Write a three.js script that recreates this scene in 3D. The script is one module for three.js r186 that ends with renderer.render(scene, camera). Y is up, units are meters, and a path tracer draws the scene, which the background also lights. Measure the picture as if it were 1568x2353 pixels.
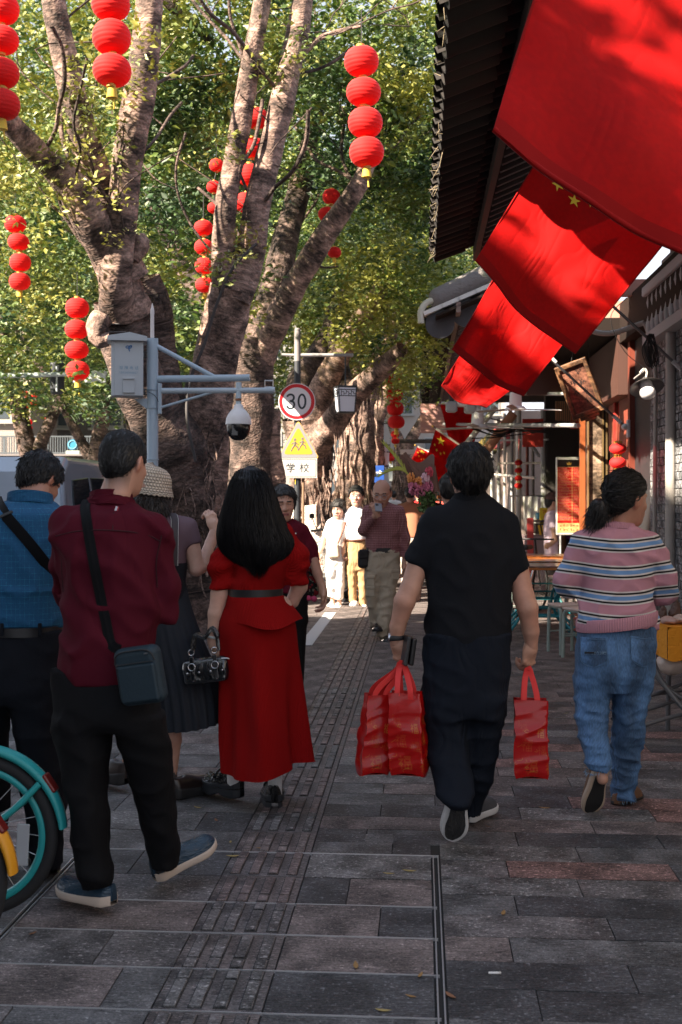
import * as THREE from 'three';
import { mergeGeometries } from 'three/addons/utils/BufferGeometryUtils.js';
import { RoundedBoxGeometry } from 'three/addons/geometries/RoundedBoxGeometry.js';
import { ImprovedNoise } from 'three/addons/math/ImprovedNoise.js';

// ---------------------------------------------------------------- camera, sky, sun, exposure
const PW = 1568, PH = 2353, F = 2650, EYE = 1.5, HY = 1142;   // lens: focal length in picture units, eye height, horizon row
const scene = new THREE.Scene();
const camera = new THREE.PerspectiveCamera(2 * Math.atan(PH / 2 / F) * 180 / Math.PI, PW / PH, 0.1, 500);
camera.position.set(0, EYE, 0);
camera.setViewOffset(PW, PH, 0, PH / 2 - HY, PW, PH);
camera.focus = 6.2; camera.userData.fStop = 5.6;
const SUNDIR = new THREE.Vector3(-0.68, 0.56, 0.48).normalize();
{
  const w = 256, h = 128, data = new Float32Array(w * h * 4);
  for (let j = 0; j < h; j++) for (let i = 0; i < w; i++) {
    const el = ((j + 0.5) / h - 0.5) * Math.PI, az = ((i + 0.5) / w - 0.5) * 2 * Math.PI;
    const y = Math.sin(el), x = Math.cos(az) * Math.cos(el), z = Math.sin(az) * Math.cos(el);
    const c = Math.max(0, x * SUNDIR.x + y * SUNDIR.y + z * SUNDIR.z), up = Math.max(0, y);
    const t = Math.pow(1 - up, 3), glow = 0.35 * Math.pow(c, 6);
    const g = (y < 0 ? 0.3 : 1) * 0.36, o = (j * w + i) * 4;
    data[o] = g * (0.36 + 0.60 * t + glow); data[o + 1] = g * (0.44 + 0.50 * t + glow * 0.9); data[o + 2] = g * (0.60 + 0.36 * t + glow * 0.75); data[o + 3] = 1;
  }
  const sky = new THREE.DataTexture(data, w, h, THREE.RGBAFormat, THREE.FloatType);
  sky.mapping = THREE.EquirectangularReflectionMapping; sky.magFilter = THREE.LinearFilter; sky.needsUpdate = true;
  scene.background = sky; scene.environment = sky;
}
const sun = new THREE.DirectionalLight(new THREE.Color(1, 0.86, 0.68), 5);
sun.position.copy(SUNDIR).multiplyScalar(60); sun.castShadow = true; sun.shadow.radius = 1.2;
Object.assign(sun.shadow.camera, { left: -40, right: 40, top: 40, bottom: -40, near: 1, far: 160 });
sun.shadow.mapSize.set(4096, 4096);
scene.add(sun, sun.target);
const renderer = new THREE.WebGLRenderer({ antialias: true });
renderer.toneMapping = THREE.LinearToneMapping; renderer.toneMappingExposure = 4.7;
renderer.shadowMap.enabled = true;

// ---------------------------------------------------------------- helpers
const V = (x, y, z) => new THREE.Vector3(x, y, z);
const SA = Math.atan(184 / F), cA = Math.cos(SA), sA = Math.sin(SA);          // the street runs a little to the right of straight ahead
const S = (u, y, v) => V(u * cA + v * sA, y, u * sA - v * cA);               // street metres: u to the right, v along
const U = (px, py, d) => V((px - 784) * d / F, EYE - (py - HY) * d / F, -d);  // a point at a real distance d
const DG = py => EYE * F / (py - HY);                                         // distance of the ground seen at a row
let seed = 12345;
const rs = s => { seed = s | 0; };
const rnd = () => { seed = (seed + 0x6d2b79f5) | 0; let t = Math.imul(seed ^ (seed >>> 15), 1 | seed); t = (t + Math.imul(t ^ (t >>> 7), 61 | t)) ^ t; return ((t ^ (t >>> 14)) >>> 0) / 4294967296; };
const rr = (a, b) => a + (b - a) * rnd();
const pick = a => a[Math.floor(rnd() * a.length)];
const PN = new ImprovedNoise();
const noi = (x, y, z = 0.37) => PN.noise(x, y, z);
const fbm = (x, y, z, o = 3) => { let s = 0, a = 1; for (let i = 0; i < o; i++) { s += a * noi(x, y, z); x = x * 2.03 + 7.1; y = y * 2.03 + 3.3; z = z * 2.03 + 1.7; a *= 0.5; } return s; };
const cl = (x, a = 0, b = 1) => Math.min(b, Math.max(a, x));
const sst = (a, b, x) => { const t = cl((x - a) / (b - a)); return t * t * (3 - 2 * t); };
const mix = (a, b, t) => a + (b - a) * t;

function tex(w, h, fn, srgb = false, rep = true) {
  const d = new Uint8Array(w * h * 4);
  for (let j = 0; j < h; j++) for (let i = 0; i < w; i++) { const c = fn(i / w, j / h, i, j), o = (j * w + i) * 4; if (typeof c === 'number') d[o] = d[o + 1] = d[o + 2] = cl(c) * 255; else { d[o] = cl(c[0]) * 255; d[o + 1] = cl(c[1]) * 255; d[o + 2] = cl(c[2]) * 255; } d[o + 3] = 255; }
  const t = new THREE.DataTexture(d, w, h); if (rep) t.wrapS = t.wrapT = THREE.RepeatWrapping;
  t.magFilter = THREE.LinearFilter; t.minFilter = THREE.LinearMipmapLinearFilter; t.generateMipmaps = true; if (srgb) t.colorSpace = THREE.SRGBColorSpace; t.needsUpdate = true; return t;
}
function rep(t, x, y = x) { const c = t.clone(); c.repeat.set(x, y); c.needsUpdate = true; return c; }
function canvasTex(w, h, draw) { const c = document.createElement('canvas'); c.width = w; c.height = h; const x = c.getContext('2d'); draw(x, w, h); const t = new THREE.CanvasTexture(c); t.colorSpace = THREE.SRGBColorSpace; t.magFilter = THREE.LinearFilter; return t; }
// periodic value noise for tiling textures
const pnoise = (sd => { const H = (x, y) => { let n = Math.imul(x, 374761393) + Math.imul(y, 668265263) + sd; n = Math.imul(n ^ (n >>> 13), 1274126177); return ((n ^ (n >>> 16)) >>> 0) / 4294967296; };
  return (u, v, fx, fy) => { const x = u * fx, y = v * fy, i = Math.floor(x), j = Math.floor(y), a = x - i, b = y - j, s = a * a * (3 - 2 * a), t = b * b * (3 - 2 * b), i1 = (i + 1) % fx, j1 = (j + 1) % fy; return mix(mix(H(i % fx, j % fy), H(i1, j % fy), s), mix(H(i % fx, j1), H(i1, j1), s), t); }; })(991);

const C3 = c => Array.isArray(c) ? new THREE.Color().setRGB(c[0], c[1], c[2]) : new THREE.Color(c);
const mat = (color, rough = 0.7, o = {}) => { const phys = ['transmission', 'clearcoat', 'sheen', 'anisotropy', 'specularIntensity'].some(k => k in o); const m = new (phys ? THREE.MeshPhysicalMaterial : THREE.MeshStandardMaterial)({ color: C3(color), roughness: rough, ...o }); m.side = THREE.DoubleSide; return m; };

const names = {};
const numbered = n => { const k = (names[n] = (names[n] ?? -1) + 1); return k ? n + '_' + String(k).padStart(3, '0') : n; };
function thing(name, label, category, pos, group, ry = 0) {
  const o = new THREE.Group(); o.name = numbered(name); scene.add(o); if (pos) o.position.copy(pos); o.rotation.y = ry;
  if (label) o.userData.label = label; if (category) o.userData.category = category; if (group) o.userData.group = group; return o;
}
function structure(name, label) { const o = new THREE.Group(); o.name = name; o.userData.kind = 'structure'; if (label) o.userData.label = label; scene.add(o); return o; }
function add(name, geo, m, parent, ud) { const o = new THREE.Mesh(geo, m); o.name = parent === scene ? numbered(name) : name; o.castShadow = o.receiveShadow = true; (parent ?? scene).add(o); if (ud) Object.assign(o.userData, ud); return o; }
function boxUV(g, ox = 0, oy = 0) {
  const p = g.attributes.position, uv = new Float32Array(p.count * 2), a = V(0, 0, 0), b = V(0, 0, 0), c = V(0, 0, 0);
  for (let i = 0; i < p.count; i += 3) {
    a.fromBufferAttribute(p, i); b.fromBufferAttribute(p, i + 1); c.fromBufferAttribute(p, i + 2);
    const n = b.clone().sub(a).cross(c.clone().sub(a)), x = Math.abs(n.x), y = Math.abs(n.y), z = Math.abs(n.z);
    for (let k = 0; k < 3; k++) { const q = [a, b, c][k]; const [s, t] = y >= x && y >= z ? [q.x, q.z] : x >= z ? [q.z, q.y] : [q.x, q.y]; uv[(i + k) * 2] = s + ox; uv[(i + k) * 2 + 1] = t + oy; }
  }
  g.setAttribute('uv', new THREE.BufferAttribute(uv, 2)); return g;
}
const M4 = (x, y, z, rx = 0, ry = 0, rz = 0, s = 1) => new THREE.Matrix4().compose(V(x, y, z), new THREE.Quaternion().setFromEuler(new THREE.Euler(rx, ry, rz, 'YXZ')), typeof s === 'number' ? V(s, s, s) : s);
const UPV = V(0, 1, 0);
class MB {
  constructor() { this.g = []; }
  geo(g, m) { if (m) g.applyMatrix4(m); g = g.index ? g.toNonIndexed() : g; for (const k of Object.keys(g.attributes)) if (!['position', 'normal'].includes(k)) g.deleteAttribute(k); this.g.push(g); return this; }
  box(x, y, z, w, h, d, ry = 0, rx = 0, rz = 0) { return this.geo(new THREE.BoxGeometry(w, h, d), M4(x, y, z, rx, ry, rz)); }
  rbox(x, y, z, w, h, d, r = 0.01, ry = 0, rx = 0, rz = 0, seg = 2) { return this.geo(new RoundedBoxGeometry(w, h, d, seg, Math.min(r, w / 2.01, h / 2.01, d / 2.01)), M4(x, y, z, rx, ry, rz)); }
  cyl(a, b, r0, r1 = r0, n = 10, open = false) { const d = b.clone().sub(a), g = new THREE.CylinderGeometry(r1, r0, d.length(), n, 1, open); g.applyQuaternion(new THREE.Quaternion().setFromUnitVectors(UPV, d.clone().normalize())); const m = a.clone().add(b).multiplyScalar(0.5); g.translate(m.x, m.y, m.z); return this.geo(g); }
  tube(pts, r, n = 24, m = 7, closed = false) { return this.geo(new THREE.TubeGeometry(new THREE.CatmullRomCurve3(pts, closed), n, r, m, closed)); }
  sph(x, y, z, rx, ry = rx, rz = rx, a = 18, b = 12) { return this.geo(new THREE.SphereGeometry(1, a, b), new THREE.Matrix4().compose(V(x, y, z), new THREE.Quaternion(), V(rx, ry, rz))); }
  lathe(pts, x = 0, y = 0, z = 0, n = 20, m) { return this.geo(new THREE.LatheGeometry(pts.map(p => new THREE.Vector2(p[0], p[1])), n), m ?? M4(x, y, z)); }
  ext(shape, depth, m, bevel = 0, bs = 2) { return this.geo(new THREE.ExtrudeGeometry(shape, { depth, bevelEnabled: bevel > 0, bevelThickness: bevel, bevelSize: bevel, bevelSegments: bs, curveSegments: 16 }), m); }
  get(ox = 0, oy = 0) { return boxUV(mergeGeometries(this.g), ox, oy); }
  build(name, m, parent, ud) { return add(name, this.get(), m, parent, ud); }
}
const poly = pts => { const s = new THREE.Shape(); pts.forEach((p, i) => i ? s.lineTo(p[0], p[1]) : s.moveTo(p[0], p[1])); s.closePath(); return s; };
// a sheet from a function (s,t) -> Vector3, with its own uv
function sheet(nu, nv, fn, uvf, closed) {
  const pos = [], uv = [], idx = [];
  for (let j = 0; j <= nv; j++) for (let i = 0; i <= nu; i++) { const p = fn(i / nu, j / nv); pos.push(p.x, p.y, p.z); const q = uvf ? uvf(i / nu, j / nv) : [i / nu, j / nv]; uv.push(q[0], q[1]); }
  for (let j = 0; j < nv; j++) for (let i = 0; i < nu; i++) { const a = j * (nu + 1) + i, b = a + 1, c = a + nu + 1, d = c + 1; idx.push(a, b, c, b, d, c); }
  const g = new THREE.BufferGeometry(); g.setAttribute('position', new THREE.Float32BufferAttribute(pos, 3)); g.setAttribute('uv', new THREE.Float32BufferAttribute(uv, 2)); g.setIndex(idx); g.computeVertexNormals();
  if (closed) { const n = g.attributes.normal; for (let j = 0; j <= nv; j++) { const a = j * (nu + 1), b = a + nu, s = V(n.getX(a) + n.getX(b), n.getY(a) + n.getY(b), n.getZ(a) + n.getZ(b)).normalize(); n.setXYZ(a, s.x, s.y, s.z); n.setXYZ(b, s.x, s.y, s.z); } }
  return g;
}
// a flat ribbon along points, width w across the direction given
function ribbon(pts, w, acrossFn, th = 0.004) {
  const c = new THREE.CatmullRomCurve3(pts), n = pts.length * 6;
  const at = t => c.getPointAt(cl(t)), ac = t => acrossFn(t, c.getTangentAt(cl(t)));
  return sheet(8, n, (s, t) => { const p = at(t), a = ac(t), nrm = c.getTangentAt(cl(t)).cross(a).normalize(); const q = s * 4, e = q < 1 ? [mix(-1, 1, q), 1] : q < 2 ? [1, mix(1, -1, q - 1)] : q < 3 ? [mix(1, -1, q - 2), -1] : [-1, mix(-1, 1, q - 3)]; return p.add(a.clone().multiplyScalar(e[0] * w / 2)).add(nrm.multiplyScalar(e[1] * th / 2)); });
}
// ---------------------------------------------------------------- implicit surfaces
const smin = (a, b, k) => { const h = Math.max(k - Math.abs(a - b), 0) / k; return Math.min(a, b) - h * h * k * 0.25; };
const smax = (a, b, k) => -smin(-a, -b, k);
function cone(a, b, ra, rb, flat = 0) {        // flat: 1 flat at b, 2 flat at both ends
  const dx = b[0] - a[0], dy = b[1] - a[1], dz = b[2] - a[2], l2 = dx * dx + dy * dy + dz * dz, l = Math.sqrt(l2);
  return (x, y, z) => {
    const px = x - a[0], py = y - a[1], pz = z - a[2], tt = (px * dx + py * dy + pz * dz) / l2, t = tt < 0 ? 0 : tt > 1 ? 1 : tt;
    const ex = px - dx * t, ey = py - dy * t, ez = pz - dz * t; let d = Math.sqrt(ex * ex + ey * ey + ez * ez) - (ra + (rb - ra) * t);
    if (flat) { d = Math.max(d, (tt - 1) * l); if (flat > 1) d = Math.max(d, -tt * l); } return d;
  };
}
function ell(c, r, e) {
  let m = null; if (e) m = new THREE.Matrix4().makeRotationFromEuler(new THREE.Euler(e[0], e[1], e[2])).invert().elements;
  const k = Math.min(r[0], r[1], r[2]);
  return (x, y, z) => { let a = x - c[0], b = y - c[1], q = z - c[2]; if (m) { const A = m[0] * a + m[4] * b + m[8] * q, B = m[1] * a + m[5] * b + m[9] * q, Q = m[2] * a + m[6] * b + m[10] * q; a = A; b = B; q = Q; } const l = Math.hypot(a / r[0], b / r[1], q / r[2]); return (l - 1) * k * (l > 1 ? 1 : 1); };
}
function loft(rows, pow = 2.4) {              // rows [y, cx, cz, rx, rz], any order; flat ends
  const R = rows.slice().sort((p, q) => p[0] - q[0]), n = R.length;
  const ev = (y, c) => { let i = 0; while (i < n - 2 && y > R[i + 1][0]) i++; const t = cl((y - R[i][0]) / (R[i + 1][0] - R[i][0])); const p0 = R[Math.max(0, i - 1)][c], p1 = R[i][c], p2 = R[i + 1][c], p3 = R[Math.min(n - 1, i + 2)][c]; const m1 = (p2 - p0) / 2, m2 = (p3 - p1) / 2, t2 = t * t, t3 = t2 * t; return (2 * t3 - 3 * t2 + 1) * p1 + (t3 - 2 * t2 + t) * m1 + (-2 * t3 + 3 * t2) * p2 + (t3 - t2) * m2; };
  const f = (x, y, z) => { const yy = cl(y, R[0][0], R[n - 1][0]), rx = Math.max(0.004, ev(yy, 3)), rz = Math.max(0.004, ev(yy, 4)); const a = Math.abs(x - ev(yy, 1)) / rx, b = Math.abs(z - ev(yy, 2)) / rz; const l = Math.pow(Math.pow(a, pow) + Math.pow(b, pow), 1 / pow); const d = (l - 1) * Math.min(rx, rz); return y === yy ? d : Math.max(d, y > yy ? y - yy : yy - y); };
  f.at = y => [0, 1, 2, 3, 4].map(c => c ? ev(cl(y, R[0][0], R[n - 1][0]), c) : y); f.y0 = R[0][0]; f.y1 = R[n - 1][0]; return f;
}
const blend = (list, k = 0.03) => (x, y, z) => { let d = list[0](x, y, z); for (let i = 1; i < list.length; i++) d = smin(d, list[i](x, y, z), k); return d; };
function mesh(f, lo, hi, cell, opt = {}) {
  const nx = Math.ceil((hi[0] - lo[0]) / cell) + 1, ny = Math.ceil((hi[1] - lo[1]) / cell) + 1, nz = Math.ceil((hi[2] - lo[2]) / cell) + 1, sl = nx * ny;
  const v = new Float32Array(sl * nz), id = new Int32Array(sl * nz).fill(-1), pos = [], idx = [];
  for (let k = 0, o = 0; k < nz; k++) for (let j = 0; j < ny; j++) for (let i = 0; i < nx; i++, o++) v[o] = f(lo[0] + i * cell, lo[1] + j * cell, lo[2] + k * cell);
  const ED = [0, 1, 2, 3, 4, 5, 6, 7, 0, 2, 1, 3, 4, 6, 5, 7, 0, 4, 1, 5, 2, 6, 3, 7], off = [0, 1, nx, nx + 1, sl, sl + 1, sl + nx, sl + nx + 1];
  for (let k = 0; k < nz - 1; k++) for (let j = 0; j < ny - 1; j++) for (let i = 0; i < nx - 1; i++) {
    const o = i + j * nx + k * sl; let m = 0; for (let c = 0; c < 8; c++) if (v[o + off[c]] < 0) m |= 1 << c; if (m === 0 || m === 255) continue;
    let x = 0, y = 0, z = 0, n = 0;
    for (let e = 0; e < 24; e += 2) { const a = ED[e], b = ED[e + 1]; if (((m >> a) & 1) === ((m >> b) & 1)) continue; const va = v[o + off[a]], vb = v[o + off[b]], t = va / (va - vb); x += mix(a & 1, b & 1, t); y += mix((a >> 1) & 1, (b >> 1) & 1, t); z += mix(a >> 2, b >> 2, t); n++; }
    id[o] = pos.length / 3; pos.push(lo[0] + (i + x / n) * cell, lo[1] + (j + y / n) * cell, lo[2] + (k + z / n) * cell);
  }
  const quad = (a, b, c, d, fl) => { if (a < 0 || b < 0 || c < 0 || d < 0) return; fl ? idx.push(a, b, c, a, c, d) : idx.push(a, c, b, a, d, c); };
  for (let k = 1; k < nz - 1; k++) for (let j = 1; j < ny - 1; j++) for (let i = 1; i < nx - 1; i++) {
    const o = i + j * nx + k * sl, s = v[o] < 0;
    if (s !== (v[o + 1] < 0)) quad(id[o], id[o - nx], id[o - nx - sl], id[o - sl], !s);
    if (s !== (v[o + nx] < 0)) quad(id[o], id[o - 1], id[o - 1 - sl], id[o - sl], s);
    if (s !== (v[o + sl] < 0)) quad(id[o], id[o - 1], id[o - 1 - nx], id[o - nx], !s);
  }
  const g = new THREE.BufferGeometry(); g.setAttribute('position', new THREE.Float32BufferAttribute(pos, 3)); g.setIndex(idx); g.computeVertexNormals();
  return dress(g, opt);
}
function dress(g, { uvc = [0, 0], R = 0.2, color, uvf } = {}) {
  const p = g.attributes.position, n = p.count, uv = new Float32Array(n * 2), col = new Float32Array(n * 3);
  for (let i = 0; i < n; i++) { const x = p.getX(i), y = p.getY(i), z = p.getZ(i); if (uvf) { const q = uvf(x, y, z); uv[i * 2] = q[0]; uv[i * 2 + 1] = q[1]; } else { uv[i * 2] = Math.atan2(x - uvc[0], z - uvc[1]) * R; uv[i * 2 + 1] = y; } const c = color ? (typeof color === 'function' ? color(x, y, z) : color) : [1, 1, 1]; col.set(c, i * 3); }
  g.setAttribute('uv', new THREE.BufferAttribute(uv, 2)); g.setAttribute('color', new THREE.BufferAttribute(col, 3)); return g;
}
// ---------------------------------------------------------------- head, hair, hand, shoe
const headF = (() => {
  const base = blend([ell([0, 0.03, -0.012], [0.075, 0.088, 0.094]), ell([0, -0.04, 0.022], [0.062, 0.078, 0.068]), ell([0, -0.096, 0.058], [0.026, 0.02, 0.022])], 0.05);
  const neck = cone([0, -0.05, -0.02], [0, -0.13, -0.028], 0.051, 0.052);
  const bits = blend([ell([0, 0.026, 0.074], [0.05, 0.012, 0.018]), cone([0, 0.012, 0.086], [0, -0.026, 0.104], 0.008, 0.012), ell([0, -0.03, 0.094], [0.019, 0.009, 0.013]), ell([0.04, -0.026, 0.06], [0.024, 0.022, 0.02]), ell([-0.04, -0.026, 0.06], [0.024, 0.022, 0.02]), ell([0, -0.059, 0.081], [0.024, 0.006, 0.013]), ell([0, -0.068, 0.079], [0.02, 0.007, 0.013])], 0.014);
  const ear = s => { const o = ell([s * 0.079, -0.006, -0.012], [0.011, 0.034, 0.021], [0.15, s * -0.45, s * -0.12]), i = ell([s * 0.093, -0.002, -0.002], [0.009, 0.02, 0.011]); return (x, y, z) => smax(o(x, y, z), -i(x, y, z), 0.008); };
  const e1 = ear(1), e2 = ear(-1);
  return (x, y, z) => {
    let d = smin(base(x, y, z), neck(x, y, z), 0.03); d = smin(d, bits(x, y, z), 0.012);
    const ax = Math.abs(x) - 0.031; const so = Math.hypot(ax * 0.75, (y - 0.006) * 1.15, z - 0.094) - 0.015; d = smax(d, -so, 0.012);
    d = smin(d, Math.hypot(ax, (y - 0.004), z - 0.072) - 0.0135, 0.004);
    const mo = Math.hypot(x * 0.32, (y + 0.0635) * 1.2, z - 0.096) - 0.0035; d = smax(d, -mo, 0.004);
    return smin(d, smin(e1(x, y, z), e2(x, y, z), 0.005), 0.012);
  };
})();
function headGeo(skin, o = {}) {      // skin linear rgb
  const { cell = 0.005, lips = [0.42, 0.14, 0.12], brow = true, closed = false, scalp } = o;
  return mesh(headF, [-0.105, -0.2, -0.12], [0.105, 0.13, 0.13], cell, { R: 0.1, color: (x, y, z) => {
    let c = skin.slice(); const ax = Math.abs(Math.abs(x) - 0.031);
    const warm = Math.exp(-((Math.abs(x) - 0.04) ** 2 + (y + 0.028) ** 2) / 0.0007) * (z > 0.03 ? 0.16 : 0) + (Math.abs(x) > 0.072 && y < 0.03 ? 0.18 : 0);
    c = [c[0] * (1 + warm * 0.4), c[1] * (1 - warm * 0.4), c[2] * (1 - warm * 0.5)];
    if (z > 0.05) {
      if (Math.abs(x) < 0.026 && y < -0.053 && y > -0.075) c = lips;
      if (Math.abs(y + 0.0635) < 0.0028 && Math.abs(x) < 0.022) c = c.map(q => q * 0.35);
      if (brow && Math.abs(y - 0.027 - 0.1 * (0.03 - ax) * 0.2) < 0.0045 && ax < 0.018) c = [0.03, 0.024, 0.02];
      if (Math.abs(y - 0.005) < (closed ? 0.0026 : 0.0048) && ax < 0.0135) c = closed ? [0.05, 0.03, 0.025] : (ax < 0.006 ? [0.02, 0.013, 0.01] : [0.5, 0.46, 0.43]);
      if (!closed && Math.abs(y - 0.0105) < 0.002 && ax < 0.015) c = [0.05, 0.03, 0.025];
    }
    if (scalp) { const k = scalp(x, y, z); if (k > 0) c = [mix(c[0], 0.02, k), mix(c[1], 0.018, k), mix(c[2], 0.017, k)]; }
    return c;
  } });
}
// hairline: lowest y of the hair at a depth z, for a head that looks along +z
const pw = pts => z => { let i = 0; while (i < pts.length - 2 && z > pts[i + 1][0]) i++; const a = pts[i], b = pts[i + 1]; return mix(a[1], b[1], cl((z - a[0]) / (b[0] - a[0]))); };
const SHORT = pw([[-0.12, -0.072], [-0.06, -0.062], [-0.03, -0.012], [0.005, 0.012], [0.02, -0.002], [0.04, 0.035], [0.07, 0.065], [0.1, 0.078]]);
function strands(out, f, p, n, d0, len, r, rndw, steps = 4) {   // follows the surface f from p along d0
  const q = p.clone(), dir = d0.clone().normalize(), pts = [q.clone()], e = 0.004;
  for (let i = 0; i < steps; i++) {
    q.addScaledVector(dir, len / steps); dir.x += (rnd() - 0.5) * rndw; dir.y += (rnd() - 0.5) * rndw; dir.z += (rnd() - 0.5) * rndw; dir.normalize();
    if (f) { const d = f(q.x, q.y, q.z); if (d < 0.001) { const g = V(f(q.x + e, q.y, q.z) - d, f(q.x, q.y + e, q.z) - d, f(q.x, q.y, q.z + e) - d).normalize(); q.addScaledVector(g, 0.002 - d); } }
    pts.push(q.clone());
  }
  const b = out.pos.length / 3, m = pts.length, side = V(rnd() - 0.5, rnd() - 0.5, rnd() - 0.5).cross(dir).normalize(), up = side.clone().cross(dir).normalize();
  for (let i = 0; i < m; i++) { const w = r * (i === m - 1 ? 0.15 : 1); for (let k = 0; k < 3; k++) { const a = k * 2.0944, c = Math.cos(a), s = Math.sin(a); out.pos.push(pts[i].x + w * (side.x * c + up.x * s), pts[i].y + w * (side.y * c + up.y * s), pts[i].z + w * (side.z * c + up.z * s)); } }
  for (let i = 0; i < m - 1; i++) for (let k = 0; k < 3; k++) { const a = b + i * 3 + k, c = b + i * 3 + (k + 1) % 3; out.idx.push(a, c, a + 3, c, c + 3, a + 3); }
}
function strandGeo(out) { const g = new THREE.BufferGeometry(); g.setAttribute('position', new THREE.Float32BufferAttribute(out.pos, 3)); g.setIndex(out.idx); g.computeVertexNormals(); return dress(g, { R: 0.1 }); }
function hairGeo(o = {}) {
  const { line = SHORT, thick = 0.012, rough = 0.004, n = 900, len = 0.035, cell = 0.005, shell, seed: sd = 5, flow = (p => V(p.x * 2, -0.6, p.z * 1.0 - 0.05)), lo = [-0.12, -0.13, -0.15], hi = [0.12, 0.16, 0.13], wild = 0.35, rad = 0.0016 } = o;
  rs(sd);
  const sh = shell ?? blend([ell([0, 0.034, -0.014], [0.076 + thick, 0.088 + thick * 1.25, 0.094 + thick]), ell([0, -0.02, -0.05], [0.062, 0.06, 0.056])], 0.03);
  const f = (x, y, z) => { const d = sh(x, y, z) + rough * (noi(x * 55, y * 22, z * 55) + 0.6 * noi(x * 120, y * 40, z * 120)); return smax(d, line(z) + 0.006 * noi(x * 90, 3, z * 90) - y, 0.012); };
  const g = mesh(f, lo, hi, cell, { R: 0.1 }), p = g.attributes.position, nr = g.attributes.normal, out = { pos: [], idx: [] };
  for (let i = 0; i < n; i++) { const k = Math.floor(rnd() * p.count), a = V(p.getX(k), p.getY(k), p.getZ(k)), m = V(nr.getX(k), nr.getY(k), nr.getZ(k)); if (a.y < line(a.z) + 0.004 && rnd() < 0.5) continue; const dr = flow(a).normalize(); dr.addScaledVector(m, -dr.dot(m) + 0.18); strands(out, f, a.addScaledVector(m, -0.002), 0, dr, len * rr(0.6, 1.4), rad, wild); }
  return n ? mergeGeometries([g, strandGeo(out)]) : g;
}
// right hand hanging: wrist at the origin, fingers towards -y, palm towards +z, thumb on the +x side
function handGeo(skin, curl = 0.5, thumb = 0.4, cell = 0.0034, spread = 1) {
  const L = [];
  L.push((x, y, z) => { const f = ell([0, -0.052, 0.002], [0.041, 0.052, 0.016]); return f(x, y, z); });
  L.push(cone([0, 0.03, 0], [0, -0.03, 0], 0.026, 0.03));
  const fing = [[0.03, -0.088, 1.0, 0.0088], [0.0105, -0.094, 1.1, 0.0092], [-0.0095, -0.091, 1.03, 0.0088], [-0.028, -0.082, 0.82, 0.0078]];
  const F5 = [];
  for (const [fx, fy, l, r] of fing) {
    let p = [fx, fy, 0.0], a = 0.15 + curl * 0.75, sp = fx * spread * 1.2; const seg = [0.043 * l, 0.027 * l, 0.022 * l], rad = [r * 1.08, r, r * 0.92, r * 0.78];
    for (let i = 0; i < 3; i++) { const q = [p[0] + Math.sin(sp) * seg[i] * Math.cos(a), p[1] - Math.cos(a) * seg[i], p[2] + Math.sin(a) * seg[i]]; F5.push([cone(p, q, rad[i], rad[i + 1]), fx]); p = q; a += curl * (i ? 0.9 : 1.25) + 0.1; }
  }
  const T = [cone([0.024, -0.022, 0.004], [0.046, -0.05, 0.014 + thumb * 0.01], 0.0155, 0.0115), cone([0.046, -0.05, 0.014 + thumb * 0.01], [0.05 - thumb * 0.022, -0.078, 0.02 + thumb * 0.016], 0.0112, 0.009), cone([0.05 - thumb * 0.022, -0.078, 0.02 + thumb * 0.016], [0.05 - thumb * 0.05, -0.1, 0.024 + thumb * 0.018], 0.009, 0.0072)];
  const palm = blend(L, 0.02);
  const f = (x, y, z) => { let d = palm(x, y, z), best = 9; for (let i = 0; i < 12; i += 3) { let e = F5[i][0](x, y, z); e = Math.min(e, F5[i + 1][0](x, y, z), F5[i + 2][0](x, y, z)); best = Math.min(best, e); } d = smin(d, best, 0.008); let t = smin(smin(T[0](x, y, z), T[1](x, y, z), 0.008), T[2](x, y, z), 0.006); return smin(d, t, 0.008); };
  return mesh(f, [-0.055, -0.215, -0.035], [0.075, 0.04, 0.105], cell, { R: 0.05, color: (x, y, z) => { const k = 1 - 0.1 * cl(-(y + 0.09) / 0.05) + 0.05 * noi(x * 60, y * 60, z * 60); return [skin[0] * k, skin[1] * k * (1 - 0.06 * cl(-(y + 0.09) / 0.05)), skin[2] * k * 0.97]; } });
}
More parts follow.
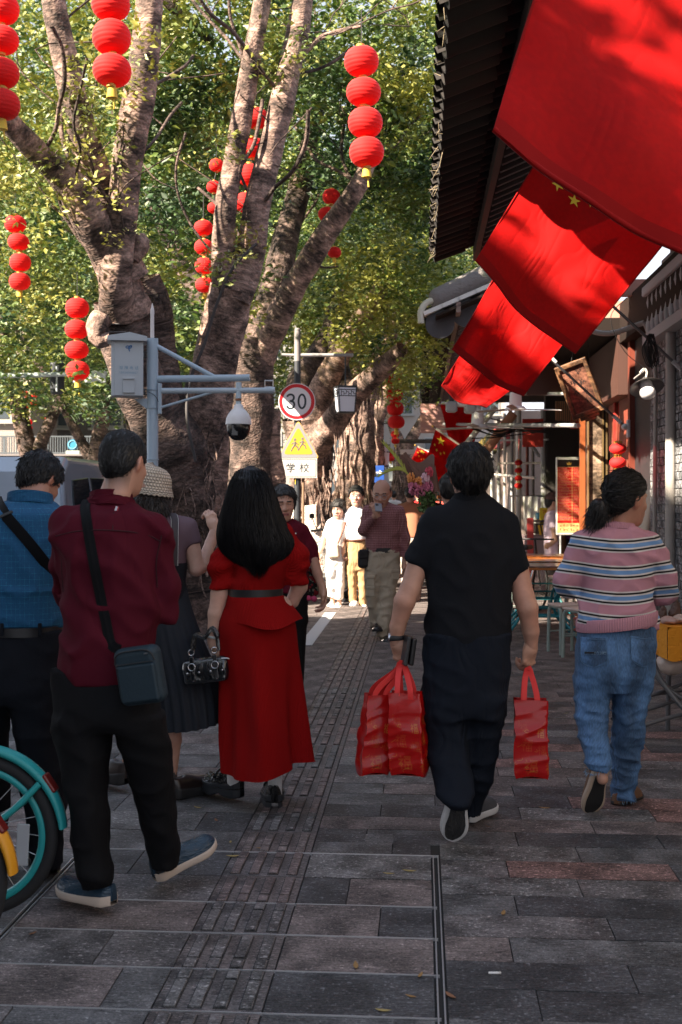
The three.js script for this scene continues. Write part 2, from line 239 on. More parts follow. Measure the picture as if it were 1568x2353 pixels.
// shoe: heel at the origin's back, toe towards +z, sole on y = 0; length l
function shoeParts({ l = 0.27, w = 0.1, sole = 0.028, top = 0.075, open = 0.5, chunk = 0, toe = 0.045 }) {
  const HW = t => w / 2 * (0.74 + 0.16 * Math.sin(t * 3.0) + 0.26 * sst(0.35, 0.72, t)) * Math.pow(Math.max(0, 1 - Math.pow(cl((t - 0.72) / 0.28), 2.3)), 0.5) * Math.pow(cl((t + 0.012) / 0.1), 0.42);
  const cx = t => 0.006 * Math.sin(t * 4), up = t => mix(top, toe, sst(0.28, 0.8, t)) * Math.pow(Math.max(0.0, 1 - Math.pow(cl((t - 0.8) / 0.2), 2.6)), 0.5) + 0.001;
  const rim = (t, k) => { const a = Math.sin(t * Math.PI) ** 0.8; return a * k; };
  const upper = sheet(22, 30, (s, t) => { const a = s * Math.PI, tt = 0.005 + t * 0.985, h = up(tt), hw = HW(tt) * 0.985; const op = tt < open ? 1 - sst(open - 0.12, open, tt) : 0; let x = Math.cos(a), y = Math.pow(Math.sin(a), 0.62); let X = x * hw * (1 - 0.22 * y), Y = sole * 0.7 + y * h; if (op > 0 && Math.abs(x) < 0.72) { Y = mix(Y, sole + h * 0.62, op * (1 - Math.abs(x) / 0.72) * 1.0); } return V(cx(tt) + X, Y, tt * l); });
  const back = sheet(12, 6, (s, t) => { const a = s * Math.PI, hw = HW(0.005) * 0.985; const y = Math.pow(Math.sin(a), 0.62); return V(cx(0) + Math.cos(a) * hw * (1 - 0.22 * y) * (1 - t), sole * 0.7 + y * up(0.005) * (1 - t), 0.005 * l - 0.004 * Math.sin(t * 3.14)); });
  const so = sheet(56, 9, (s, t) => { const a = s * 2 * Math.PI, tt = cl(0.5 - 0.5 * Math.cos(a), 0, 1), sd = Math.sin(a) >= 0 ? 1 : -1; const prof = [[0, 0], [0.9, 0], [0.99, 0.06], [1.04, 0.3], [1.05 - chunk * 0.12, 0.55], [1.05, 0.8], [1.02, 0.97], [0.97, 1.0], [0.85, 1.02], [0, 1.02]][Math.round(t * 9)]; const th = sole * (1 + 0.25 * (1 - sst(0, 0.45, tt)) - chunk * 0.35 * Math.exp(-((tt - 0.48) ** 2) / 0.012) * (prof[1] < 0.5 ? 1 : 0)); const hw = HW(tt); const bot = chunk * 0.016 * Math.exp(-((tt - 0.47) ** 2) / 0.01) + 0.012 * sst(0.75, 1, tt) + 0.004 * (1 - sst(0, 0.1, tt)); return V(cx(tt) + sd * hw * prof[0], bot + prof[1] * (th - bot * 0.6), tt * l + (prof[0] - 1) * (tt > 0.5 ? 0.006 : -0.006) * (prof[0] > 0.5 ? 1 : 0)); });
  return { upper: mergeGeometries([upper, back]), sole: so };
}
// ---------------------------------------------------------------- ground, road, pavement
const KERB = -2.95, WALL = 2.42;
const speck = (s, dens) => tex(512, 512, (u, v) => { const a = pnoise(u, (v + s) % 1, 70, 110), b = pnoise(u, v, 150, 190), c = pnoise((u + s) % 1, v, 6, 6), e = pnoise(u, v, 20, 120); let k = 0.46 + 0.24 * (b - 0.5) + 0.26 * (c - 0.5) + 0.16 * (e - 0.5); if (a > dens) k += 1.7 * (a - dens); if (a < 0.2) k -= 0.1; return [k, k, k]; }, true);
const spA = speck(0.1, 0.74), spB = speck(0.6, 0.8);
const grooveT = tex(256, 256, (u, v, i, j) => 0.5 + 0.25 * Math.sin(j * Math.PI / 4) * (0.4 + pnoise(u, v, 12, 12)) + 0.6 * (pnoise(u, v, 90, 120) - 0.5));
const stone = (c, t = spA, r = 0.62) => mat(c, r, { map: rep(t, 1.6), bumpMap: rep(grooveT, 2.6), bumpScale: 0.0022 });
const stones = [stone([0.62, 0.60, 0.60]), stone([0.52, 0.51, 0.52], spB), stone([0.74, 0.60, 0.57], spB, 0.7), stone([0.60, 0.55, 0.55])];
const stoneDark = stone([0.27, 0.27, 0.29]), stoneRed = stone([0.86, 0.51, 0.46], spA, 0.7), tactM = stone([0.70, 0.54, 0.52], spB, 0.6);
const street = structure('road'); street.rotation.y = -SA;
add('asphalt', new THREE.PlaneGeometry(160, 240).rotateX(-Math.PI / 2).translate(-60, -0.13, -90), mat([0.075, 0.075, 0.078], 0.85, { bumpMap: rep(grooveT, 30, 40), bumpScale: 0.004 }), street);
const pave = structure('pavement'); pave.rotation.y = -SA;
{ const b = new MB(); b.box(0, -0.0685, -40, 6.1 - 0.2, 0.125, 100); add('mortar_bed', b.get(), mat([0.022, 0.021, 0.02], 0.95), pave); }
{ const m = stone([0.75, 0.74, 0.73], spB); for (let i = 0; i < 34; i++) { const b = new MB(); b.rbox(KERB + 0.0, -0.065, -(3 + i * 1.0), 0.16, 0.14, 0.99, 0.02); add('kerb_stone', b.get(i * 0.37, 0), m, pave); } }
const far = new MB();
function slab(u0, u1, v0, v1, m, y = 0, h = 0.02, name = 'paving_slab', lim = 9.2) {
  const g = 0.0022, w = u1 - u0 - 2 * g, l = v1 - v0 - 2 * g; if (w < 0.02) return;
  const b = (v0 < lim) ? new MB() : far; b.box((u0 + u1) / 2, y - h / 2 + rr(-0.0012, 0.0012), -(v0 + v1) / 2, w, h, l);
  if (b !== far) add(name, b.get(rr(0, 9), rr(0, 9)), m, pave);
}
rs(404);
const T0 = -0.79, T1 = -0.462, FR = [-1.418, 0.058], FE = 4.83;
{ // right zone
  let r = 0; for (let v = 2.5; v < 30; v += 0.208, r++) { let u = v < FE ? FR[1] + 0.02 : T1; const o = (r % 2 ? 0.31 : 0) + (r % 3 ? 0.05 : 0); let e = u + 0.22 + o; let i = 0; while (u < WALL + 0.45) { e = Math.min(e, WALL + 0.47); { const band = v > 4.5 && v < 9 && r % 2 === 0 && (i + r) % 3 === 0, q = rnd(); slab(u, e, v, v + 0.208, band ? stoneDark : (v > 4.3 && v < 7.6 && q < 0.34) ? stoneRed : q < 0.48 && v < 7.6 ? stoneDark : v > 6 && q < 0.55 ? stones[2] : pick(stones), 0, 0.02, 'paving_slab', 8.8); } u = e; e = u + (i % 2 ? 0.62 : 0.66); i++; } }
}
{ // left zone, wider courses; inside the frame the courses are held by metal strips
  let r = 0; for (let v = 2.42; v < 30; v += 0.301, r++) {
    for (const [a, b] of v < FE ? [[FR[0], T0], [T1, FR[1] - 0.016], [KERB + 0.1, FR[0] - 0.026]] : [[KERB + 0.1, T0]]) { let u = a + 0.001, i = 0, e = a + rr(0.15, 0.7); while (u < b - 0.01) { if (b - e < 0.12) e = b; e = Math.min(e, b); slab(u, e, v, v + 0.301, rnd() < 0.16 ? stoneDark : pick(stones), 0, 0.02, 'paving_slab', 8); u = e; e = u + rr(0.5, 0.68); i++; } }
  }
  r = 0; const tb = new MB(); tb.box(0, -0.01, 0, T1 - T0 - 0.006, 0.02, 0.296); const tbg = tb.get(), tBase = [stone([0.60, 0.50, 0.48], spB), stone([0.52, 0.47, 0.47], spB)], jb = new MB(); for (let i = 0; i < 4; i++) for (const [z, l] of [[0, 0.193], [1, 0.07]]) jb.box(-0.114 + i * 0.076, -0.0003, z ? 0.108 : -0.032, 0.044, 0.003, l); const jg = jb.get(), jM = mat([0.03, 0.028, 0.027], 0.95); const tg = [0, 1].map(k => { const b = new MB(); for (let i = 0; i < 4; i++) { const x = -0.114 + i * 0.076; b.rbox(x, 0.0025, k ? 0.032 : -0.032, 0.036, 0.012, 0.185, 0.0035); b.rbox(x, 0.0025, k ? -0.108 : 0.108, 0.036, 0.012, 0.062, 0.0035); } return b.get(); });  // thin dark plates round the bars paint in their edge shade
  for (let v = 2.42; v < 34; v += 0.301, r++) { const m = rnd() < 0.5 ? tactM : pick(stones); if (v < 15) { const o = add('tactile_tile', tbg, tBase[r % 2], pave); o.position.set((T0 + T1) / 2, 0, -(v + 0.15)); add('raised_bars', tg[r % 2], m, o); const q = add('bar_edge_shade', jg, jM, o); if (r % 2) q.rotation.y = Math.PI; } else far.geo(tbg.clone(), M4((T0 + T1) / 2, 0, -(v + 0.15))).geo(tg[r % 2].clone(), M4((T0 + T1) / 2, 0, -(v + 0.15))); }
  const metal = mat([0.52, 0.52, 0.53], 0.5, { metalness: 0.8 });
  for (let i = 0; i < 9; i++) { const v = 2.42 + i * 0.301; if (i === 7) continue; const b = new MB(); b.box((FR[0] + FR[1]) / 2, -0.002, -v, FR[1] - FR[0], 0.01, 0.004); b.build('metal_strip', metal, pave); }
  for (const [u, k] of [[FR[0] - 0.012, 1], [FR[1] + 0.004, 1]]) { for (const o of [-0.012, 0.008]) { const b = new MB(); b.box(u + o, -0.001, -3.6, 0.0045, 0.008, 2.46); b.build('metal_edging', metal, pave); } }
  { const b = new MB(); b.box((FR[0] + FR[1]) / 2, -0.001, -FE, FR[1] - FR[0] + 0.03, 0.009, 0.006); b.build('metal_edging', metal, pave); }
}
add('distant_paving', far.get(), stone([0.64, 0.53, 0.51], spB, 0.75), pave, { kind: 'stuff' });
for (const [v0, v1] of [[11.6, 14.9], [15.6, 19.5], [21, 26]]) { const b = new MB(); b.box(-1.17, 0.003, -(v0 + v1) / 2, 0.14, 0.004, v1 - v0); b.build('painted_line', mat([0.62, 0.61, 0.6], 0.8, { bumpMap: rep(grooveT, 3), bumpScale: 0.002 }), pave); }
{ // loose leaves and litter
  const lm = [mat([0.30, 0.17, 0.06], 0.8), mat([0.22, 0.10, 0.05], 0.8), mat([0.34, 0.26, 0.10], 0.8)]; rs(6);
  const shape = new THREE.Shape(); shape.moveTo(0, -0.03); shape.quadraticCurveTo(0.018, 0, 0, 0.034); shape.quadraticCurveTo(-0.018, 0, 0, -0.03);
  const lg = [0, 1].map(k => { const g = new THREE.ExtrudeGeometry(shape, { depth: 0.001, bevelEnabled: false, curveSegments: 8 }); g.rotateX(-Math.PI / 2); const p = g.attributes.position; for (let i = 0; i < p.count; i++) p.setY(i, p.getY(i) + 0.003 + 3 * (p.getX(i) ** 2 + (k ? 0.6 : 1.2) * p.getZ(i) ** 2) * (k ? 2 : 1)); g.computeVertexNormals(); return g; });
  for (const [x, y] of [[944, 2291], [818, 2222], [966, 2243], [1157, 2100], [76, 2146], [537, 1969], [940, 2003], [894, 2009], [1252, 1858], [1035, 2290], [880, 2324], [1300, 1640], [1122, 1900], [600, 1950], [870, 1760], [530, 1936], [497, 1886], [1420, 1842], [1200, 1560], [455, 1857]]) { const d = DG(y), g = add('fallen_leaf', pick(lg), pick(lm), scene, { label: 'small dry brown leaf lying on the grey pavement', category: 'leaf', group: 'dry leaves scattered on the pavement' }); g.position.set((x - 784) * d / F, 0.001, -d); g.rotation.y = rr(0, 6.3); g.scale.setScalar(rr(0.5, 0.95)); }
  const d = DG(2240), t = thing('cigarette_end', 'thin white cigarette end on the bare dark paving in the foreground', 'cigarette end', V((1137 - 784) * d / F, 0.006, -d)); const b = new MB(); b.cyl(V(-0.019, 0, 0), V(0.012, 0, 0), 0.0038, 0.0038, 10); b.build('paper', mat([0.75, 0.74, 0.72], 0.8), t); const b2 = new MB(); b2.cyl(V(0.012, 0, 0), V(0.02, 0, 0), 0.0039, 0.0039, 10); b2.build('filter', mat([0.6, 0.55, 0.5], 0.8), t);
}
// ---------------------------------------------------------------- trees
const barkC = tex(512, 512, (u, v) => { const a = pnoise(u, v, 5, 7), b = pnoise(u, v, 18, 40), c = pnoise(u, v, 60, 90), l = 1 - 0.12 * sst(0.05, 0.0, Math.abs(pnoise(u, v, 11, 46) - 0.5)); const k = (0.62 + 0.5 * (a - 0.5) + 0.35 * (b - 0.5) + 0.25 * (c - 0.5)) * l; return [k, k * 0.93, k * 0.90]; }, true);
const barkB = tex(512, 512, (u, v) => 0.5 + 0.5 * (pnoise(u, v, 9, 26) - 0.5) + 0.5 * (pnoise(u, v, 40, 70) - 0.5) - 0.12 * sst(0.06, 0, Math.abs(pnoise(u, v, 11, 46) - 0.5)) + 0.35 * (pnoise(u, v, 24, 5) - 0.5));
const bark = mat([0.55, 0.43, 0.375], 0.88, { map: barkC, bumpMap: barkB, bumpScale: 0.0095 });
const barkD = mat([0.24, 0.19, 0.17], 0.9, { map: barkC, bumpMap: barkB, bumpScale: 0.017 });  // darker copy of bark; paints shade into the near banyan lower trunk
const whitewash = mat([0.72, 0.66, 0.6], 0.9, { bumpMap: barkB, bumpScale: 0.02 });
function limbGeo(pts, { sides = 22, rough = 0.1, flute = 0, seed: sd = 1, dens = 16 } = {}) {     // pts [Vector3, radius]
  const c = new THREE.CatmullRomCurve3(pts.map(p => p[0]), false, 'centripetal'), len = c.getLength(), n = Math.max(8, Math.round(len * dens));
  const fr = c.computeFrenetFrames(n, false), pos = [], uv = [], idx = []; let L = 0, prev = null;
  for (let j = 0; j <= n; j++) {
    const t = j / n, tt = c.getUtoTmapping(t), p = c.getPoint(tt), q = tt * (pts.length - 1), i = Math.min(pts.length - 2, Math.floor(q)); const r = mix(pts[i][1], pts[i + 1][1], sst(0, 1, q - i)); if (prev) L += p.distanceTo(prev); prev = p;
    for (let k = 0; k <= sides; k++) { const a = k / sides * Math.PI * 2, ca = Math.cos(a), sa = Math.sin(a); const nx = fr.normals[j].x * ca + fr.binormals[j].x * sa, ny = fr.normals[j].y * ca + fr.binormals[j].y * sa, nz = fr.normals[j].z * ca + fr.binormals[j].z * sa;
      const R = r * (1 + rough * (1.2 * fbm(p.x * 2.2 + nx * 0.8 + sd, p.y * 1.6 + ny * 0.8, p.z * 2.2 + nz * 0.8) + 0.5 * noi(p.x * 9 + nx * 2, p.y * 9 + ny * 2, p.z * 9 + nz * 2)) + flute * (1 - t) * (0.6 * Math.sin(a * 5 + sd + L) + 0.4 * Math.sin(a * 9 + sd * 2 - L * 2)));
      pos.push(p.x + nx * R, p.y + ny * R, p.z + nz * R); uv.push(k / sides * Math.max(1, Math.round(r * 6.28 * 1.3)), L * 1.3); }
  }
  for (let j = 0; j < n; j++) for (let k = 0; k < sides; k++) { const a = j * (sides + 1) + k, b = a + 1, d = a + sides + 1, e = d + 1; idx.push(a, d, b, b, d, e); }
  const g = new THREE.BufferGeometry(); g.setAttribute('position', new THREE.Float32BufferAttribute(pos, 3)); g.setAttribute('uv', new THREE.Float32BufferAttribute(uv, 2)); g.setIndex(idx); g.computeVertexNormals();
  const nn = g.attributes.normal; for (let j = 0; j <= n; j++) { const a = j * (sides + 1), b = a + sides, s = V(nn.getX(a) + nn.getX(b), nn.getY(a) + nn.getY(b), nn.getZ(a) + nn.getZ(b)).normalize(); nn.setXYZ(a, s.x, s.y, s.z); nn.setXYZ(b, s.x, s.y, s.z); } return g;
}
rs(808);
const leafM = mat([1, 1, 1], 0.5, { transmission: 0.5, thickness: 0 }); leafM.name = 'leaf';
const clusters = [0, 1, 2, 3].map(() => {
  const pos = [], idx = []; const N = 14;
  for (let i = 0; i < N; i++) {
    const c = V(rr(-1, 1), rr(-0.7, 0.7), rr(-1, 1)).multiplyScalar(0.19), l = rr(0.075, 0.115), w = l * rr(0.42, 0.55), q = new THREE.Quaternion().setFromEuler(new THREE.Euler(rr(-0.9, 0.9), rr(0, 6.3), rr(-0.9, 0.9)));
    const b = pos.length / 3; for (const p of [[0, 0, -l / 2], [w / 2, 0.12 * w, 0], [0, -0.06 * l, l / 2], [-w / 2, 0.12 * w, 0], [0, -0.02 * l, 0]]) { const v = V(...p).applyQuaternion(q).add(c); pos.push(v.x, v.y, v.z); }
    idx.push(b, b + 4, b + 1, b + 1, b + 4, b + 2, b + 2, b + 4, b + 3, b + 3, b + 4, b);
  }
  const g = new THREE.BufferGeometry(); g.setAttribute('position', new THREE.Float32BufferAttribute(pos, 3)); g.setIndex(idx); g.computeVertexNormals(); return g;
});
const GREEN = [0.12, 0.20, 0.03], YEL = [0.42, 0.41, 0.075], DKG = [0.04, 0.10, 0.03];
// blobs: [Vector3, rx, ry, rz, count, yellow share, size]
function crown(parent, blobs, base, sz = 1) {
  const lists = [[], [], [], []], cols = [[], [], [], []], m = new THREE.Matrix4(), q = new THREE.Quaternion();
  for (const [c, rx, ry, rz, n, ye = 0.3, size = 1] of blobs) for (let i = 0; i < n; i++) {
    let x, y, z, l; do { x = rr(-1, 1); y = rr(-1, 1); z = rr(-1, 1); l = x * x + y * y + z * z; } while (l > 1 || (l < 0.12 && rnd() < 0.6));
    const p = V(c.x + x * rx, c.y + y * ry, c.z + z * rz); if (fbm(p.x * 1.15 + 3, p.y * 1.15, p.z * 1.15, 2) < -0.06 + rr(-0.08, 0.08)) continue;
    const k = Math.floor(rnd() * 4), s = size * sz * rr(0.75, 1.3); q.setFromEuler(new THREE.Euler(rr(-0.5, 0.5), rr(0, 6.28), rr(-0.5, 0.5)));
    m.compose(p.sub(base), q, V(s, s, s)); lists[k].push(m.clone()); const t = cl(ye + 0.04 + 0.9 * noi(p.x * 1.3 + 9, p.y * 1.3, p.z * 1.3) + rr(-0.2, 0.2)), a = t < 0.4 ? [DKG, GREEN, t / 0.4] : [GREEN, YEL, (t - 0.4) / 0.6], b = rr(0.8, 1.25); cols[k].push([0, 1, 2].map(j => mix(a[0][j], a[1][j], a[2]) * b));
  }
  const g = new THREE.Group(); g.name = 'crown'; g.userData.kind = 'stuff'; parent.add(g);
  lists.forEach((L, k) => { if (!L.length) return; const im = new THREE.InstancedMesh(clusters[k], leafM, L.length); L.forEach((M, i) => { im.setMatrixAt(i, M); im.setColorAt(i, new THREE.Color().setRGB(...cols[k][i])); }); im.name = 'foliage'; im.userData.kind = 'stuff'; im.castShadow = im.receiveShadow = true; g.add(im); });
}
function tree(name, label, base, limbs, blobs, { m = bark, group, sz = 1, dz = 0 } = {}) {
  const t = thing(name, label, 'tree', base, group);
  limbs.forEach((l, i) => { const o = l.o ?? {}, pts = l.p.map(([px, py, d, r]) => [U(px, py, d + dz).sub(base), r * (l.n ? 1 : 0.92) * (d + dz) / F]); add(l.n ?? (i ? 'limb' : 'trunk'), limbGeo(pts, { seed: i * 3.7, ...o }), l.m ?? m, t); });
  const tw = new MB(); rs(Math.round(base.x * 100) + 9); limbs.slice(1).forEach(l => { if (l.n || l.p.length < 4) return; for (let i = 0; i < 5; i++) { const k = 1 + Math.floor(rnd() * (l.p.length - 1)), [px, py, d, r] = l.p[k]; if (py > 640 || d > 17 && px > 600) continue; const a = U(px, py, d + dz).sub(base), q = r * (d + dz) / F; let p = a, v = V(rr(-1, 1), rr(0.1, 1), rr(-0.8, 0.5)).normalize(); const pts = [p]; for (let j = 0; j < 5; j++) { p = p.clone().addScaledVector(v, rr(0.16, 0.34)); v = v.clone().add(V(rr(-0.4, 0.4), rr(-0.1, 0.35), rr(-0.3, 0.3))).normalize(); pts.push(p); } tw.tube(pts, Math.min(0.024, q * 0.3) * rr(0.4, 1), 18, 6); tw.tube([pts[3], pts[3].clone().add(V(rr(-0.4, 0.4), rr(0, 0.4), rr(-0.2, 0.2))), pts[3].clone().add(V(rr(-0.7, 0.7), rr(0.2, 0.8), rr(-0.2, 0.2)))], 0.007, 8, 5); } }); if (tw.g.length) tw.build('twig', barkD, t, { kind: 'stuff' });
  if (blobs?.length) crown(t, blobs, base, sz); return t;
}
const gd = (px, d) => V((px - 784) * d / F, -0.02, -d);
// the near banyan, two great stems from one foot
{
  const D = 12.6, base = gd(440, D);
  const t = tree('banyan_tree', 'nearest great banyan whose stems fork behind the grey camera pole', base, [
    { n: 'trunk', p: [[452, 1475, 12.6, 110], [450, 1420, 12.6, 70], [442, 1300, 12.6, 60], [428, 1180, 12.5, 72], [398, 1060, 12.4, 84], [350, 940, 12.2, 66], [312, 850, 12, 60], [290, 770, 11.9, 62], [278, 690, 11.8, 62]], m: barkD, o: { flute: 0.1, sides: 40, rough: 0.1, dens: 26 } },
    { n: 'trunk', p: [[440, 1330, 12.7, 60], [452, 1180, 12.7, 66], [466, 1040, 12.7, 62], [474, 940, 12.6, 58], [494, 840, 12.6, 52], [516, 740, 12.5, 50], [534, 660, 12.4, 48]], o: { flute: 0.05, sides: 34, rough: 0.08, dens: 24 } },
    { p: [[290, 720, 11.8, 64], [272, 640, 11.6, 50], [215, 520, 11.2, 44], [165, 430, 11, 40], [95, 360, 10.8, 32], [20, 280, 10.5, 26], [-60, 190, 10.2, 22]] },
    { p: [[300, 640, 11.7, 50], [255, 540, 11.5, 44], [225, 420, 11.4, 42], [195, 320, 11.2, 38], [165, 200, 11, 34], [135, 60, 10.9, 30], [110, -80, 10.8, 26]] },
    { p: [[275, 720, 11.7, 50], [266, 640, 11.4, 40], [280, 520, 11.3, 37], [292, 380, 11.2, 37], [318, 240, 11.1, 40], [335, 100, 11, 36], [350, -60, 10.9, 32]] },
    { p: [[524, 700, 12.4, 40], [514, 600, 12.3, 32], [520, 470, 12.2, 27], [545, 330, 12.2, 26], [572, 170, 12.1, 25], [598, 30, 12, 22], [620, -90, 12, 18]] },
    { p: [[538, 690, 12.4, 44], [574, 590, 12.4, 36], [590, 480, 12.3, 33], [618, 360, 12.3, 32], [650, 220, 12.2, 32], [682, 90, 12.2, 28], [705, -60, 12.1, 24]] },
    { p: [[700, 120, 12.2, 8], [730, 90, 12.2, 7], [775, 72, 12.2, 5], [830, 60, 12, 3]] }, { p: [[490, 100, 13.4, 10], [440, 55, 13.2, 12], [390, 10, 13, 12], [340, -40, 13, 10]], m: barkD },
    { p: [[330, 640, 12.2, 40], [350, 700, 12.3, 46], [365, 790, 12.4, 40], [385, 900, 12.4, 40], [410, 1010, 12.5, 50]], m: barkD, o: { rough: 0.14 } },
    { p: [[236, 730, 11.55, 26], [222, 752, 11.5, 27], [228, 778, 11.5, 22], [252, 780, 11.5, 16]], o: { rough: 0.22 } }, { p: [[300, 590, 11.5, 26], [322, 560, 11.5, 24], [318, 540, 11.5, 16]], o: { rough: 0.2 } },
  ], [
    [U(60, 420, 11.2), 0.9, 0.7, 0.6, 60, 0.75, 0.75], [U(190, 330, 10.9), 0.55, 0.6, 0.4, 70, 0.85, 0.7], [U(250, 130, 10.4), 0.5, 0.5, 0.4, 46, 0.85, 0.7], [U(60, 60, 15), 1.6, 1.4, 0.6, 360, 0.7], [U(280, 440, 10.9), 0.35, 0.6, 0.25, 40, 0.9, 0.6], [U(310, 60, 12.8), 1.0, 0.8, 0.6, 180, 0.5], [U(440, 190, 14), 1.2, 1.3, 0.8, 520, 0.3], [U(430, 420, 14), 1.1, 1.0, 0.8, 520, 0.15], [U(560, 30, 13), 1.2, 0.8, 0.8, 260, 0.55], [U(540, 560, 12.0), 0.5, 0.55, 0.3, 64, 0.85, 0.65], [U(505, 380, 12.0), 0.3, 0.4, 0.3, 26, 0.85, 0.65], [U(620, 110, 12.0), 0.5, 0.35, 0.3, 44, 0.8, 0.7], [U(230, 900, 15), 0.4, 0.4, 0.4, 24, 0.5],
    [U(100, 600, 18.5), 1.2, 1.2, 0.7, 240, 0.6], [U(470, 660, 14.2), 0.9, 0.7, 0.6, 180, 0.4], [U(340, 180, 14.5), 1.2, 1.4, 0.8, 420, 0.4], [U(80, 260, 16), 1.6, 1.4, 0.7, 420, 0.7],
  ]);
  const R = new MB(); rs(33); for (let i = 0; i < 70; i++) { const x = rr(310, 520), y = rr(960, 1240), d = 12.6 - 0.46 + 0.25 * Math.abs((x - 420) / 110); const p = U(x, y, d).sub(base), pts = [p]; let q = p.clone(), n = 4; for (let k = 0; k < n; k++) { q = q.clone().add(V(rr(-0.06, 0.06), -rr(0.05, 0.2), rr(-0.02, 0.04))); pts.push(q); } R.tube(pts, rr(0.004, 0.014), 14, 5); } R.build('aerial_root', bark, t, { kind: 'stuff' });
  const w = new MB(); for (const [x, y, e] of [[262, 716, 0.36], [256, 742, 0.2], [250, 762, 0.16]]) { const c = U(x, y, 11.75).sub(base); w.geo(new THREE.TorusGeometry(0.2, 0.008, 6, 40), M4(c.x + 0.05, c.y, c.z, 1.57 + e, 0, 0.1 - e)); } w.build('binding_wire', mat([0.12, 0.11, 0.11], 0.6), t);
  const cb = new MB(); cb.tube([U(590, 560, 12.0), U(540, 610, 11.95), U(502, 690, 11.98), U(470, 790, 12.0), U(436, 880, 12.0), U(430, 960, 11.9), U(450, 1060, 11.9)].map(p => p.sub(base)), 0.016, 60, 8); cb.build('cable', mat([0.05, 0.045, 0.045], 0.7), t);
}
// second banyan, behind the round sign
{
  const base = gd(580, 15.9);
  tree('banyan_tree', 'second banyan with a low fork directly behind the dome camera', base, [
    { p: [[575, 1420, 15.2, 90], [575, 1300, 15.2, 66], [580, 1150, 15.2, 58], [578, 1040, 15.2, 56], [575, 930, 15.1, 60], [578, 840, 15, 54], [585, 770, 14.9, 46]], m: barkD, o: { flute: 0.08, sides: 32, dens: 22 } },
    { p: [[590, 830, 15, 44], [620, 770, 14.8, 36], [660, 690, 14.6, 32], [705, 610, 14.4, 30], [760, 520, 14.2, 28], [815, 440, 14, 24], [850, 370, 13.9, 18]] },
    { p: [[580, 830, 15.1, 44], [605, 740, 15.3, 38], [635, 640, 15.5, 34], [660, 540, 15.7, 32], [690, 430, 16, 28], [715, 320, 16.2, 24], [735, 180, 16.4, 20]], m: barkD },
    { p: [[545, 800, 15.2, 40], [500, 740, 15.6, 34], [440, 650, 16, 28], [400, 560, 16.4, 24], [360, 470, 16.8, 20], [330, 370, 17.2, 16]], m: barkD },
    { p: [[600, 1330, 15.3, 40], [630, 1180, 15.3, 30], [622, 1040, 15.2, 30], [605, 950, 15.2, 40]], o: { rough: 0.16 } },
    { p: [[770, 500, 14.2, 16], [820, 420, 14.2, 14], [880, 250, 14.6, 18], [930, 160, 15, 14]], m: barkD },
  ], [
    [U(780, 80, 14.6), 1.4, 1.0, 0.9, 480, 0.45], [U(900, 120, 15), 0.9, 1.3, 0.9, 520, 0.5], [U(940, 330, 15.5), 0.55, 1.3, 0.8, 380, 0.35], [U(760, 270, 16.5), 1.3, 1.1, 0.9, 560, 0.2], [U(900, 400, 16), 1.0, 0.9, 0.8, 420, 0.15], [U(660, 250, 17), 1.1, 1.4, 0.7, 420, 0.2], [U(880, 540, 17.5), 0.9, 0.7, 0.6, 200, 0.55], [U(770, 650, 19.5), 1.0, 0.7, 0.6, 160, 0.6],
    [U(700, 480, 20.5), 1.8, 1.4, 0.8, 620, 0.3], [U(960, 560, 16.5), 0.45, 0.9, 0.6, 200, 0.6], [U(420, 330, 18), 1.7, 1.6, 0.8, 700, 0.15], [U(300, 520, 18.5), 0.9, 0.9, 0.7, 240, 0.4],
  ], { dz: 0.7 });
}
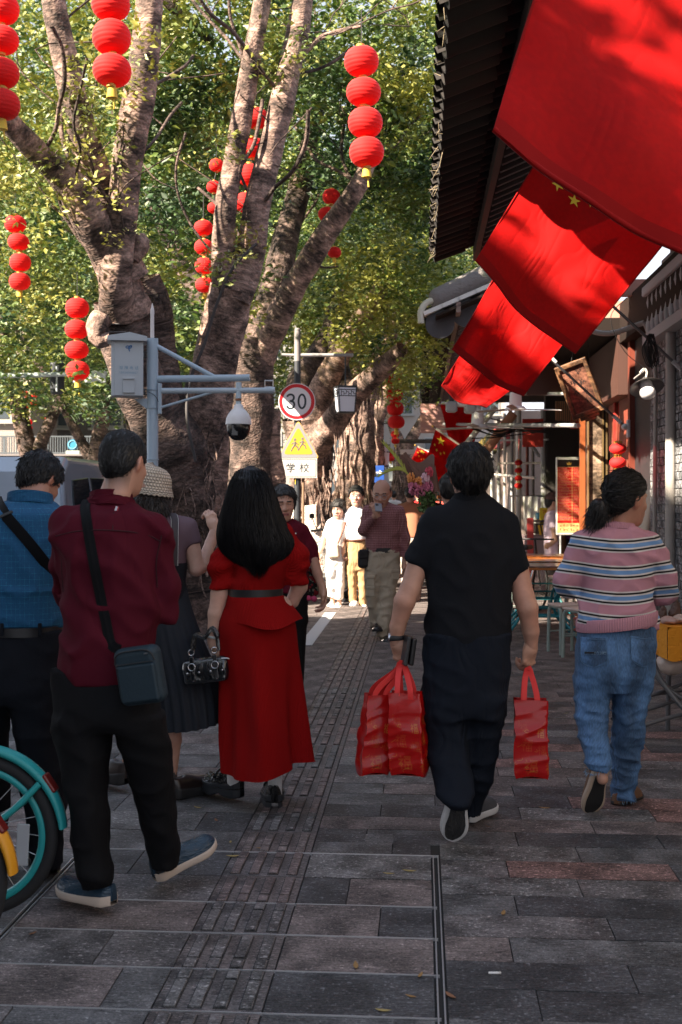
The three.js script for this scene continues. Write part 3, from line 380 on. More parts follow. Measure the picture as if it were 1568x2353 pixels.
// third banyan, white-washed foot, leaning limbs over the pavement
{
  const base = gd(728, 18.6);
  const t = tree('banyan_tree', 'third banyan with whitewashed foot and limbs leaning over the pavement', base, [
    { p: [[728, 1365, 18.6, 62], [722, 1250, 18.6, 52], [716, 1140, 18.6, 50], [712, 1040, 18.5, 56], [704, 960, 18.4, 60]], o: { flute: 0.1, dens: 20 } },
    { n: 'whitewashed_foot', p: [[728, 1372, 18.6, 64], [723, 1260, 18.6, 55], [718, 1175, 18.6, 53.5], [716, 1160, 18.6, 52]], m: whitewash, o: { flute: 0.1, dens: 20, rough: 0.1 } },
    { p: [[700, 1010, 18.4, 46], [740, 900, 18.2, 34], [780, 820, 18, 28], [820, 750, 17.8, 24], [860, 690, 17.6, 20], [900, 600, 17.4, 16]] },
    { p: [[705, 1040, 18.4, 44], [760, 980, 18, 34], [820, 900, 17.8, 30], [880, 845, 17.5, 26], [925, 800, 17.2, 18]] },
    { p: [[700, 980, 18.5, 40], [690, 880, 18.8, 34], [730, 820, 19, 30], [760, 760, 19.2, 26], [790, 660, 19.5, 20]], m: barkD },
    { p: [[800, 920, 17.9, 16], [790, 860, 18.2, 18], [772, 800, 18.6, 18], [765, 700, 19, 14]], m: barkD },
  ], [
    [U(900, 720, 17.2), 0.95, 0.75, 0.7, 420, 0.85, 0.9], [U(960, 800, 17.8), 0.4, 0.5, 0.6, 110, 0.8, 0.9], [U(840, 660, 18.5), 1.0, 0.7, 0.8, 300, 0.5], [U(960, 650, 18.5), 0.8, 0.9, 0.8, 380, 0.7], [U(780, 760, 19.5), 0.9, 0.6, 0.6, 160, 0.6], [U(900, 860, 19.5), 0.8, 0.5, 0.6, 160, 0.55], [U(900, 480, 20), 1.8, 1.8, 1, 900, 0.25],
  ]);
  const R = new MB(); rs(34); for (let i = 0; i < 110; i++) { const x = rr(690, 760), y = rr(960, 1180), q0 = U(x, y, 18.6 - 0.34 + rr(-0.02, 0.1)).sub(base); let q = q0.clone(); const pts = [q]; for (let k = 0; k < 4; k++) { q = q.clone().add(V(rr(-0.05, 0.05), -rr(0.06, 0.24), rr(-0.02, 0.03))); pts.push(q); } R.tube(pts, rr(0.006, 0.018), 10, 5); } for (let i = 0; i < 34; i++) { const x = rr(760, 880), q = U(x, 925 - (x - 760) * 0.35 + rr(-8, 8), 17.8).sub(base), l = rr(0.2, 0.9); R.tube([q, q.clone().add(V(rr(-0.03, 0.03), -l / 2, 0)), q.clone().add(V(rr(-0.06, 0.06), -l, 0))], rr(0.005, 0.014), 8, 5); } R.build('aerial_root', bark, t, { kind: 'stuff' });
}
// fourth, farther along
for (const [px, d, r, label] of [[815, 22.5, 44, 'gnarled fourth banyan with hanging roots behind the couple in white'], [845, 26, 34, 'pale rooted banyan just left of the blue arrow sign'], [925, 36, 22, 'leaning far trunk behind the blue arrow sign']]) {
  const base = gd(px, d), k = F / d, gy = HY + EYE * k;
  const t = tree('banyan_tree', label, base, [{ p: [[px, gy + 4, d, r * 1.3], [px, gy - 1.2 * k, d, r], [px + 6, gy - 2.4 * k, d, r * 1.05], [px + 10, gy - 3.2 * k, d, r * 0.9]], o: { flute: 0.16, dens: 16 } }, { p: [[px + 5, gy - 2.9 * k, d, r * 0.7], [px + 50, gy - 4 * k, d, r * 0.5], [px + 110, gy - 5.2 * k, d - 0.6, r * 0.36]] }, { p: [[px, gy - 2.9 * k, d, r * 0.7], [px - 30, gy - 4.2 * k, d, r * 0.5], [px - 30, gy - 6 * k, d, r * 0.36]] }], [[U(px + 90, gy - 5.4 * k, d), 2.2, 1.3, 1.6, 620, 0.5, 1.3], [U(px - 60, gy - 6.2 * k, d), 2.2, 1.6, 1.6, 560, 0.3, 1.3], [U(px + 60, gy - 7.6 * k, d + 1), 3, 2, 2, 760, 0.35, 1.4]]);
  const R = new MB(); for (let i = 0; i < 44; i++) { const a = rr(-1.4, 1.4), q0 = base.clone().multiplyScalar(0).add(V(Math.sin(a) * r * d / F * 1.02, rr(1.2, 3.2), Math.cos(a) * r * d / F * 1.02)); let q = q0; const pts = [q]; for (let n = 0; n < 4; n++) { q = q.clone().add(V(rr(-0.06, 0.06), -rr(0.1, 0.34), rr(-0.01, 0.03))); pts.push(q); } R.tube(pts, rr(0.012, 0.03), 10, 5); } R.build('aerial_root', bark, t, { kind: 'stuff' });
}
// across the road, and the far green
for (const [px, d, r, lean, n, ye, label] of [[70, 27, 30, -70, 900, 0.5, 'leaning street tree across the road at the left edge'], [215, 25, 24, 90, 900, 0.35, 'dark street tree across the road behind the traffic arm'], [330, 30, 26, 40, 900, 0.3, 'street tree across the road behind the grey cabinet'], [-60, 22, 26, 60, 700, 0.45, 'street tree across the road reaching in from the left'], [520, 33, 26, -20, 900, 0.5, 'bright leafed street tree far across the road between the banyan stems']]) {
  const base = gd(px, d), k = F / d, gy = HY + EYE * k;
  tree('street_tree', label, base, [{ p: [[px, gy + 4, d, r * 1.2], [px - lean * 0.15, gy - 1.5 * k, d, r * 0.85], [px + lean * 0.2, gy - 3 * k, d, r * 0.75], [px + lean * 0.7, gy - 4.6 * k, d, r * 0.5], [px + lean, gy - 6.5 * k, d, r * 0.3]] }, { p: [[px, gy - 2.2 * k, d, r * 0.6], [px - lean, gy - 3.8 * k, d, r * 0.4], [px - lean * 2, gy - 5.2 * k, d, r * 0.25]] }],
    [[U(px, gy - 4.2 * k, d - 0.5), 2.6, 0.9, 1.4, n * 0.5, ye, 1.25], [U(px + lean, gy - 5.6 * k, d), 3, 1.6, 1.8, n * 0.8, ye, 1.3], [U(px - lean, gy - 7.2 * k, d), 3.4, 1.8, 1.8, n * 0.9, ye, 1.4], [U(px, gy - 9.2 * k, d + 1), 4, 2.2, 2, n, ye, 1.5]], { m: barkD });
}
{ const t = thing('far_trees', 'mass of sunlit trees closing the end of the street', 'trees', V(0, 0, 0)); t.userData.kind = 'stuff'; const bl = []; rs(71); for (let i = 0; i < 34; i++) { const px = rr(300, 1150), d = rr(38, 60); bl.push([U(px, rr(120, 1010), d), rr(2.5, 4), rr(1.8, 3), 2, 260, rr(0.2, 0.7), 2.2]); } for (let i = 0; i < 26; i++) bl.push([U(rr(-200, 500), rr(-100, 820), rr(36, 46)), rr(2.5, 4), rr(1.6, 2.8), 2, 260, rr(0.3, 0.7), 2]); crown(t, bl, V(0, 0, 0)); }
// unseen street trees added out of the frame on the left, and the row of buildings across the road behind them: placed to shade the near pavement and banyan foot
for (const [u, v, label, n] of [[-4.2, 1.4, 'unseen street tree just left of the viewer, placed for shade', 420], [-4.0, -5, 'unseen street tree behind the viewer on the left, placed for shade', 300], [-9.8, 4.6, 'unseen street tree across the road left of the picture, placed for shade', 700]]) {
  const b = S(u, -0.02, v); const t = thing('street_tree', label, 'tree', b); add('trunk', limbGeo([[V(0, 0, 0), 0.34], [V(0.05, 2, 0), 0.26], [V(0.1, 4, 0.1), 0.22], [V(0, 6.5, 0), 0.12]], { flute: 0.05 }), bark, t);
  crown(t, [[b.clone().add(V(-1.2, 5.2, 0)), 2.2, 1.5, 2.0, n, 0.4, 1.6], [b.clone().add(V(0.5, 6.6, -0.3)), 2.4, 1.6, 2.2, n, 0.4, 1.6]], b);
}
// ---------------------------------------------------------------- people
const SKIN = [0.50, 0.27, 0.19], SKINL = [0.60, 0.36, 0.27], SKIND = [0.40, 0.20, 0.135];
const skinBump = tex(128, 128, (u, v) => 0.5 + 0.3 * (pnoise(u, v, 32, 32) - 0.5) + 0.3 * (pnoise(u, v, 64, 64) - 0.5));
const skinM = mat([1, 1, 1], 0.52, { vertexColors: true, bumpMap: rep(skinBump, 12), bumpScale: 0.0007 });
const weave = tex(128, 128, (u, v, i, j) => 0.5 + 0.25 * Math.sin(i * Math.PI / 2) * Math.sin(j * Math.PI / 2) + 0.3 * (pnoise(u, v, 16, 16) - 0.5));
const creaseT = tex(256, 256, (u, v) => { const a = pnoise(u, v, 6, 3), b = pnoise((u + a * 0.2) % 1, v, 12, 5); return 0.5 + 0.5 * (Math.abs(b - 0.5) * -1.6 + 0.4) + 0.35 * (a - 0.5); });
const rib = tex(64, 8, (u) => 0.5 + 0.5 * Math.sin(u * Math.PI * 2 * 8));
const cloth = (c, r = 0.85, o = {}) => mat(c, r, { bumpMap: rep(weave, 9), bumpScale: 0.0012, specularIntensity: 0.22, ...o });
const hairT = tex(256, 64, (u, v) => 0.25 + 0.75 * pnoise(u, v, 128, 2) * (0.6 + 0.4 * pnoise(u, v, 37, 3)));
const hairM = mat([0.007, 0.006, 0.006], 0.5, { bumpMap: rep(hairT, 6, 1.5), bumpScale: 0.002 });
const hairSoft = mat([0.011, 0.010, 0.010], 0.5);
const hairGrey = mat([0.10, 0.095, 0.09], 0.5);
const fold = (fx, fy, fz, amp, lean = 0) => (x, y, z) => { const a = noi(x * fx + y * lean, y * fy, z * fz), b = noi(x * fx * 2.1 + 5 + y * lean, y * fy * 2.1, z * fz * 2.1); const q = n => 1 / (1 + n * n * 60); return -amp * (q(a) + 0.6 * q(b) - 0.6); };

class Person {
  constructor(d, bx, label, group) {
    this.d = d; this.X0 = (bx - 784) * d / F; this.k = d / F;
    this.o = thing('person', label, 'person', V(this.X0, 0, -d), group); this.skin = [];
  }
  L(px, py, dz = 0) { const e = (this.d - dz) / F; return [(px - 784) * e - this.X0, EYE - (py - HY) * e, dz]; }
  P(px, py, dz = 0) { return V(...this.L(px, py, dz)); }
  W(px, py, dz = 0) { return this.P(px, py, dz).add(this.o.position); }
  C(a, ra, b, rb, flat) { return cone(this.L(...a), this.L(...b), ra * this.k, rb * this.k, flat); }
  chain(list) { const o = []; for (let i = 0; i < list.length - 1; i++) o.push(this.C(list[i].slice(0, 3), list[i][3], list[i + 1].slice(0, 3), list[i + 1][3], i === list.length - 2 ? 1 : 0)); return o; }
  LF(rows, pow) { return loft(rows.map(([py, xl, xr, rz, cz = 0]) => { const a = this.L(xl, py, cz), b = this.L(xr, py, cz); return [a[1], (a[0] + b[0]) / 2, cz, (b[0] - a[0]) / 2, rz]; }), pow); }
  box(xl, yt, xr, yb, z0 = -0.35, z1 = 0.35, pad = 0.03) { const a = this.L(xl, yb, 0), b = this.L(xr, yt, 0); return [[a[0] - pad, a[1] - pad, z0], [b[0] + pad, b[1] + pad, z1]]; }
  cloth(name, list, box, m, { k = 0.035, f, cell = 0.011, R = 0.2, uvf, ud, cut } = {}) {
    const base = blend(list, k); let g = f ? (x, y, z) => base(x, y, z) + f(x, y, z) : base; if (cut) { const h = g; g = (x, y, z) => Math.max(h(x, y, z), cut(x, y, z)); }
    this[name + 'F'] = g; return add(name, mesh(g, box[0], box[1], cell, { R, uvf }), m, this.o, ud);
  }
  limb(list, skin, box, cell = 0.007, k = 0.012) { this.skin.push(mesh(blend(list, k), box[0], box[1], cell, { R: 0.06, color: (x, y, z) => { const n = 1 + 0.16 * noi(x * 16, y * 12, z * 16) + 0.08 * noi(x * 60, y * 60, z * 60), m = 1 - 0.14 * Math.max(0, noi(x * 9 + 4, y * 9, z * 9)); return [skin[0] * n, skin[1] * n * m, skin[2] * n * m]; } })); }
  head(cx, cy, hpx, ry, rx, rz, skin, o = {}, dz = 0) {
    const s = hpx * this.k / 0.235, m = M4(...this.L(cx, cy, dz), rx, ry, rz, s); this.hm = m; const g = headGeo(skin, o); g.applyMatrix4(m); this.skin.push(g); return m;
  }
  hand(pos, e, mirror, skin, curl, thumb, s = 1) { const g = handGeo(skin, curl, thumb); if (mirror) { g.scale(-1, 1, 1); const ix = g.index.array; for (let i = 0; i < ix.length; i += 3) { const t = ix[i]; ix[i] = ix[i + 1]; ix[i + 1] = t; } g.computeVertexNormals(); } g.applyMatrix4(M4(...pos, e[0], e[1], e[2], s)); this.skin.push(g); }
  body() { return add('body', mergeGeometries(this.skin), skinM, this.o); }
  hair(o, m = hairM) { const g = hairGeo(o); g.applyMatrix4(this.hm); return add('hair', g, m, this.o); }
  shoe(o, pos, e, mu, ms) { const g = thing0('shoe'); const p = shoeParts(o); add('shoe_upper', p.upper, mu, g); add('sole', p.sole, ms, g); g.matrixAutoUpdate = true; g.position.set(...pos); g.rotation.set(e[0], e[1], e[2], 'YXZ'); this.o.add(g); return g; }
}
const thing0 = n => { const g = new THREE.Group(); g.name = n; return g; };
const collar = (m, pts, h, th) => 0;
function ring(P, cx, py, cz, rx, rz, h, tilt, th = 0.012, flare = 0) {      // a standing band of cloth round a neck or waist, px centre, metres radii
  const c = P.L(cx, py, cz); return sheet(40, 6, (s, t) => { const a = s * Math.PI * 2 + Math.PI, q = t * 6, prof = [[1, 0], [1 + flare * 0.5, 0.5], [1 + flare, 1], [1 + flare, 1.02], [1 + flare - th * 12, 1], [1 - th * 12, 0], [1, 0]][Math.round(q)]; const r = prof[0]; return V(c[0] + Math.sin(a) * rx * r, c[1] + prof[1] * h - Math.cos(a) * tilt, c[2] + Math.cos(a) * rz * r); }, (s, t) => [s, t], true);
}
const dark = mat([0.02, 0.02, 0.022], 0.6), steel = mat([0.55, 0.55, 0.56], 0.3, { metalness: 1 });
const leatherB = mat([0.012, 0.012, 0.013], 0.28), white = mat([0.75, 0.74, 0.72], 0.6);

// ---- man in black with two red bags
{
  const p = new Person(5.05, 1072, 'man in black polo shirt and baggy dark jeans walking away with red bags');
  const shirtM = cloth([0.011, 0.012, 0.015], 0.85), jean = cloth([0.010, 0.013, 0.020], 0.88, { bumpMap: rep(creaseT, 2.2), bumpScale: 0.012 });
  const torso = p.LF([[1128, 1050, 1114, 0.05, -0.01], [1150, 1032, 1134, 0.075], [1172, 1004, 1158, 0.1], [1200, 985, 1180, 0.118], [1260, 976, 1184, 0.132], [1330, 980, 1176, 0.135], [1400, 984, 1170, 0.14], [1476, 976, 1173, 0.142]], 2.2);
  p.cloth('shirt', [torso, p.C([1006, 1200, 0], 34, [960, 1297, 0.0], 31, 1), p.C([1156, 1204, 0], 34, [1193, 1310, 0.0], 29, 1)], p.box(925, 1120, 1220, 1480), shirtM, { f: fold(3.5, 3, 3.5, 0.013, 2) });
  add('collar', ring(p, 1082, 1166, 0.0, 0.083, 0.075, 0.05, -0.022, 0.012, -0.06), shirtM, p.o);
  const TF = fold(2.6, 4, 2.6, 0.012, 3);
  p.cloth('trousers', [p.LF([[1455, 980, 1170, 0.135], [1520, 972, 1168, 0.15], [1600, 972, 1163, 0.15], [1640, 974, 1158, 0.13]]), p.LF([[1600, 972, 1075, 0.13, 0.0], [1680, 972, 1078, 0.125, 0.0], [1750, 984, 1080, 0.115, 0.05], [1800, 997, 1086, 0.1, 0.12], [1838, 1012, 1082, 0.085, 0.2], [1856, 1030, 1072, 0.06, 0.2]]), p.LF([[1600, 1068, 1162, 0.13, 0], [1690, 1064, 1152, 0.12, -0.04], [1750, 1064, 1142, 0.11, -0.08], [1806, 1066, 1127, 0.1, -0.13], [1840, 1066, 1110, 0.09, -0.17], [1872, 1066, 1100, 0.08, -0.2]])], p.box(960, 1450, 1180, 1880), jean, { f: TF, k: 0.03 });
  p.limb([...p.chain([[965, 1285, 0, 25], [944, 1352, 0.02, 23.5], [930, 1382, 0.03, 24], [914, 1440, 0.0, 18], [910, 1482, -0.02, 14]])], SKIN, p.box(880, 1260, 1000, 1500));
  p.limb([...p.chain([[1188, 1296, 0, 25], [1204, 1372, 0.02, 24], [1212, 1396, 0.03, 24], [1220, 1450, 0.0, 19], [1222, 1492, -0.02, 13]])], SKIN, p.box(1150, 1270, 1260, 1510));
  p.hand(p.L(912, 1466, -0.02), [-0.12, 2.4, -0.12], false, SKIN, 1.1, 0.8, 1.0);
  p.hand(p.L(1221, 1478, -0.02), [-0.12, -2.5, 0.05], true, SKIN, 0.9, 0.7, 1.0);
  p.limb([p.C([1079, 1120, -0.01], 29, [1080, 1172, 0], 33)], SKIN, p.box(1035, 1080, 1125, 1185), 0.01);
  p.head(1079, 1093, 124, Math.PI + 0.08, -0.06, 0.0, SKIN, { brow: false }, 0.0);
  p.body();
  p.hair({ thick: 0.019, n: 1800, len: 0.04, rough: 0.006, seed: 11, rad: 0.0013, flow: q => V(q.x * 4, -0.35 + (q.y < 0.05 ? -0.6 : 0), -0.25), line: pw([[-0.14, -0.078], [-0.07, -0.07], [-0.03, -0.03], [0.0, 0.0], [0.02, -0.012], [0.04, 0.03], [0.1, 0.07]]), wild: 0.22 });
  const wt = thing0('wrist_watch'); const a = p.P(911, 1466, -0.012); const wb = new MB(); wb.geo(new THREE.TorusGeometry(0.0325, 0.006, 8, 28), new THREE.Matrix4().compose(a, new THREE.Quaternion().setFromEuler(new THREE.Euler(1.45, 0.1, 0)), V(1, 1, 2))); wb.build('strap', dark, wt); const wc = new MB(); wc.geo(new THREE.CylinderGeometry(0.019, 0.019, 0.009, 20), M4(a.x - 0.031, a.y + 0.003, a.z + 0.004, 0, 0, 1.5)); wc.build('case', steel, wt); p.o.add(wt);
  const sw = mat([0.62, 0.62, 0.62], 0.6), sg = mat([0.03, 0.03, 0.032], 0.75, { bumpMap: rep(tex(64, 64, (u, v) => pnoise(u, v, 9, 9) > 0.52 ? 1 : 0.1), 3, 4), bumpScale: 0.004 });
  const mesh1 = mat([0.06, 0.062, 0.07], 0.8, { bumpMap: rep(weave, 4), bumpScale: 0.002 });
  const ls = p.shoe({ l: 0.29, w: 0.105, sole: 0.03, top: 0.07 }, p.L(1061, 1812, 0.17), [0, 0, 0], mesh1, sw); ls.rotation.set(1.17, Math.PI + 0.22, 0.06, 'YXZ');
  const tread = sheet(20, 26, (s, t) => { const hw = 0.042 * (0.78 + 0.3 * sst(0.35, 0.72, t)) * Math.sqrt(Math.max(0, 1 - Math.pow(Math.abs(t - 0.5) * 2, 4))); return V((s - 0.5) * 2 * hw + 0.004, -0.0035 + 0.012 * sst(0.75, 1, t) + 0.0025 * (noi(s * 7, t * 9) > 0.05 ? -1 : 0.2), 0.012 + t * 0.265); });
  add('tread', tread, sg, ls);
  p.shoe({ l: 0.28, w: 0.1, sole: 0.03, top: 0.07 }, p.L(1072, 1891, -0.2), [0, Math.PI - 0.55, 0], mesh1, sw);
}
// ---- woman in the red knit dress
{
  const p = new Person(5.6, 615, 'woman with long black hair in red knit top and long red skirt, seen from behind');
  const redB = rep(rib, 14, 1), red = mat([0.27, 0.005, 0.005], 0.9, { bumpMap: redB, bumpScale: 0.002, specularIntensity: 0.2 });
  const torso = p.LF([[1188, 585, 632, 0.05], [1204, 545, 665, 0.075], [1225, 533, 672, 0.1], [1262, 534, 668, 0.11], [1310, 536, 656, 0.105], [1358, 528, 648, 0.098], [1372, 526, 648, 0.098]], 2.2);
  const ridge = (x, y, z) => { const r = Math.abs(x) > 0.135 ? 1 : 0; return fold(4, 4, 4, 0.006)(x, y, z) + r * 0.008 * Math.sin(y * 75 + noi(x * 8, y * 3, z * 8) * 3) * sst(0.14, 0.18, Math.abs(x)) * sst(1.24, 1.18, y) * sst(0.99, 1.04, y); };
  p.cloth('knit_top', [torso, p.C([547, 1234, 0], 19, [511, 1296, 0], 29), p.C([511, 1296, 0], 29, [509, 1352, 0], 25, 1), p.C([656, 1232, 0], 19, [682, 1280, -0.02], 28), p.C([682, 1280, -0.02], 29, [681, 1338, -0.05], 26, 1)], p.box(470, 1180, 725, 1380), red, { f: ridge, cell: 0.009, k: 0.03 });
  const c = (y, a) => { const q = p.L(a, y, 0); return q; };
  const bl = p.L(526, 1361), br = p.L(648, 1361), bx = (bl[0] + br[0]) / 2, bw = (br[0] - bl[0]) / 2;
  const ova = (a, rx, rz) => V(Math.sin(a) * rx, 0, Math.cos(a) * rz);
  add('belt', sheet(48, 4, (s, t) => { const q = ova(s * 6.2832 + 3.1416, bw + 0.006, 0.105), yy = [1371, 1370, 1361, 1353, 1352][Math.round(t * 4)]; return V(bx + q.x, p.L(0, yy)[1], q.z); }, null, true), mat([0.012, 0.011, 0.012], 0.45), p.o);
  const pep = (s, t) => { const a = s * 6.2832 + 3.1416, w = Math.sin(a * 4 + 0.5) * 0.5 + Math.sin(a * 2 + 1) * 0.4; const g = Math.pow(t, 0.8), cx = mix(bx, p.L(606, 0)[0], t); const q = ova(a, mix(bw + 0.003, 0.19, g) + w * 0.014 * t, mix(0.1, 0.17, g) + w * 0.02 * t); const y = mix(p.L(0, 1366)[1], p.L(0, 1422)[1], t) - t * (0.02 * Math.cos(a) + w * 0.015); return V(cx + q.x, y, q.z); };
  add('peplum', sheet(96, 10, pep, (s, t) => [s * 1.1, t * 0.12], true), red, p.o);
  const sk = [[1366, 528, 648, 0.098], [1425, 504, 678, 0.135], [1500, 507, 688, 0.15], [1600, 512, 700, 0.16], [1700, 515, 713, 0.17], [1763, 519, 719, 0.18]].map(r => { const a = p.L(r[1], r[0]), b = p.L(r[2], r[0]); return [a[1], (a[0] + b[0]) / 2, 0, (b[0] - a[0]) / 2, r[3]]; }), sf = loft(sk);
  add('skirt', sheet(128, 60, (s, t) => { const a = s * 6.2832 + 3.1416, y0 = mix(sf.y1, sf.y0, t), r = sf.at(y0); const w = 0.6 * Math.sin(a * 3 + 0.7 + t * 0.8) + 0.6 * Math.sin(a * 5 + 2 - t) + 0.35 * Math.sin(a * 9 + 1 + t) + 0.9 * noi(Math.sin(a) * 2, t * 1.5, Math.cos(a) * 2); const am = 0.04 * sst(0.1, 0.9, t); const push = 0.035 * Math.exp(-((a - 6.28 + 0.35) ** 2) / 0.12) * sst(0.3, 0.7, t); return V(r[1] + Math.sin(a) * (r[3] + w * am), y0 - (t > 0.95 ? (0.018 * Math.sin(a * 2 + 2.4) - 0.02 * Math.sin(a)) * (t - 0.95) / 0.05 : 0), Math.cos(a) * (r[4] + w * am + push)); }, (s, t) => [s * 1.2, t], true), mat([0.27, 0.005, 0.005], 0.9, { bumpMap: rep(rib, 22, 1), bumpScale: 0.0016, specularIntensity: 0.2 }), p.o);
  p.limb(p.chain([[510, 1335, 0.0, 21], [506, 1366, 0.0, 21], [496, 1410, 0.01, 17.5], [489, 1462, 0.01, 12.5], [488, 1482, 0.01, 11.5]]), SKINL, p.box(460, 1310, 550, 1495));
  p.limb(p.chain([[683, 1318, -0.05, 20], [688, 1348, -0.08, 19], [672, 1382, -0.1, 15], [650, 1396, -0.14, 12]]), SKINL, p.box(630, 1300, 720, 1420));
  p.hand(p.L(488, 1470, 0.01), [-0.2, 2.3, -0.25], false, SKINL, 0.95, 0.6, 0.88);
  for (const [x, y, z, x2, y2, z2] of [[536, 1740, 0, 538, 1800, -0.1], [633, 1750, -0.02, 632, 1832, -0.01]]) p.limb([p.C([x, y, z], 13, [x2, y2, z2], 12.5)], SKINL, p.box(500, 1715, 660, 1850));
  p.head(580, 1138, 96, Math.PI - 0.1, -0.08, 0.02, SKINL, { brow: false });
  p.limb([p.C([606, 1196, -0.01], 24, [590, 1400, 0], 40), p.C([560, 1400, 0], 34, [537, 1760, -0.05], 12), p.C([640, 1400, 0], 34, [633, 1770, -0.02], 12), p.C([590, 1225, -0.02], 16, [528, 1262, -0.02], 12), p.C([528, 1262, -0.02], 12, [508, 1345, 0], 15), p.C([620, 1225, -0.02], 16, [672, 1266, -0.03], 12), p.C([672, 1266, -0.03], 12, [683, 1325, -0.05], 15)], SKINL, p.box(470, 1160, 720, 1790), 0.016, 0.03);
  p.body();
  const HR = p.LF([[1071, 569, 585, 0.03, 0.0], [1080, 548, 604, 0.06, 0.0], [1100, 534, 618, 0.095, 0.0], [1140, 523, 632, 0.115, 0.01], [1180, 511, 645, 0.11, 0.02], [1215, 503, 660, 0.12, 0.02], [1245, 503, 674, 0.12, 0.02], [1270, 513, 668, 0.115, 0.02], [1292, 540, 645, 0.1, 0.03], [1306, 566, 624, 0.09, 0.03]], 2.1);
  const hf = (x, y, z) => { const a = Math.atan2(x, z); return HR(x, y, z) + 0.005 * noi(a * 9, y * 2.2, 1) + 0.003 * noi(a * 26, y * 2.5, 4); };
  const hb = p.box(495, 1065, 682, 1310, -0.16, 0.16, 0.01), hg = mesh(hf, hb[0], hb[1], 0.006, { R: 0.12 }), out = { pos: [], idx: [] }; rs(77);
  for (let i = 0; i < 3000; i++) {
    const a = rr(-2.0, 2.0), y0 = p.L(0, rr(1076, 1275))[1], endY = p.L(0, rr(1255, 1330) - 15 * Math.abs(a - 0.1))[1]; const pts = []; const j = rr(-0.004, 0.009), aw = rr(-0.06, 0.06); const n = 7; if (endY > y0 - 0.06) continue;
    for (let q = 0; q < n; q++) { const y = mix(y0, endY, q / (n - 1)), r = HR.at(y), aa = a + aw * q / n + 0.05 * noi(a * 5, y * 3, i); const f = y < HR.y0 ? 0.93 : 1; pts.push(V(r[1] + Math.sin(aa) * (r[3] * f + j), y, r[2] + Math.cos(aa) * (r[4] + j))); }
    const b = out.pos.length / 3; for (let q = 0; q < n; q++) { const w = 0.0016 * (q === n - 1 ? 0.2 : 1); for (let k2 = 0; k2 < 3; k2++) { const t = k2 * 2.0944 + a; out.pos.push(pts[q].x + Math.sin(t) * w, pts[q].y, pts[q].z + Math.cos(t) * w); } }
    for (let q = 0; q < n - 1; q++) for (let k2 = 0; k2 < 3; k2++) { const u = b + q * 3 + k2, v = b + q * 3 + (k2 + 1) % 3; out.idx.push(u, v, u + 3, v, v + 3, u + 3); }
  }
  add('hair', mergeGeometries([hg, strandGeo(out)]), mat([0.006, 0.0055, 0.0065], 0.32, { specularIntensity: 0.45, bumpMap: rep(hairT, 5, 0.6), bumpScale: 0.002 }), p.o);
  const sock = mat([0.72, 0.70, 0.70], 0.9, { bumpMap: rep(rib, 10, 1), bumpScale: 0.002 });
  p.cloth('sock', [p.C([538, 1752, -0.05], 17, [538, 1812, -0.08], 15.5)], p.box(515, 1735, 562, 1830), sock, { cell: 0.008 });
  p.cloth('sock', [p.C([633, 1752, -0.01], 17.5, [632, 1838, -0.005], 16)], p.box(610, 1740, 660, 1860), sock, { cell: 0.008 });
  const chunkM = mat([0.022, 0.025, 0.03], 0.5), pat = mat([0.012, 0.012, 0.013], 0.16, { bumpMap: rep(creaseT, 3), bumpScale: 0.012 });
  const s1 = p.shoe({ l: 0.25, w: 0.1, sole: 0.062, top: 0.075, chunk: 1, toe: 0.06 }, p.L(557, 1834, -0.06), [0, Math.PI + 0.95, 0], pat, chunkM);
  const s2 = p.shoe({ l: 0.25, w: 0.105, sole: 0.062, top: 0.085, chunk: 1, toe: 0.06 }, p.L(632, 1866, 0.06), [0, Math.PI + 0.12, 0], pat, chunkM);
  for (const s of [s1, s2]) { const b = new MB(); b.geo(new THREE.TorusGeometry(0.043, 0.006, 8, 20, Math.PI), M4(0, 0.09, 0.15, -0.5, 0, 0)); b.build('shoe_strap', pat, s); }
  const br2 = new MB(); br2.geo(new THREE.TorusGeometry(0.036, 0.0062, 10, 30), new THREE.Matrix4().compose(p.P(488, 1466, 0.01), new THREE.Quaternion().setFromEuler(new THREE.Euler(1.35, -0.2, 0)), V(1, 0.8, 1))); br2.build('bracelet', mat([0.62, 0.68, 0.68], 0.15), p.o);
}
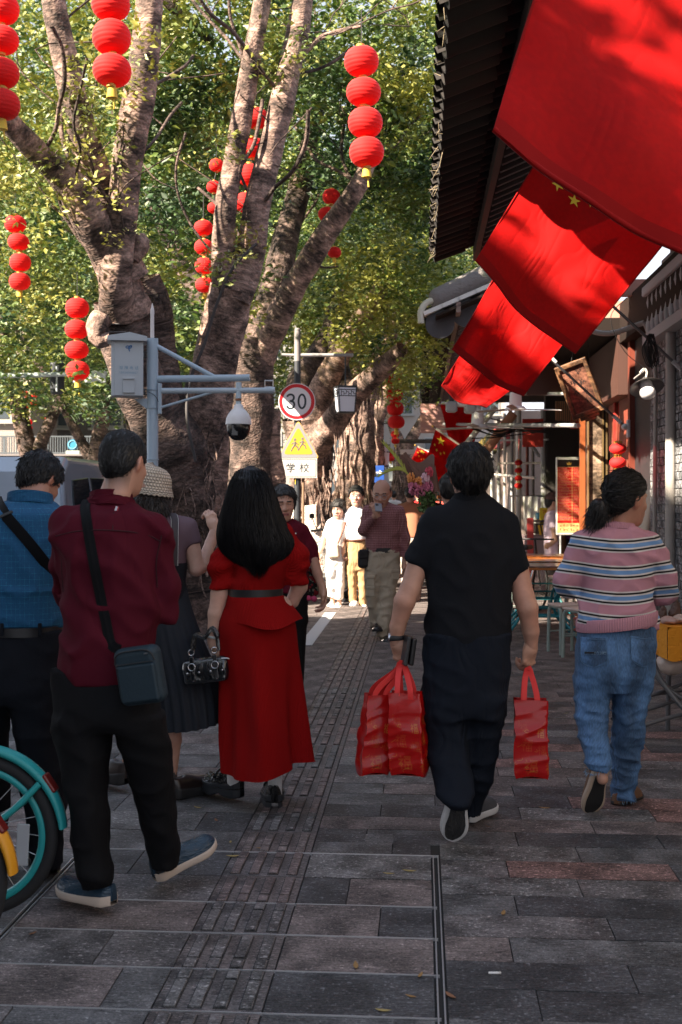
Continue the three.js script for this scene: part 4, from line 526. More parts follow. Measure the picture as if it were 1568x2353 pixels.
// ---- man in the burgundy shirt
{
  const p = new Person(4.16, 255, 'man with short black hair in burgundy shirt with dark teal crossbody bag');
  const bM = cloth([0.072, 0.006, 0.014], 0.85, { bumpMap: rep(creaseT, 1.6), bumpScale: 0.008 }), tr = cloth([0.008, 0.008, 0.009], 0.85, { bumpMap: rep(creaseT, 1.2), bumpScale: 0.006 });
  const torso = p.LF([[1148, 218, 296, 0.06, -0.03], [1164, 190, 318, 0.08, -0.02], [1184, 146, 356, 0.105], [1215, 130, 372, 0.125], [1290, 136, 372, 0.135], [1370, 146, 366, 0.135], [1440, 143, 360, 0.135], [1500, 130, 354, 0.14], [1540, 128, 344, 0.14], [1566, 150, 320, 0.138]], 2.3);
  const ff = fold(3.2, 1.9, 3.2, 0.02, 2.2);
  p.cloth('shirt', [torso, p.C([152, 1200, 0], 32, [134, 1300, -0.02], 22), p.C([134, 1300, -0.02], 22, [147, 1380, -0.12], 17), p.C([356, 1210, 0], 36, [380, 1345, -0.02], 33), p.C([380, 1345, -0.02], 33, [382, 1400, -0.04], 27), p.C([382, 1400, -0.04], 26, [352, 1380, -0.2], 20)], p.box(105, 1135, 420, 1580, -0.3, 0.25), bM, { f: ff, k: 0.03, cell: 0.0095, cut: (x, y, z) => { const a = p.L(0, 1522)[1], h = (x < -0.05 ? 0.06 * (1 - sst(-0.22, -0.1, x)) : 0); return p.L(0, 1565)[1] + h * 0.9 - y; } });
  add('collar', ring(p, 256, 1168, -0.035, 0.083, 0.078, 0.05, -0.02, 0.012, -0.06), bM, p.o); add('collar_fold', ring(p, 256, 1170, -0.035, 0.094, 0.088, 0.032, -0.022, 0.01, -0.08), bM, p.o);
  const tab = new MB(); const tp = p.L(267, 1170, 0.075); tab.rbox(tp[0], tp[1], tp[2], 0.008, 0.02, 0.004, 0.001, 0, 0, -0.3); tab.build('loop_tab', mat([0.6, 0.6, 0.65], 0.8), p.o); const tab2 = new MB(); tab2.rbox(tp[0] + 0.006, tp[1] - 0.001, tp[2], 0.004, 0.02, 0.0045, 0.001, 0, 0, -0.3); tab2.build('loop_tab', mat([0.45, 0.05, 0.06], 0.8), p.o);
  p.cloth('trousers', [p.LF([[1535, 124, 352, 0.13], [1600, 122, 366, 0.15], [1650, 124, 372, 0.14], [1672, 126, 374, 0.12]]), p.LF([[1640, 124, 262, 0.13], [1750, 142, 252, 0.12], [1828, 160, 247, 0.11], [1900, 170, 249, 0.105], [1960, 174, 252, 0.1, 0.0], [2000, 180, 258, 0.095, 0.0], [2028, 196, 258, 0.07, -0.01]]), p.LF([[1640, 256, 382, 0.13], [1750, 285, 393, 0.12, -0.05], [1830, 308, 402, 0.11, -0.12], [1900, 330, 408, 0.1, -0.18], [1945, 344, 411, 0.095, -0.22], [1985, 354, 412, 0.085, -0.24]])], p.box(112, 1525, 425, 2035, -0.42, 0.2), tr, { f: fold(2.6, 3.2, 2.6, 0.011, 2.5), k: 0.02 });
  p.limb([p.C([256, 1165, -0.02], 36, [250, 1560, 0], 80), p.C([240, 1560, 0], 40, [200, 1650, 0], 18), p.C([200, 1650, 0], 18, [212, 1900, 0], 13), p.C([212, 1900, 0], 13, [236, 2030, 0], 12), p.C([270, 1560, 0], 40, [322, 1660, 0], 18), p.C([322, 1660, 0], 18, [368, 1900, -0.18], 13), p.C([368, 1900, -0.18], 13, [380, 1985, -0.25], 12)], SKIND, p.box(165, 1150, 385, 2040, -0.35, 0.18), 0.02, 0.03);
  p.skin.push((() => { const g = mesh(blend([p.C([240, 2010, 0], 14, [235, 2050, 0], 14), p.C([372, 1960, -0.25], 14, [366, 2000, -0.26], 14)], 0.01), ...p.box(215, 1990, 395, 2062, -0.36, 0.1), 0.012, { color: [0.01, 0.01, 0.011] }); return g; })());
  p.limb([p.C([280, 1096, -0.05], 35, [258, 1168, -0.04], 41)], SKIN, p.box(205, 1050, 330, 1185), 0.01);
  p.head(286, 1066, 138, Math.PI - 0.42, 0.22, -0.05, SKIN, { brow: false, scalp: (x, y, z) => z < -0.03 ? cl((y + 0.13) / 0.05) * 0.6 * cl((0.0 - z) / 0.05) : 0 }, -0.06);
  p.body();
  p.hair({ thick: 0.0095, n: 2600, len: 0.02, rough: 0.002, seed: 21, line: pw([[-0.14, -0.085], [-0.085, -0.088], [-0.05, -0.06], [-0.025, 0.0], [0.01, 0.016], [0.03, 0.0], [0.05, 0.05], [0.1, 0.08]]), flow: q => V(q.x * 3, -0.25 + q.y * 3, q.z * 3), wild: 0.25, rad: 0.0012 }, hairSoft);
  const up = mat([0.012, 0.035, 0.06], 0.35, { bumpMap: rep(creaseT, 3), bumpScale: 0.004 }), so = mat([0.52, 0.42, 0.34], 0.7);
  p.shoe({ l: 0.28, w: 0.108, sole: 0.03, top: 0.06, open: 0.58 }, p.L(262, 2082, 0.03), [0, Math.PI + 0.98, 0], up, so);
  p.shoe({ l: 0.28, w: 0.108, sole: 0.03, top: 0.07, open: 0.55 }, p.L(358, 2026, -0.27), [0, 0, 0], up, so).rotation.set(-0.36, Math.PI - 0.98, 0.05, 'YXZ');
  p.strapZ = (x, y) => { const q = p.L(x, y, 0); for (let z = 0.25; z > -0.1; z -= 0.004) { const e = p.L(x, y, z); if (p.shirtF(e[0], e[1], z) < 0) return z + 0.006; } return 0.1; };
  const sm = new MB(), ln = pts => sm.tube(pts.map(([x, y]) => p.P(x, y, p.strapZ(x, y) - 0.003)), 0.0022, pts.length * 6, 5); ln([[128, 1232], [170, 1222], [220, 1218], [258, 1219], [300, 1222], [345, 1232], [370, 1245]]); ln([[262, 1178], [259, 1219]]); ln([[372, 1230], [360, 1290], [362, 1350]]); ln([[150, 1225], [142, 1290], [146, 1360]]); sm.build('seam', mat([0.03, 0.003, 0.006], 0.9), p.o);
  const bag = thing('crossbody_bag', 'dark teal crossbody bag on a black strap at the hip of the burgundy man', 'bag', p.o.position.clone());
  const bc = p.L(324, 1551, 0.19), bagM = mat([0.006, 0.022, 0.034], 0.62, { bumpMap: rep(weave, 12), bumpScale: 0.001 });
  const BB = (m, f) => { const b = new MB(); f(b); b.g.forEach(g => g.applyMatrix4(M4(bc[0], bc[1], bc[2], 0.04, -0.25, 0.16))); return b; };
  BB(0, b => b.rbox(0, 0, 0, 0.165, 0.2, 0.075, 0.03, 0, 0, 0, 5)).build('pouch', bagM, bag); BB(0, b => b.rbox(0.004, -0.022, 0.036, 0.14, 0.13, 0.022, 0.01, 0, 0, 0, 3)).build('front_pocket', bagM, bag); BB(0, b => { b.tube([V(-0.075, 0.05, 0.03), V(-0.06, 0.082, 0.036), V(0, 0.09, 0.036), V(0.06, 0.082, 0.036), V(0.075, 0.05, 0.03)], 0.0028, 30, 6); b.tube([V(-0.068, 0.048, 0.043), V(0.072, 0.048, 0.043)], 0.002, 8, 6); }).build('zip', dark, bag); BB(0, b => b.box(0.05, 0.076, 0.04, 0.014, 0.004, 0.003)).build('zip_pull', steel, bag);
  const sp = [[196, 1162], [200, 1200], [208, 1250], [218, 1305], [230, 1365], [243, 1425], [256, 1480], [274, 1508]].map(([x, y]) => p.P(x, y, p.strapZ(x, y) + 0.004)); sp.unshift(p.P(204, 1150, 0.0)); sp[sp.length - 1] = V(bc[0] - 0.075, bc[1] + 0.085, bc[2] - 0.005);
  add('strap', ribbon(sp, 0.036, (t, tg) => tg.clone().cross(V(0, 0, 1)).normalize(), 0.004), mat([0.006, 0.006, 0.007], 0.8, { bumpMap: rep(rib, 1, 1), bumpScale: 0.001, specularIntensity: 0.25 }), bag);
}
// ---- man in the blue checked shirt
{
  const p = new Person(4.58, 50, 'stooping man in teal blue checked shirt and dark trousers at the left edge');
  const chk = tex(256, 256, (u, v, i, j) => { const l = (i % 32 < 1.2 ? 0.55 : 0) + (j % 32 < 1.2 ? 0.55 : 0), n = pnoise(u, v, 64, 64), m = pnoise(u, v, 8, 8); const k = l * (m > 0.42 ? 0.8 : 0.25); return [0.05 + 0.2 * k + 0.01 * n, 0.27 + 0.3 * k + 0.05 * n, 0.42 + 0.25 * k + 0.05 * n]; }, true);
  const bM = mat([1, 1, 1], 0.85, { map: rep(chk, 5.5), bumpMap: rep(creaseT, 1.8), bumpScale: 0.006 }), tr = cloth([0.010, 0.011, 0.015], 0.85);
  const torso = p.LF([[1140, 40, 100, 0.06, -0.05], [1156, 0, 124, 0.1, -0.04], [1180, -38, 140, 0.125], [1215, -50, 146, 0.14], [1290, -52, 148, 0.15], [1360, -50, 148, 0.155], [1410, -46, 145, 0.15], [1436, -40, 142, 0.145]], 2.3);
  p.cloth('shirt', [torso, p.C([-30, 1200, 0], 34, [-62, 1310, -0.06], 28), p.C([132, 1205, -0.02], 30, [142, 1300, -0.1], 26, 1)], p.box(-105, 1128, 185, 1445, -0.3, 0.25), bM, { f: (x, y, z) => fold(3, 3, 3, 0.014, 1.5)(x, y, z) - 0.008 * Math.exp(-((y - p.L(0, 1352)[1] + 0.02 * x) ** 2) / 0.0001), cell: 0.01 });
  add('collar', ring(p, 70, 1163, -0.03, 0.094, 0.082, 0.045, -0.02, 0.012, -0.05), bM, p.o);
  add('belt', sheet(40, 4, (s, t) => { const a = s * 6.2832 + 3.1416, q = p.L(50, [1456, 1455, 1446, 1436, 1435][Math.round(t * 4)]); return V(q[0] + Math.sin(a) * 0.163, q[1], Math.cos(a) * 0.142); }, null, true), mat([0.012, 0.012, 0.014], 0.4), p.o);
  const bp = new MB(); for (const x of [5, 92]) { const q = p.L(x, 1447, 0.142); bp.rbox(q[0], q[1], q[2], 0.014, 0.05, 0.01, 0.003); } bp.build('belt_loop', tr, p.o);
  p.cloth('trousers', [p.LF([[1446, -42, 142, 0.135], [1520, -50, 146, 0.15], [1580, -48, 146, 0.145], [1612, -46, 145, 0.12]]), p.LF([[1575, -46, 30, 0.12], [1700, -30, 14, 0.11], [1850, -20, 8, 0.1], [1985, -16, 10, 0.09]]), p.LF([[1575, 16, 145, 0.13], [1700, 38, 140, 0.12], [1800, 50, 148, 0.115], [1860, 60, 148, 0.11], [1930, 70, 144, 0.1], [1986, 76, 139, 0.09]])], p.box(-60, 1440, 160, 1990), tr, { f: fold(2.6, 3.2, 2.6, 0.01, 2.5), k: 0.025 });
  p.head(92, 1108, 122, Math.PI - 0.5, 0.6, -0.12, SKIND, { brow: false }, -0.14);
  p.skin.push(mesh(blend([p.C([142, 1290, -0.1], 22, [146, 1360, -0.2], 20), p.C([70, 1175, -0.03], 36, [120, 1215, -0.04], 24), p.C([120, 1215, -0.04], 24, [142, 1290, -0.1], 22), p.C([86, 1126, -0.1], 33, [70, 1172, -0.04], 37)], 0.01), ...p.box(20, 1080, 185, 1390, -0.32, 0.14), 0.01, { color: SKIND }));
  p.body();
  p.hair({ thick: 0.018, n: 2200, len: 0.036, rough: 0.006, seed: 31, wild: 0.35, line: pw([[-0.14, -0.07], [-0.07, -0.066], [-0.03, -0.02], [0.0, 0.005], [0.02, -0.01], [0.04, 0.03], [0.1, 0.07]]) });
  const bs = mat([0.035, 0.016, 0.01], 0.32), sb = mat([0.02, 0.016, 0.014], 0.7);
  p.shoe({ l: 0.28, w: 0.1, sole: 0.025, top: 0.075, open: 0.4 }, p.L(122, 2008, 0.02), [0, Math.PI + 0.5, 0], bs, sb);
  p.shoe({ l: 0.28, w: 0.1, sole: 0.025, top: 0.075, open: 0.4 }, p.L(-4, 2008, 0.02), [0, Math.PI + 0.3, 0], bs, sb);
  const st = thing('shoulder_strap', 'black webbing bag strap across the back of the blue checked shirt', 'strap', p.o.position.clone());
  const sz = (x, y) => { for (let z = 0.25; z > -0.1; z -= 0.004) { const e = p.L(x, y, z); if (p.shirtF(e[0], e[1], z) < 0) return z + 0.008; } return 0.02; };
  const sp = [[4, 1168], [18, 1190], [46, 1222], [78, 1260], [108, 1298], [136, 1335]].map(([x, y]) => p.P(x, y, sz(x, y))); sp.unshift(p.P(-4, 1150, -0.02)); sp.push(p.P(152, 1362, -0.08));
  add('webbing', ribbon(sp, 0.042, (t, tg) => tg.clone().cross(V(0, 0, 1)).normalize(), 0.005), mat([0.006, 0.006, 0.007], 0.8, { specularIntensity: 0.25 }), st);
  const sl = new MB(); const q = p.L(14, 1182, sz(14, 1182) + 0.005); sl.rbox(q[0], q[1], q[2], 0.055, 0.012, 0.008, 0.003, 0, -0.5, 0.5); sl.build('slider', dark, st);
}
// ---- woman with the crochet hat
{
  const p = new Person(5.75, 385, 'woman in cream crochet hat, mauve top and dark pinafore skirt');
  const mv = cloth([0.16, 0.105, 0.125], 0.88), dk = cloth([0.017, 0.018, 0.023], 0.9), dk2 = cloth([0.026, 0.029, 0.036], 0.9);
  const torso = p.LF([[1176, 340, 392, 0.055], [1192, 325, 432, 0.085], [1215, 320, 446, 0.1], [1260, 326, 432, 0.11], [1320, 336, 426, 0.1], [1375, 344, 428, 0.1]], 2.2);
  p.cloth('top', [torso, p.C([428, 1212, 0], 24, [441, 1252, 0], 22, 1), p.C([332, 1212, 0], 24, [322, 1260, -0.02], 22, 1)], p.box(295, 1165, 475, 1380), mv, { f: fold(5, 4, 5, 0.006) });
  p.limb(p.chain([[440, 1245, 0, 19], [452, 1306, -0.02, 17.5], [464, 1300, -0.05, 16.5], [484, 1248, -0.12, 12.5], [494, 1214, -0.15, 10]]), SKINL, p.box(415, 1190, 510, 1330));
  p.hand(p.L(494, 1216, -0.15), [2.75, 0.6, -0.1], false, SKINL, 0.7, 0.5, 0.85);
  p.limb([p.C([400, 1655, 0], 17, [401, 1700, 0], 16.5), p.C([401, 1700, 0], 16.5, [397, 1790, 0], 9), p.C([300, 1660, -0.05], 16, [290, 1770, -0.15], 9.5)], SKIN, p.box(265, 1630, 430, 1810));
  p.head(352, 1134, 104, Math.PI - 0.2, 0.1, 0, SKIN, { brow: false });
  p.body();
  p.hair({ thick: 0.016, n: 900, len: 0.09, rough: 0.008, seed: 41, shell: (x, y, z) => smax(blend([ell([0, 0.03, -0.014], [0.088, 0.1, 0.1]), ell([0, -0.09, -0.03], [0.1, 0.09, 0.075])], 0.04)(x, y, z), y + 0.01, 0.02), line: pw([[-0.15, -0.175], [0.0, -0.17], [0.05, -0.1], [0.07, 0.05]]), lo: [-0.13, -0.2, -0.16], wild: 0.5 }, mat([0.03, 0.02, 0.016], 0.45));
  const hat = tex(256, 256, (u, v) => { const a = u * 36, b = v * 22; const s = Math.abs(Math.sin(a * Math.PI + Math.sin(b * Math.PI) * 1.1)) * Math.abs(Math.sin(b * Math.PI)); return 0.15 + 0.85 * Math.pow(s, 0.5) - 0.3 * pnoise(u, v, 24, 20); });
  const hatC = tex(256, 256, (u, v) => { const a = u * 36, b = v * 22; const s = Math.pow(Math.abs(Math.sin(a * Math.PI + Math.sin(b * Math.PI) * 1.1)) * Math.abs(Math.sin(b * Math.PI)), 0.4), k = mix(0.5, 1, s) * mix(0.88, 1, pnoise(u, v, 16, 16)); return [0.95 * k, 0.87 * k, 0.78 * k]; }, true);
  const hc = p.L(354, 1106), prof = [[0.004, 0.084], [0.035, 0.08], [0.062, 0.066], [0.08, 0.045], [0.089, 0.018], [0.09, -0.005], [0.091, -0.03], [0.096, -0.05], [0.099, -0.064], [0.101, -0.07], [0.096, -0.068], [0.088, -0.03]];
  const ht = thing('crochet_hat', 'cream crochet bucket hat on the woman in mauve', 'hat', p.o.position.clone().add(V(...hc)), null, 0);
  add('knit', sheet(60, prof.length - 1, (s, t) => { const a = s * 6.2832 + 3.1416, q = prof[Math.round(t * (prof.length - 1))], w = 1 + 0.02 * Math.sin(a * 3) + 0.014 * Math.sin(a * 20) * sst(7, 9, t * 11) + 0.012 * noi(a * 3, q[1] * 30); return V(Math.sin(a) * q[0] * w, q[1] - 0.012 * Math.sin(a) + (t > 0.65 ? 0.004 * Math.sin(a * 24) : 0), Math.cos(a) * q[0] * 1.12 * w); }, (s, t) => [s, t * 0.8], true), mat([1, 1, 1], 0.95, { map: hatC, bumpMap: hat, bumpScale: 0.008 }), ht);
  const sk = loft([[1340, 338, 428, 0.1], [1400, 334, 442, 0.12], [1480, 345, 468, 0.15], [1560, 358, 500, 0.17], [1664, 372, 514, 0.19]].map(r => { const a = p.L(r[1], r[0]), b = p.L(r[2], r[0]); return [a[1], (a[0] + b[0]) / 2, 0, (b[0] - a[0]) / 2, r[3]]; }));
  add('pinafore_skirt', sheet(120, 30, (s, t) => { const a = s * 6.2832 + 3.1416, y = mix(sk.y1, sk.y0, t), r = sk.at(y), pl = (Math.abs(((a * 3.2) % 1 + 1) % 1 - 0.5) - 0.25) * 0.05 * sst(0.05, 0.9, t); return V(r[1] + Math.sin(a) * (r[3] + pl), y + 0.02 * Math.sin(a) * t, Math.cos(a) * (r[4] + pl)); }, (s, t) => [s * 1.3, t * 0.7], true), dk2, p.o);
  p.cloth('pinafore_bodice', [p.LF([[1290, 334, 430, 0.112], [1330, 334, 428, 0.108], [1380, 338, 430, 0.11]])], p.box(325, 1285, 440, 1385), dk, { cell: 0.014 });
  const sb2 = new MB(); for (const x of [399, 340]) sb2.geo(ribbon([p.P(x - 2, 1180, 0.06), p.P(x + 3, 1192, 0.09), p.P(x + 3, 1230, 0.118), p.P(x + 2, 1300, 0.118)], 0.034, () => V(1, 0, 0), 0.006)); sb2.build('strap', mat([0.035, 0.02, 0.022], 0.5), p.o);
  const ss = new MB(); for (const x of [392.5, 409]) ss.tube([p.P(x - 2, 1182, 0.075), p.P(x + 1, 1193, 0.1), p.P(x + 1, 1230, 0.124), p.P(x, 1300, 0.124)], 0.0012, 16, 5); ss.build('stitching', mat([0.6, 0.58, 0.55], 0.8), p.o);
  p.cloth('sock', [p.C([398, 1752, 0], 11, [397, 1800, 0], 10)], p.box(380, 1740, 415, 1812), mat([0.08, 0.065, 0.06], 0.9), { cell: 0.01 });
  const bs = mat([0.02, 0.012, 0.01], 0.3), sb = mat([0.015, 0.014, 0.014], 0.6);
  p.shoe({ l: 0.25, w: 0.1, sole: 0.045, top: 0.08, open: 0.35, toe: 0.055 }, p.L(398, 1838, 0.05), [0, Math.PI - 0.7, 0], bs, sb);
  p.shoe({ l: 0.25, w: 0.1, sole: 0.05, top: 0.09, open: 0.35, toe: 0.055 }, p.L(292, 1804, -0.1), [0, Math.PI + 0.9, 0], bs, sb);
}
// ---- woman in the striped sweater
{
  const p = new Person(5.6, 1415, 'woman with dark low ponytail in pink striped sweater and blue jeans');
  const yy = [1251, 1311, 1369, 1421].map(y => p.L(0, y)[1]);
  const stripeC = canvasTex(32, 1024, (x, w, h) => { x.fillStyle = '#b98592'; x.fillRect(0, 0, w, h); for (const c of yy) { const Y = v => h - (v - 0.6) / 0.9 * h, band = (o, t, col) => { x.fillStyle = col; x.fillRect(0, Y(c + o + t / 2), w, t / 0.9 * h); }; band(0, 0.066, '#cfc9c6'); band(0.0215, 0.0085, '#1b1a18'); band(0, 0.019, '#6f97c6'); band(-0.0215, 0.0085, '#1b1a18'); } });
  stripeC.wrapS = THREE.RepeatWrapping;
  const knit = tex(128, 128, (u, v, i, j) => 0.5 + 0.3 * Math.sin(i * Math.PI / 4) * Math.sin(j * Math.PI / 2 + Math.abs(i % 8 - 4)) + 0.2 * (pnoise(u, v, 32, 32) - 0.5));
  const sM = mat([1, 1, 1], 0.92, { map: stripeC, bumpMap: rep(knit, 8, 8), bumpScale: 0.0016 }), pk = mat('#b98592', 0.92, { bumpMap: rep(rib, 8, 1), bumpScale: 0.0025 });
  const torso = p.LF([[1202, 1384, 1452, 0.062], [1216, 1358, 1478, 0.085], [1236, 1330, 1504, 0.11], [1280, 1328, 1508, 0.125], [1330, 1333, 1502, 0.13], [1380, 1331, 1500, 0.138], [1420, 1328, 1507, 0.145], [1440, 1330, 1506, 0.145]], 2.25);
  const ff = fold(3.5, 4.5, 3.5, 0.014, 2), tilt = (x, y) => y;
  p.cloth('sweater', [torso, p.C([1340, 1250, 0], 30, [1306, 1325, -0.02], 30), p.C([1306, 1325, -0.02], 30, [1304, 1345, -0.05], 27), p.C([1305, 1345, -0.05], 27, [1340, 1348, -0.24], 22), p.C([1494, 1252, 0], 30, [1525, 1330, -0.02], 31), p.C([1525, 1330, -0.02], 31, [1528, 1358, -0.05], 28), p.C([1528, 1358, -0.05], 28, [1496, 1372, -0.24], 22)], p.box(1265, 1195, 1565, 1445, -0.32, 0.22), sM, { f: ff, k: 0.028, cell: 0.009, uvf: (x, y, z) => [x + z * 0.5, (y - 0.6 + 0.015 * Math.cos(x * 9) - 0.012 + (z < -0.05 ? -0.4 * (z + 0.05) * (Math.abs(x) > 0.14 ? 1 : 0) : 0)) / 0.9] });
  add('collar', ring(p, 1419, 1218, 0, 0.092, 0.085, 0.026, -0.012, 0.012, -0.1), pk, p.o);
  const hl = p.L(1331, 1452), hr = p.L(1504, 1430); add('hem_rib', sheet(60, 5, (s, t) => { const a = s * 6.2832 + 3.1416, hx = (hl[0] + hr[0]) / 2, w = (hr[0] - hl[0]) / 2 + 0.012, q = [[0.97, 0.0], [1, 0.002], [1.005, 0.02], [1.012, 0.04], [1, 0.058], [0.96, 0.062]][Math.round(t * 5)], x = Math.sin(a); return V(hx + x * w * q[0], mix(hl[1], hr[1], x * 0.5 + 0.5) + q[1], Math.cos(a) * 0.172 * q[0]); }, (s, t) => [s * 1.6, t], true), pk, p.o);
  const jc = tex(256, 256, (u, v) => { const n = pnoise(u, v, 128, 64), m = pnoise(u, v, 5, 4), k = 0.72 + 0.25 * n + 0.45 * (m - 0.5); return [0.32 * k, 0.46 * k, 0.62 * k]; }, true);
  const jM = mat([1, 1, 1], 0.85, { map: rep(jc, 2.5, 1.6), bumpMap: rep(creaseT, 2, 3), bumpScale: 0.01 });
  const jl = [p.LF([[1434, 1330, 1506, 0.135], [1500, 1324, 1505, 0.15, 0.012], [1550, 1323, 1500, 0.145, 0.012], [1585, 1324, 1494, 0.12]]), p.LF([[1560, 1322, 1412, 0.12], [1640, 1323, 1396, 0.105, 0.01], [1700, 1334, 1398, 0.095, 0.08], [1768, 1350, 1402, 0.08, 0.16]]), p.LF([[1560, 1408, 1497, 0.12], [1640, 1410, 1484, 0.11], [1700, 1406, 1476, 0.1, -0.02], [1780, 1408, 1462, 0.09, -0.05], [1832, 1409, 1457, 0.085, -0.06]])];
  p.cloth('jeans', jl, p.box(1312, 1428, 1516, 1840, -0.2, 0.28), jM, { f: (x, y, z) => fold(4, 10, 4, 0.004 + 0.009 * sst(0.8, 0.3, y), 3)(x, y, z), k: 0.018, cell: 0.0095 });
  const seamM = mat([0.08, 0.16, 0.27], 0.8, { bumpMap: rep(weave, 6), bumpScale: 0.002 }), surf = (x, y) => { for (let z = 0.3; z > -0.1; z -= 0.003) { const e = p.L(x, y, z); if (p.jeansF(e[0], e[1], z) < 0) return z; } return 0.1; };
  const line = (b, pts, r = 0.0018) => b.tube(pts.map(([x, y]) => p.P(x, y, surf(x, y) + 0.0015)), r, pts.length * 5, 5);
  const pocket = (x0, x1, y0, y1, yt, sk2) => { const pt = (s, t) => { const x = mix(x0, x1, s) + sk2 * t, y = mix(y0 + (s - 0.5) * 4, y1 + (yt - y1) * (1 - Math.abs(s - 0.5) * 2), t); return p.P(x, y, surf(x, y) + 0.0035); }; add('back_pocket', sheet(8, 10, pt, (s, t) => [s * 0.13, t * 0.16]), jM, p.o); const b = new MB(); const E = [[0, 0], [0, 0.5], [0, 1], [0.5, 1], [1, 1], [1, 0.5], [1, 0]].map(([s, t]) => pt(s, t).add(V(0, 0, 0.001))); b.tube(E, 0.0016, 60, 5); b.tube([pt(0, 0.06), pt(0.5, 0.06), pt(1, 0.06)].map(q => q.add(V(0, 0, 0.002))), 0.0016, 12, 5); b.build('pocket_stitching', seamM, p.o); };
  pocket(1334, 1393, 1465, 1519, 1533, 2); pocket(1449, 1502, 1463, 1515, 1532, 3);
  const tear = new MB(); const tq = p.L(1368, 1500, surf(1368, 1500) + 0.0045); tear.rbox(tq[0], tq[1], tq[2], 0.1, 0.009, 0.003, 0.001); tear.build('tear', mat([0.01, 0.012, 0.02], 0.9), p.o);
  const fr = new MB(); rs(9); for (let i = 0; i < 90; i++) { const x = rr(1342, 1394), up = i % 2 ? -1 : 1, q = p.P(x, 1500 + up * 2.4, surf(x, 1500) + 0.006); fr.cyl(q, q.clone().add(V(rr(-0.006, 0.006), up * rr(0.003, 0.012) * (up > 0 ? -0.4 : 0.9), rr(0, 0.004))), 0.0009, 0.0004, 3); }
  for (let i = 0; i < 170; i++) { const left = i % 2, a = rr(0, 6.28), c = left ? p.L(1374, 1766, 0.155) : p.L(1433, 1832, -0.06), rx = left ? 0.055 : 0.051, rz = left ? 0.075 : 0.083; const q = V(c[0] + Math.sin(a) * rx, c[1] + rr(0, 0.008) + (left ? 0.02 * Math.sin(a) : 0), c[2] + Math.cos(a) * rz); fr.cyl(q, q.clone().add(V(Math.sin(a) * rr(0, 0.012) + rr(-0.005, 0.005), -rr(0.006, 0.02), Math.cos(a) * rr(0, 0.012))), 0.0013, 0.0006, 3); } fr.build('frayed_threads', mat([0.22, 0.34, 0.46], 0.9), p.o, { kind: 'stuff' });
  const sm = new MB(); line(sm, [[1416, 1458], [1420, 1490], [1424, 1520], [1424, 1545]], 0.0025); line(sm, [[1412, 1458], [1416, 1490], [1420, 1520]], 0.0018); sm.build('centre_seam', seamM, p.o);
  p.limb([p.C([1420, 1810, -0.06], 12, [1420, 1842, -0.06], 12), p.C([1372, 1740, 0.17], 13, [1385, 1790, 0.2], 13)], SKIN, p.box(1350, 1715, 1445, 1855, -0.15, 0.3), 0.01);
  p.head(1440, 1148, 118, Math.PI - 1.02, 0.06, 0.04, SKIND, {}, -0.02);
  p.limb([p.C([1436, 1172, -0.02], 26, [1420, 1222, -0.01], 31)], SKIND, p.box(1375, 1140, 1480, 1235), 0.01);
  p.hand(p.L(1346, 1350, -0.24), [1.4, 0.5, 1.2], true, SKIND, 0.6, 0.5, 0.9);
  p.body();
  p.hair({ thick: 0.016, n: 1500, len: 0.05, rough: 0.004, seed: 51, wild: 0.22, flow: q => V(-q.x * 1.5, -q.y * 1.5 - 0.3 * 0.1, -0.6), line: pw([[-0.14, -0.072], [-0.07, -0.068], [-0.03, -0.03], [0.0, 0.012], [0.03, 0.028], [0.06, 0.062], [0.1, 0.085]]) });
  const pt = new MB(), out = { pos: [], idx: [] }; rs(61); const bc = p.L(1376, 1166, 0.03), bun = blend([ell(bc, [0.038, 0.045, 0.042]), ell([bc[0] - 0.005, bc[1] - 0.045, bc[2]], [0.042, 0.05, 0.04]), cone(p.L(1394, 1158, 0.03), p.L(1410, 1150, 0.02), 0.022, 0.04)], 0.03), bf = (x, y, z) => bun(x, y, z) + 0.006 * noi(x * 50, y * 22, z * 50);
  const bgm = mesh(bf, [bc[0] - 0.08, bc[1] - 0.13, bc[2] - 0.08], [bc[0] + 0.09, bc[1] + 0.08, bc[2] + 0.07], 0.006, { R: 0.1 }); const pp = bgm.attributes.position;
  for (let i = 0; i < 700; i++) { const k = Math.floor(rnd() * pp.count); strands(out, bf, V(pp.getX(k), pp.getY(k), pp.getZ(k)), 0, V(-0.35 + rr(-0.3, 0.3), -0.9, 0.3 * rr(-1, 1)), rr(0.03, 0.085), 0.0015, 0.55); }
  add('ponytail', mergeGeometries([bgm, strandGeo(out)]), hairM, p.o);
  const mo = mat([0.13, 0.062, 0.03], 0.75), soB = mat([0.012, 0.011, 0.011], 0.7), rim = mat([0.42, 0.32, 0.24], 0.8);
  const ls = p.shoe({ l: 0.265, w: 0.105, sole: 0.02, top: 0.06, open: 0.45 }, p.L(1388, 1764, 0.2), [0, 0, 0], mo, rim); ls.rotation.set(1.22, Math.PI + 0.5, 0.14, 'YXZ');
  const tread = sheet(14, 24, (s, t) => { const hw = 0.044 * (0.78 + 0.3 * sst(0.35, 0.72, t)) * Math.sqrt(Math.max(0, 1 - Math.pow(Math.abs(t - 0.5) * 2, 4))); return V((s - 0.5) * 2 * hw + 0.004, -0.0035 + 0.012 * sst(0.75, 1, t), 0.006 + t * 0.25); }); add('tread', tread, soB, ls);
  p.shoe({ l: 0.25, w: 0.1, sole: 0.014, top: 0.052, open: 0.4 }, p.L(1418, 1852, 0.0), [0, Math.PI - 0.62, 0], mo, soB);
}
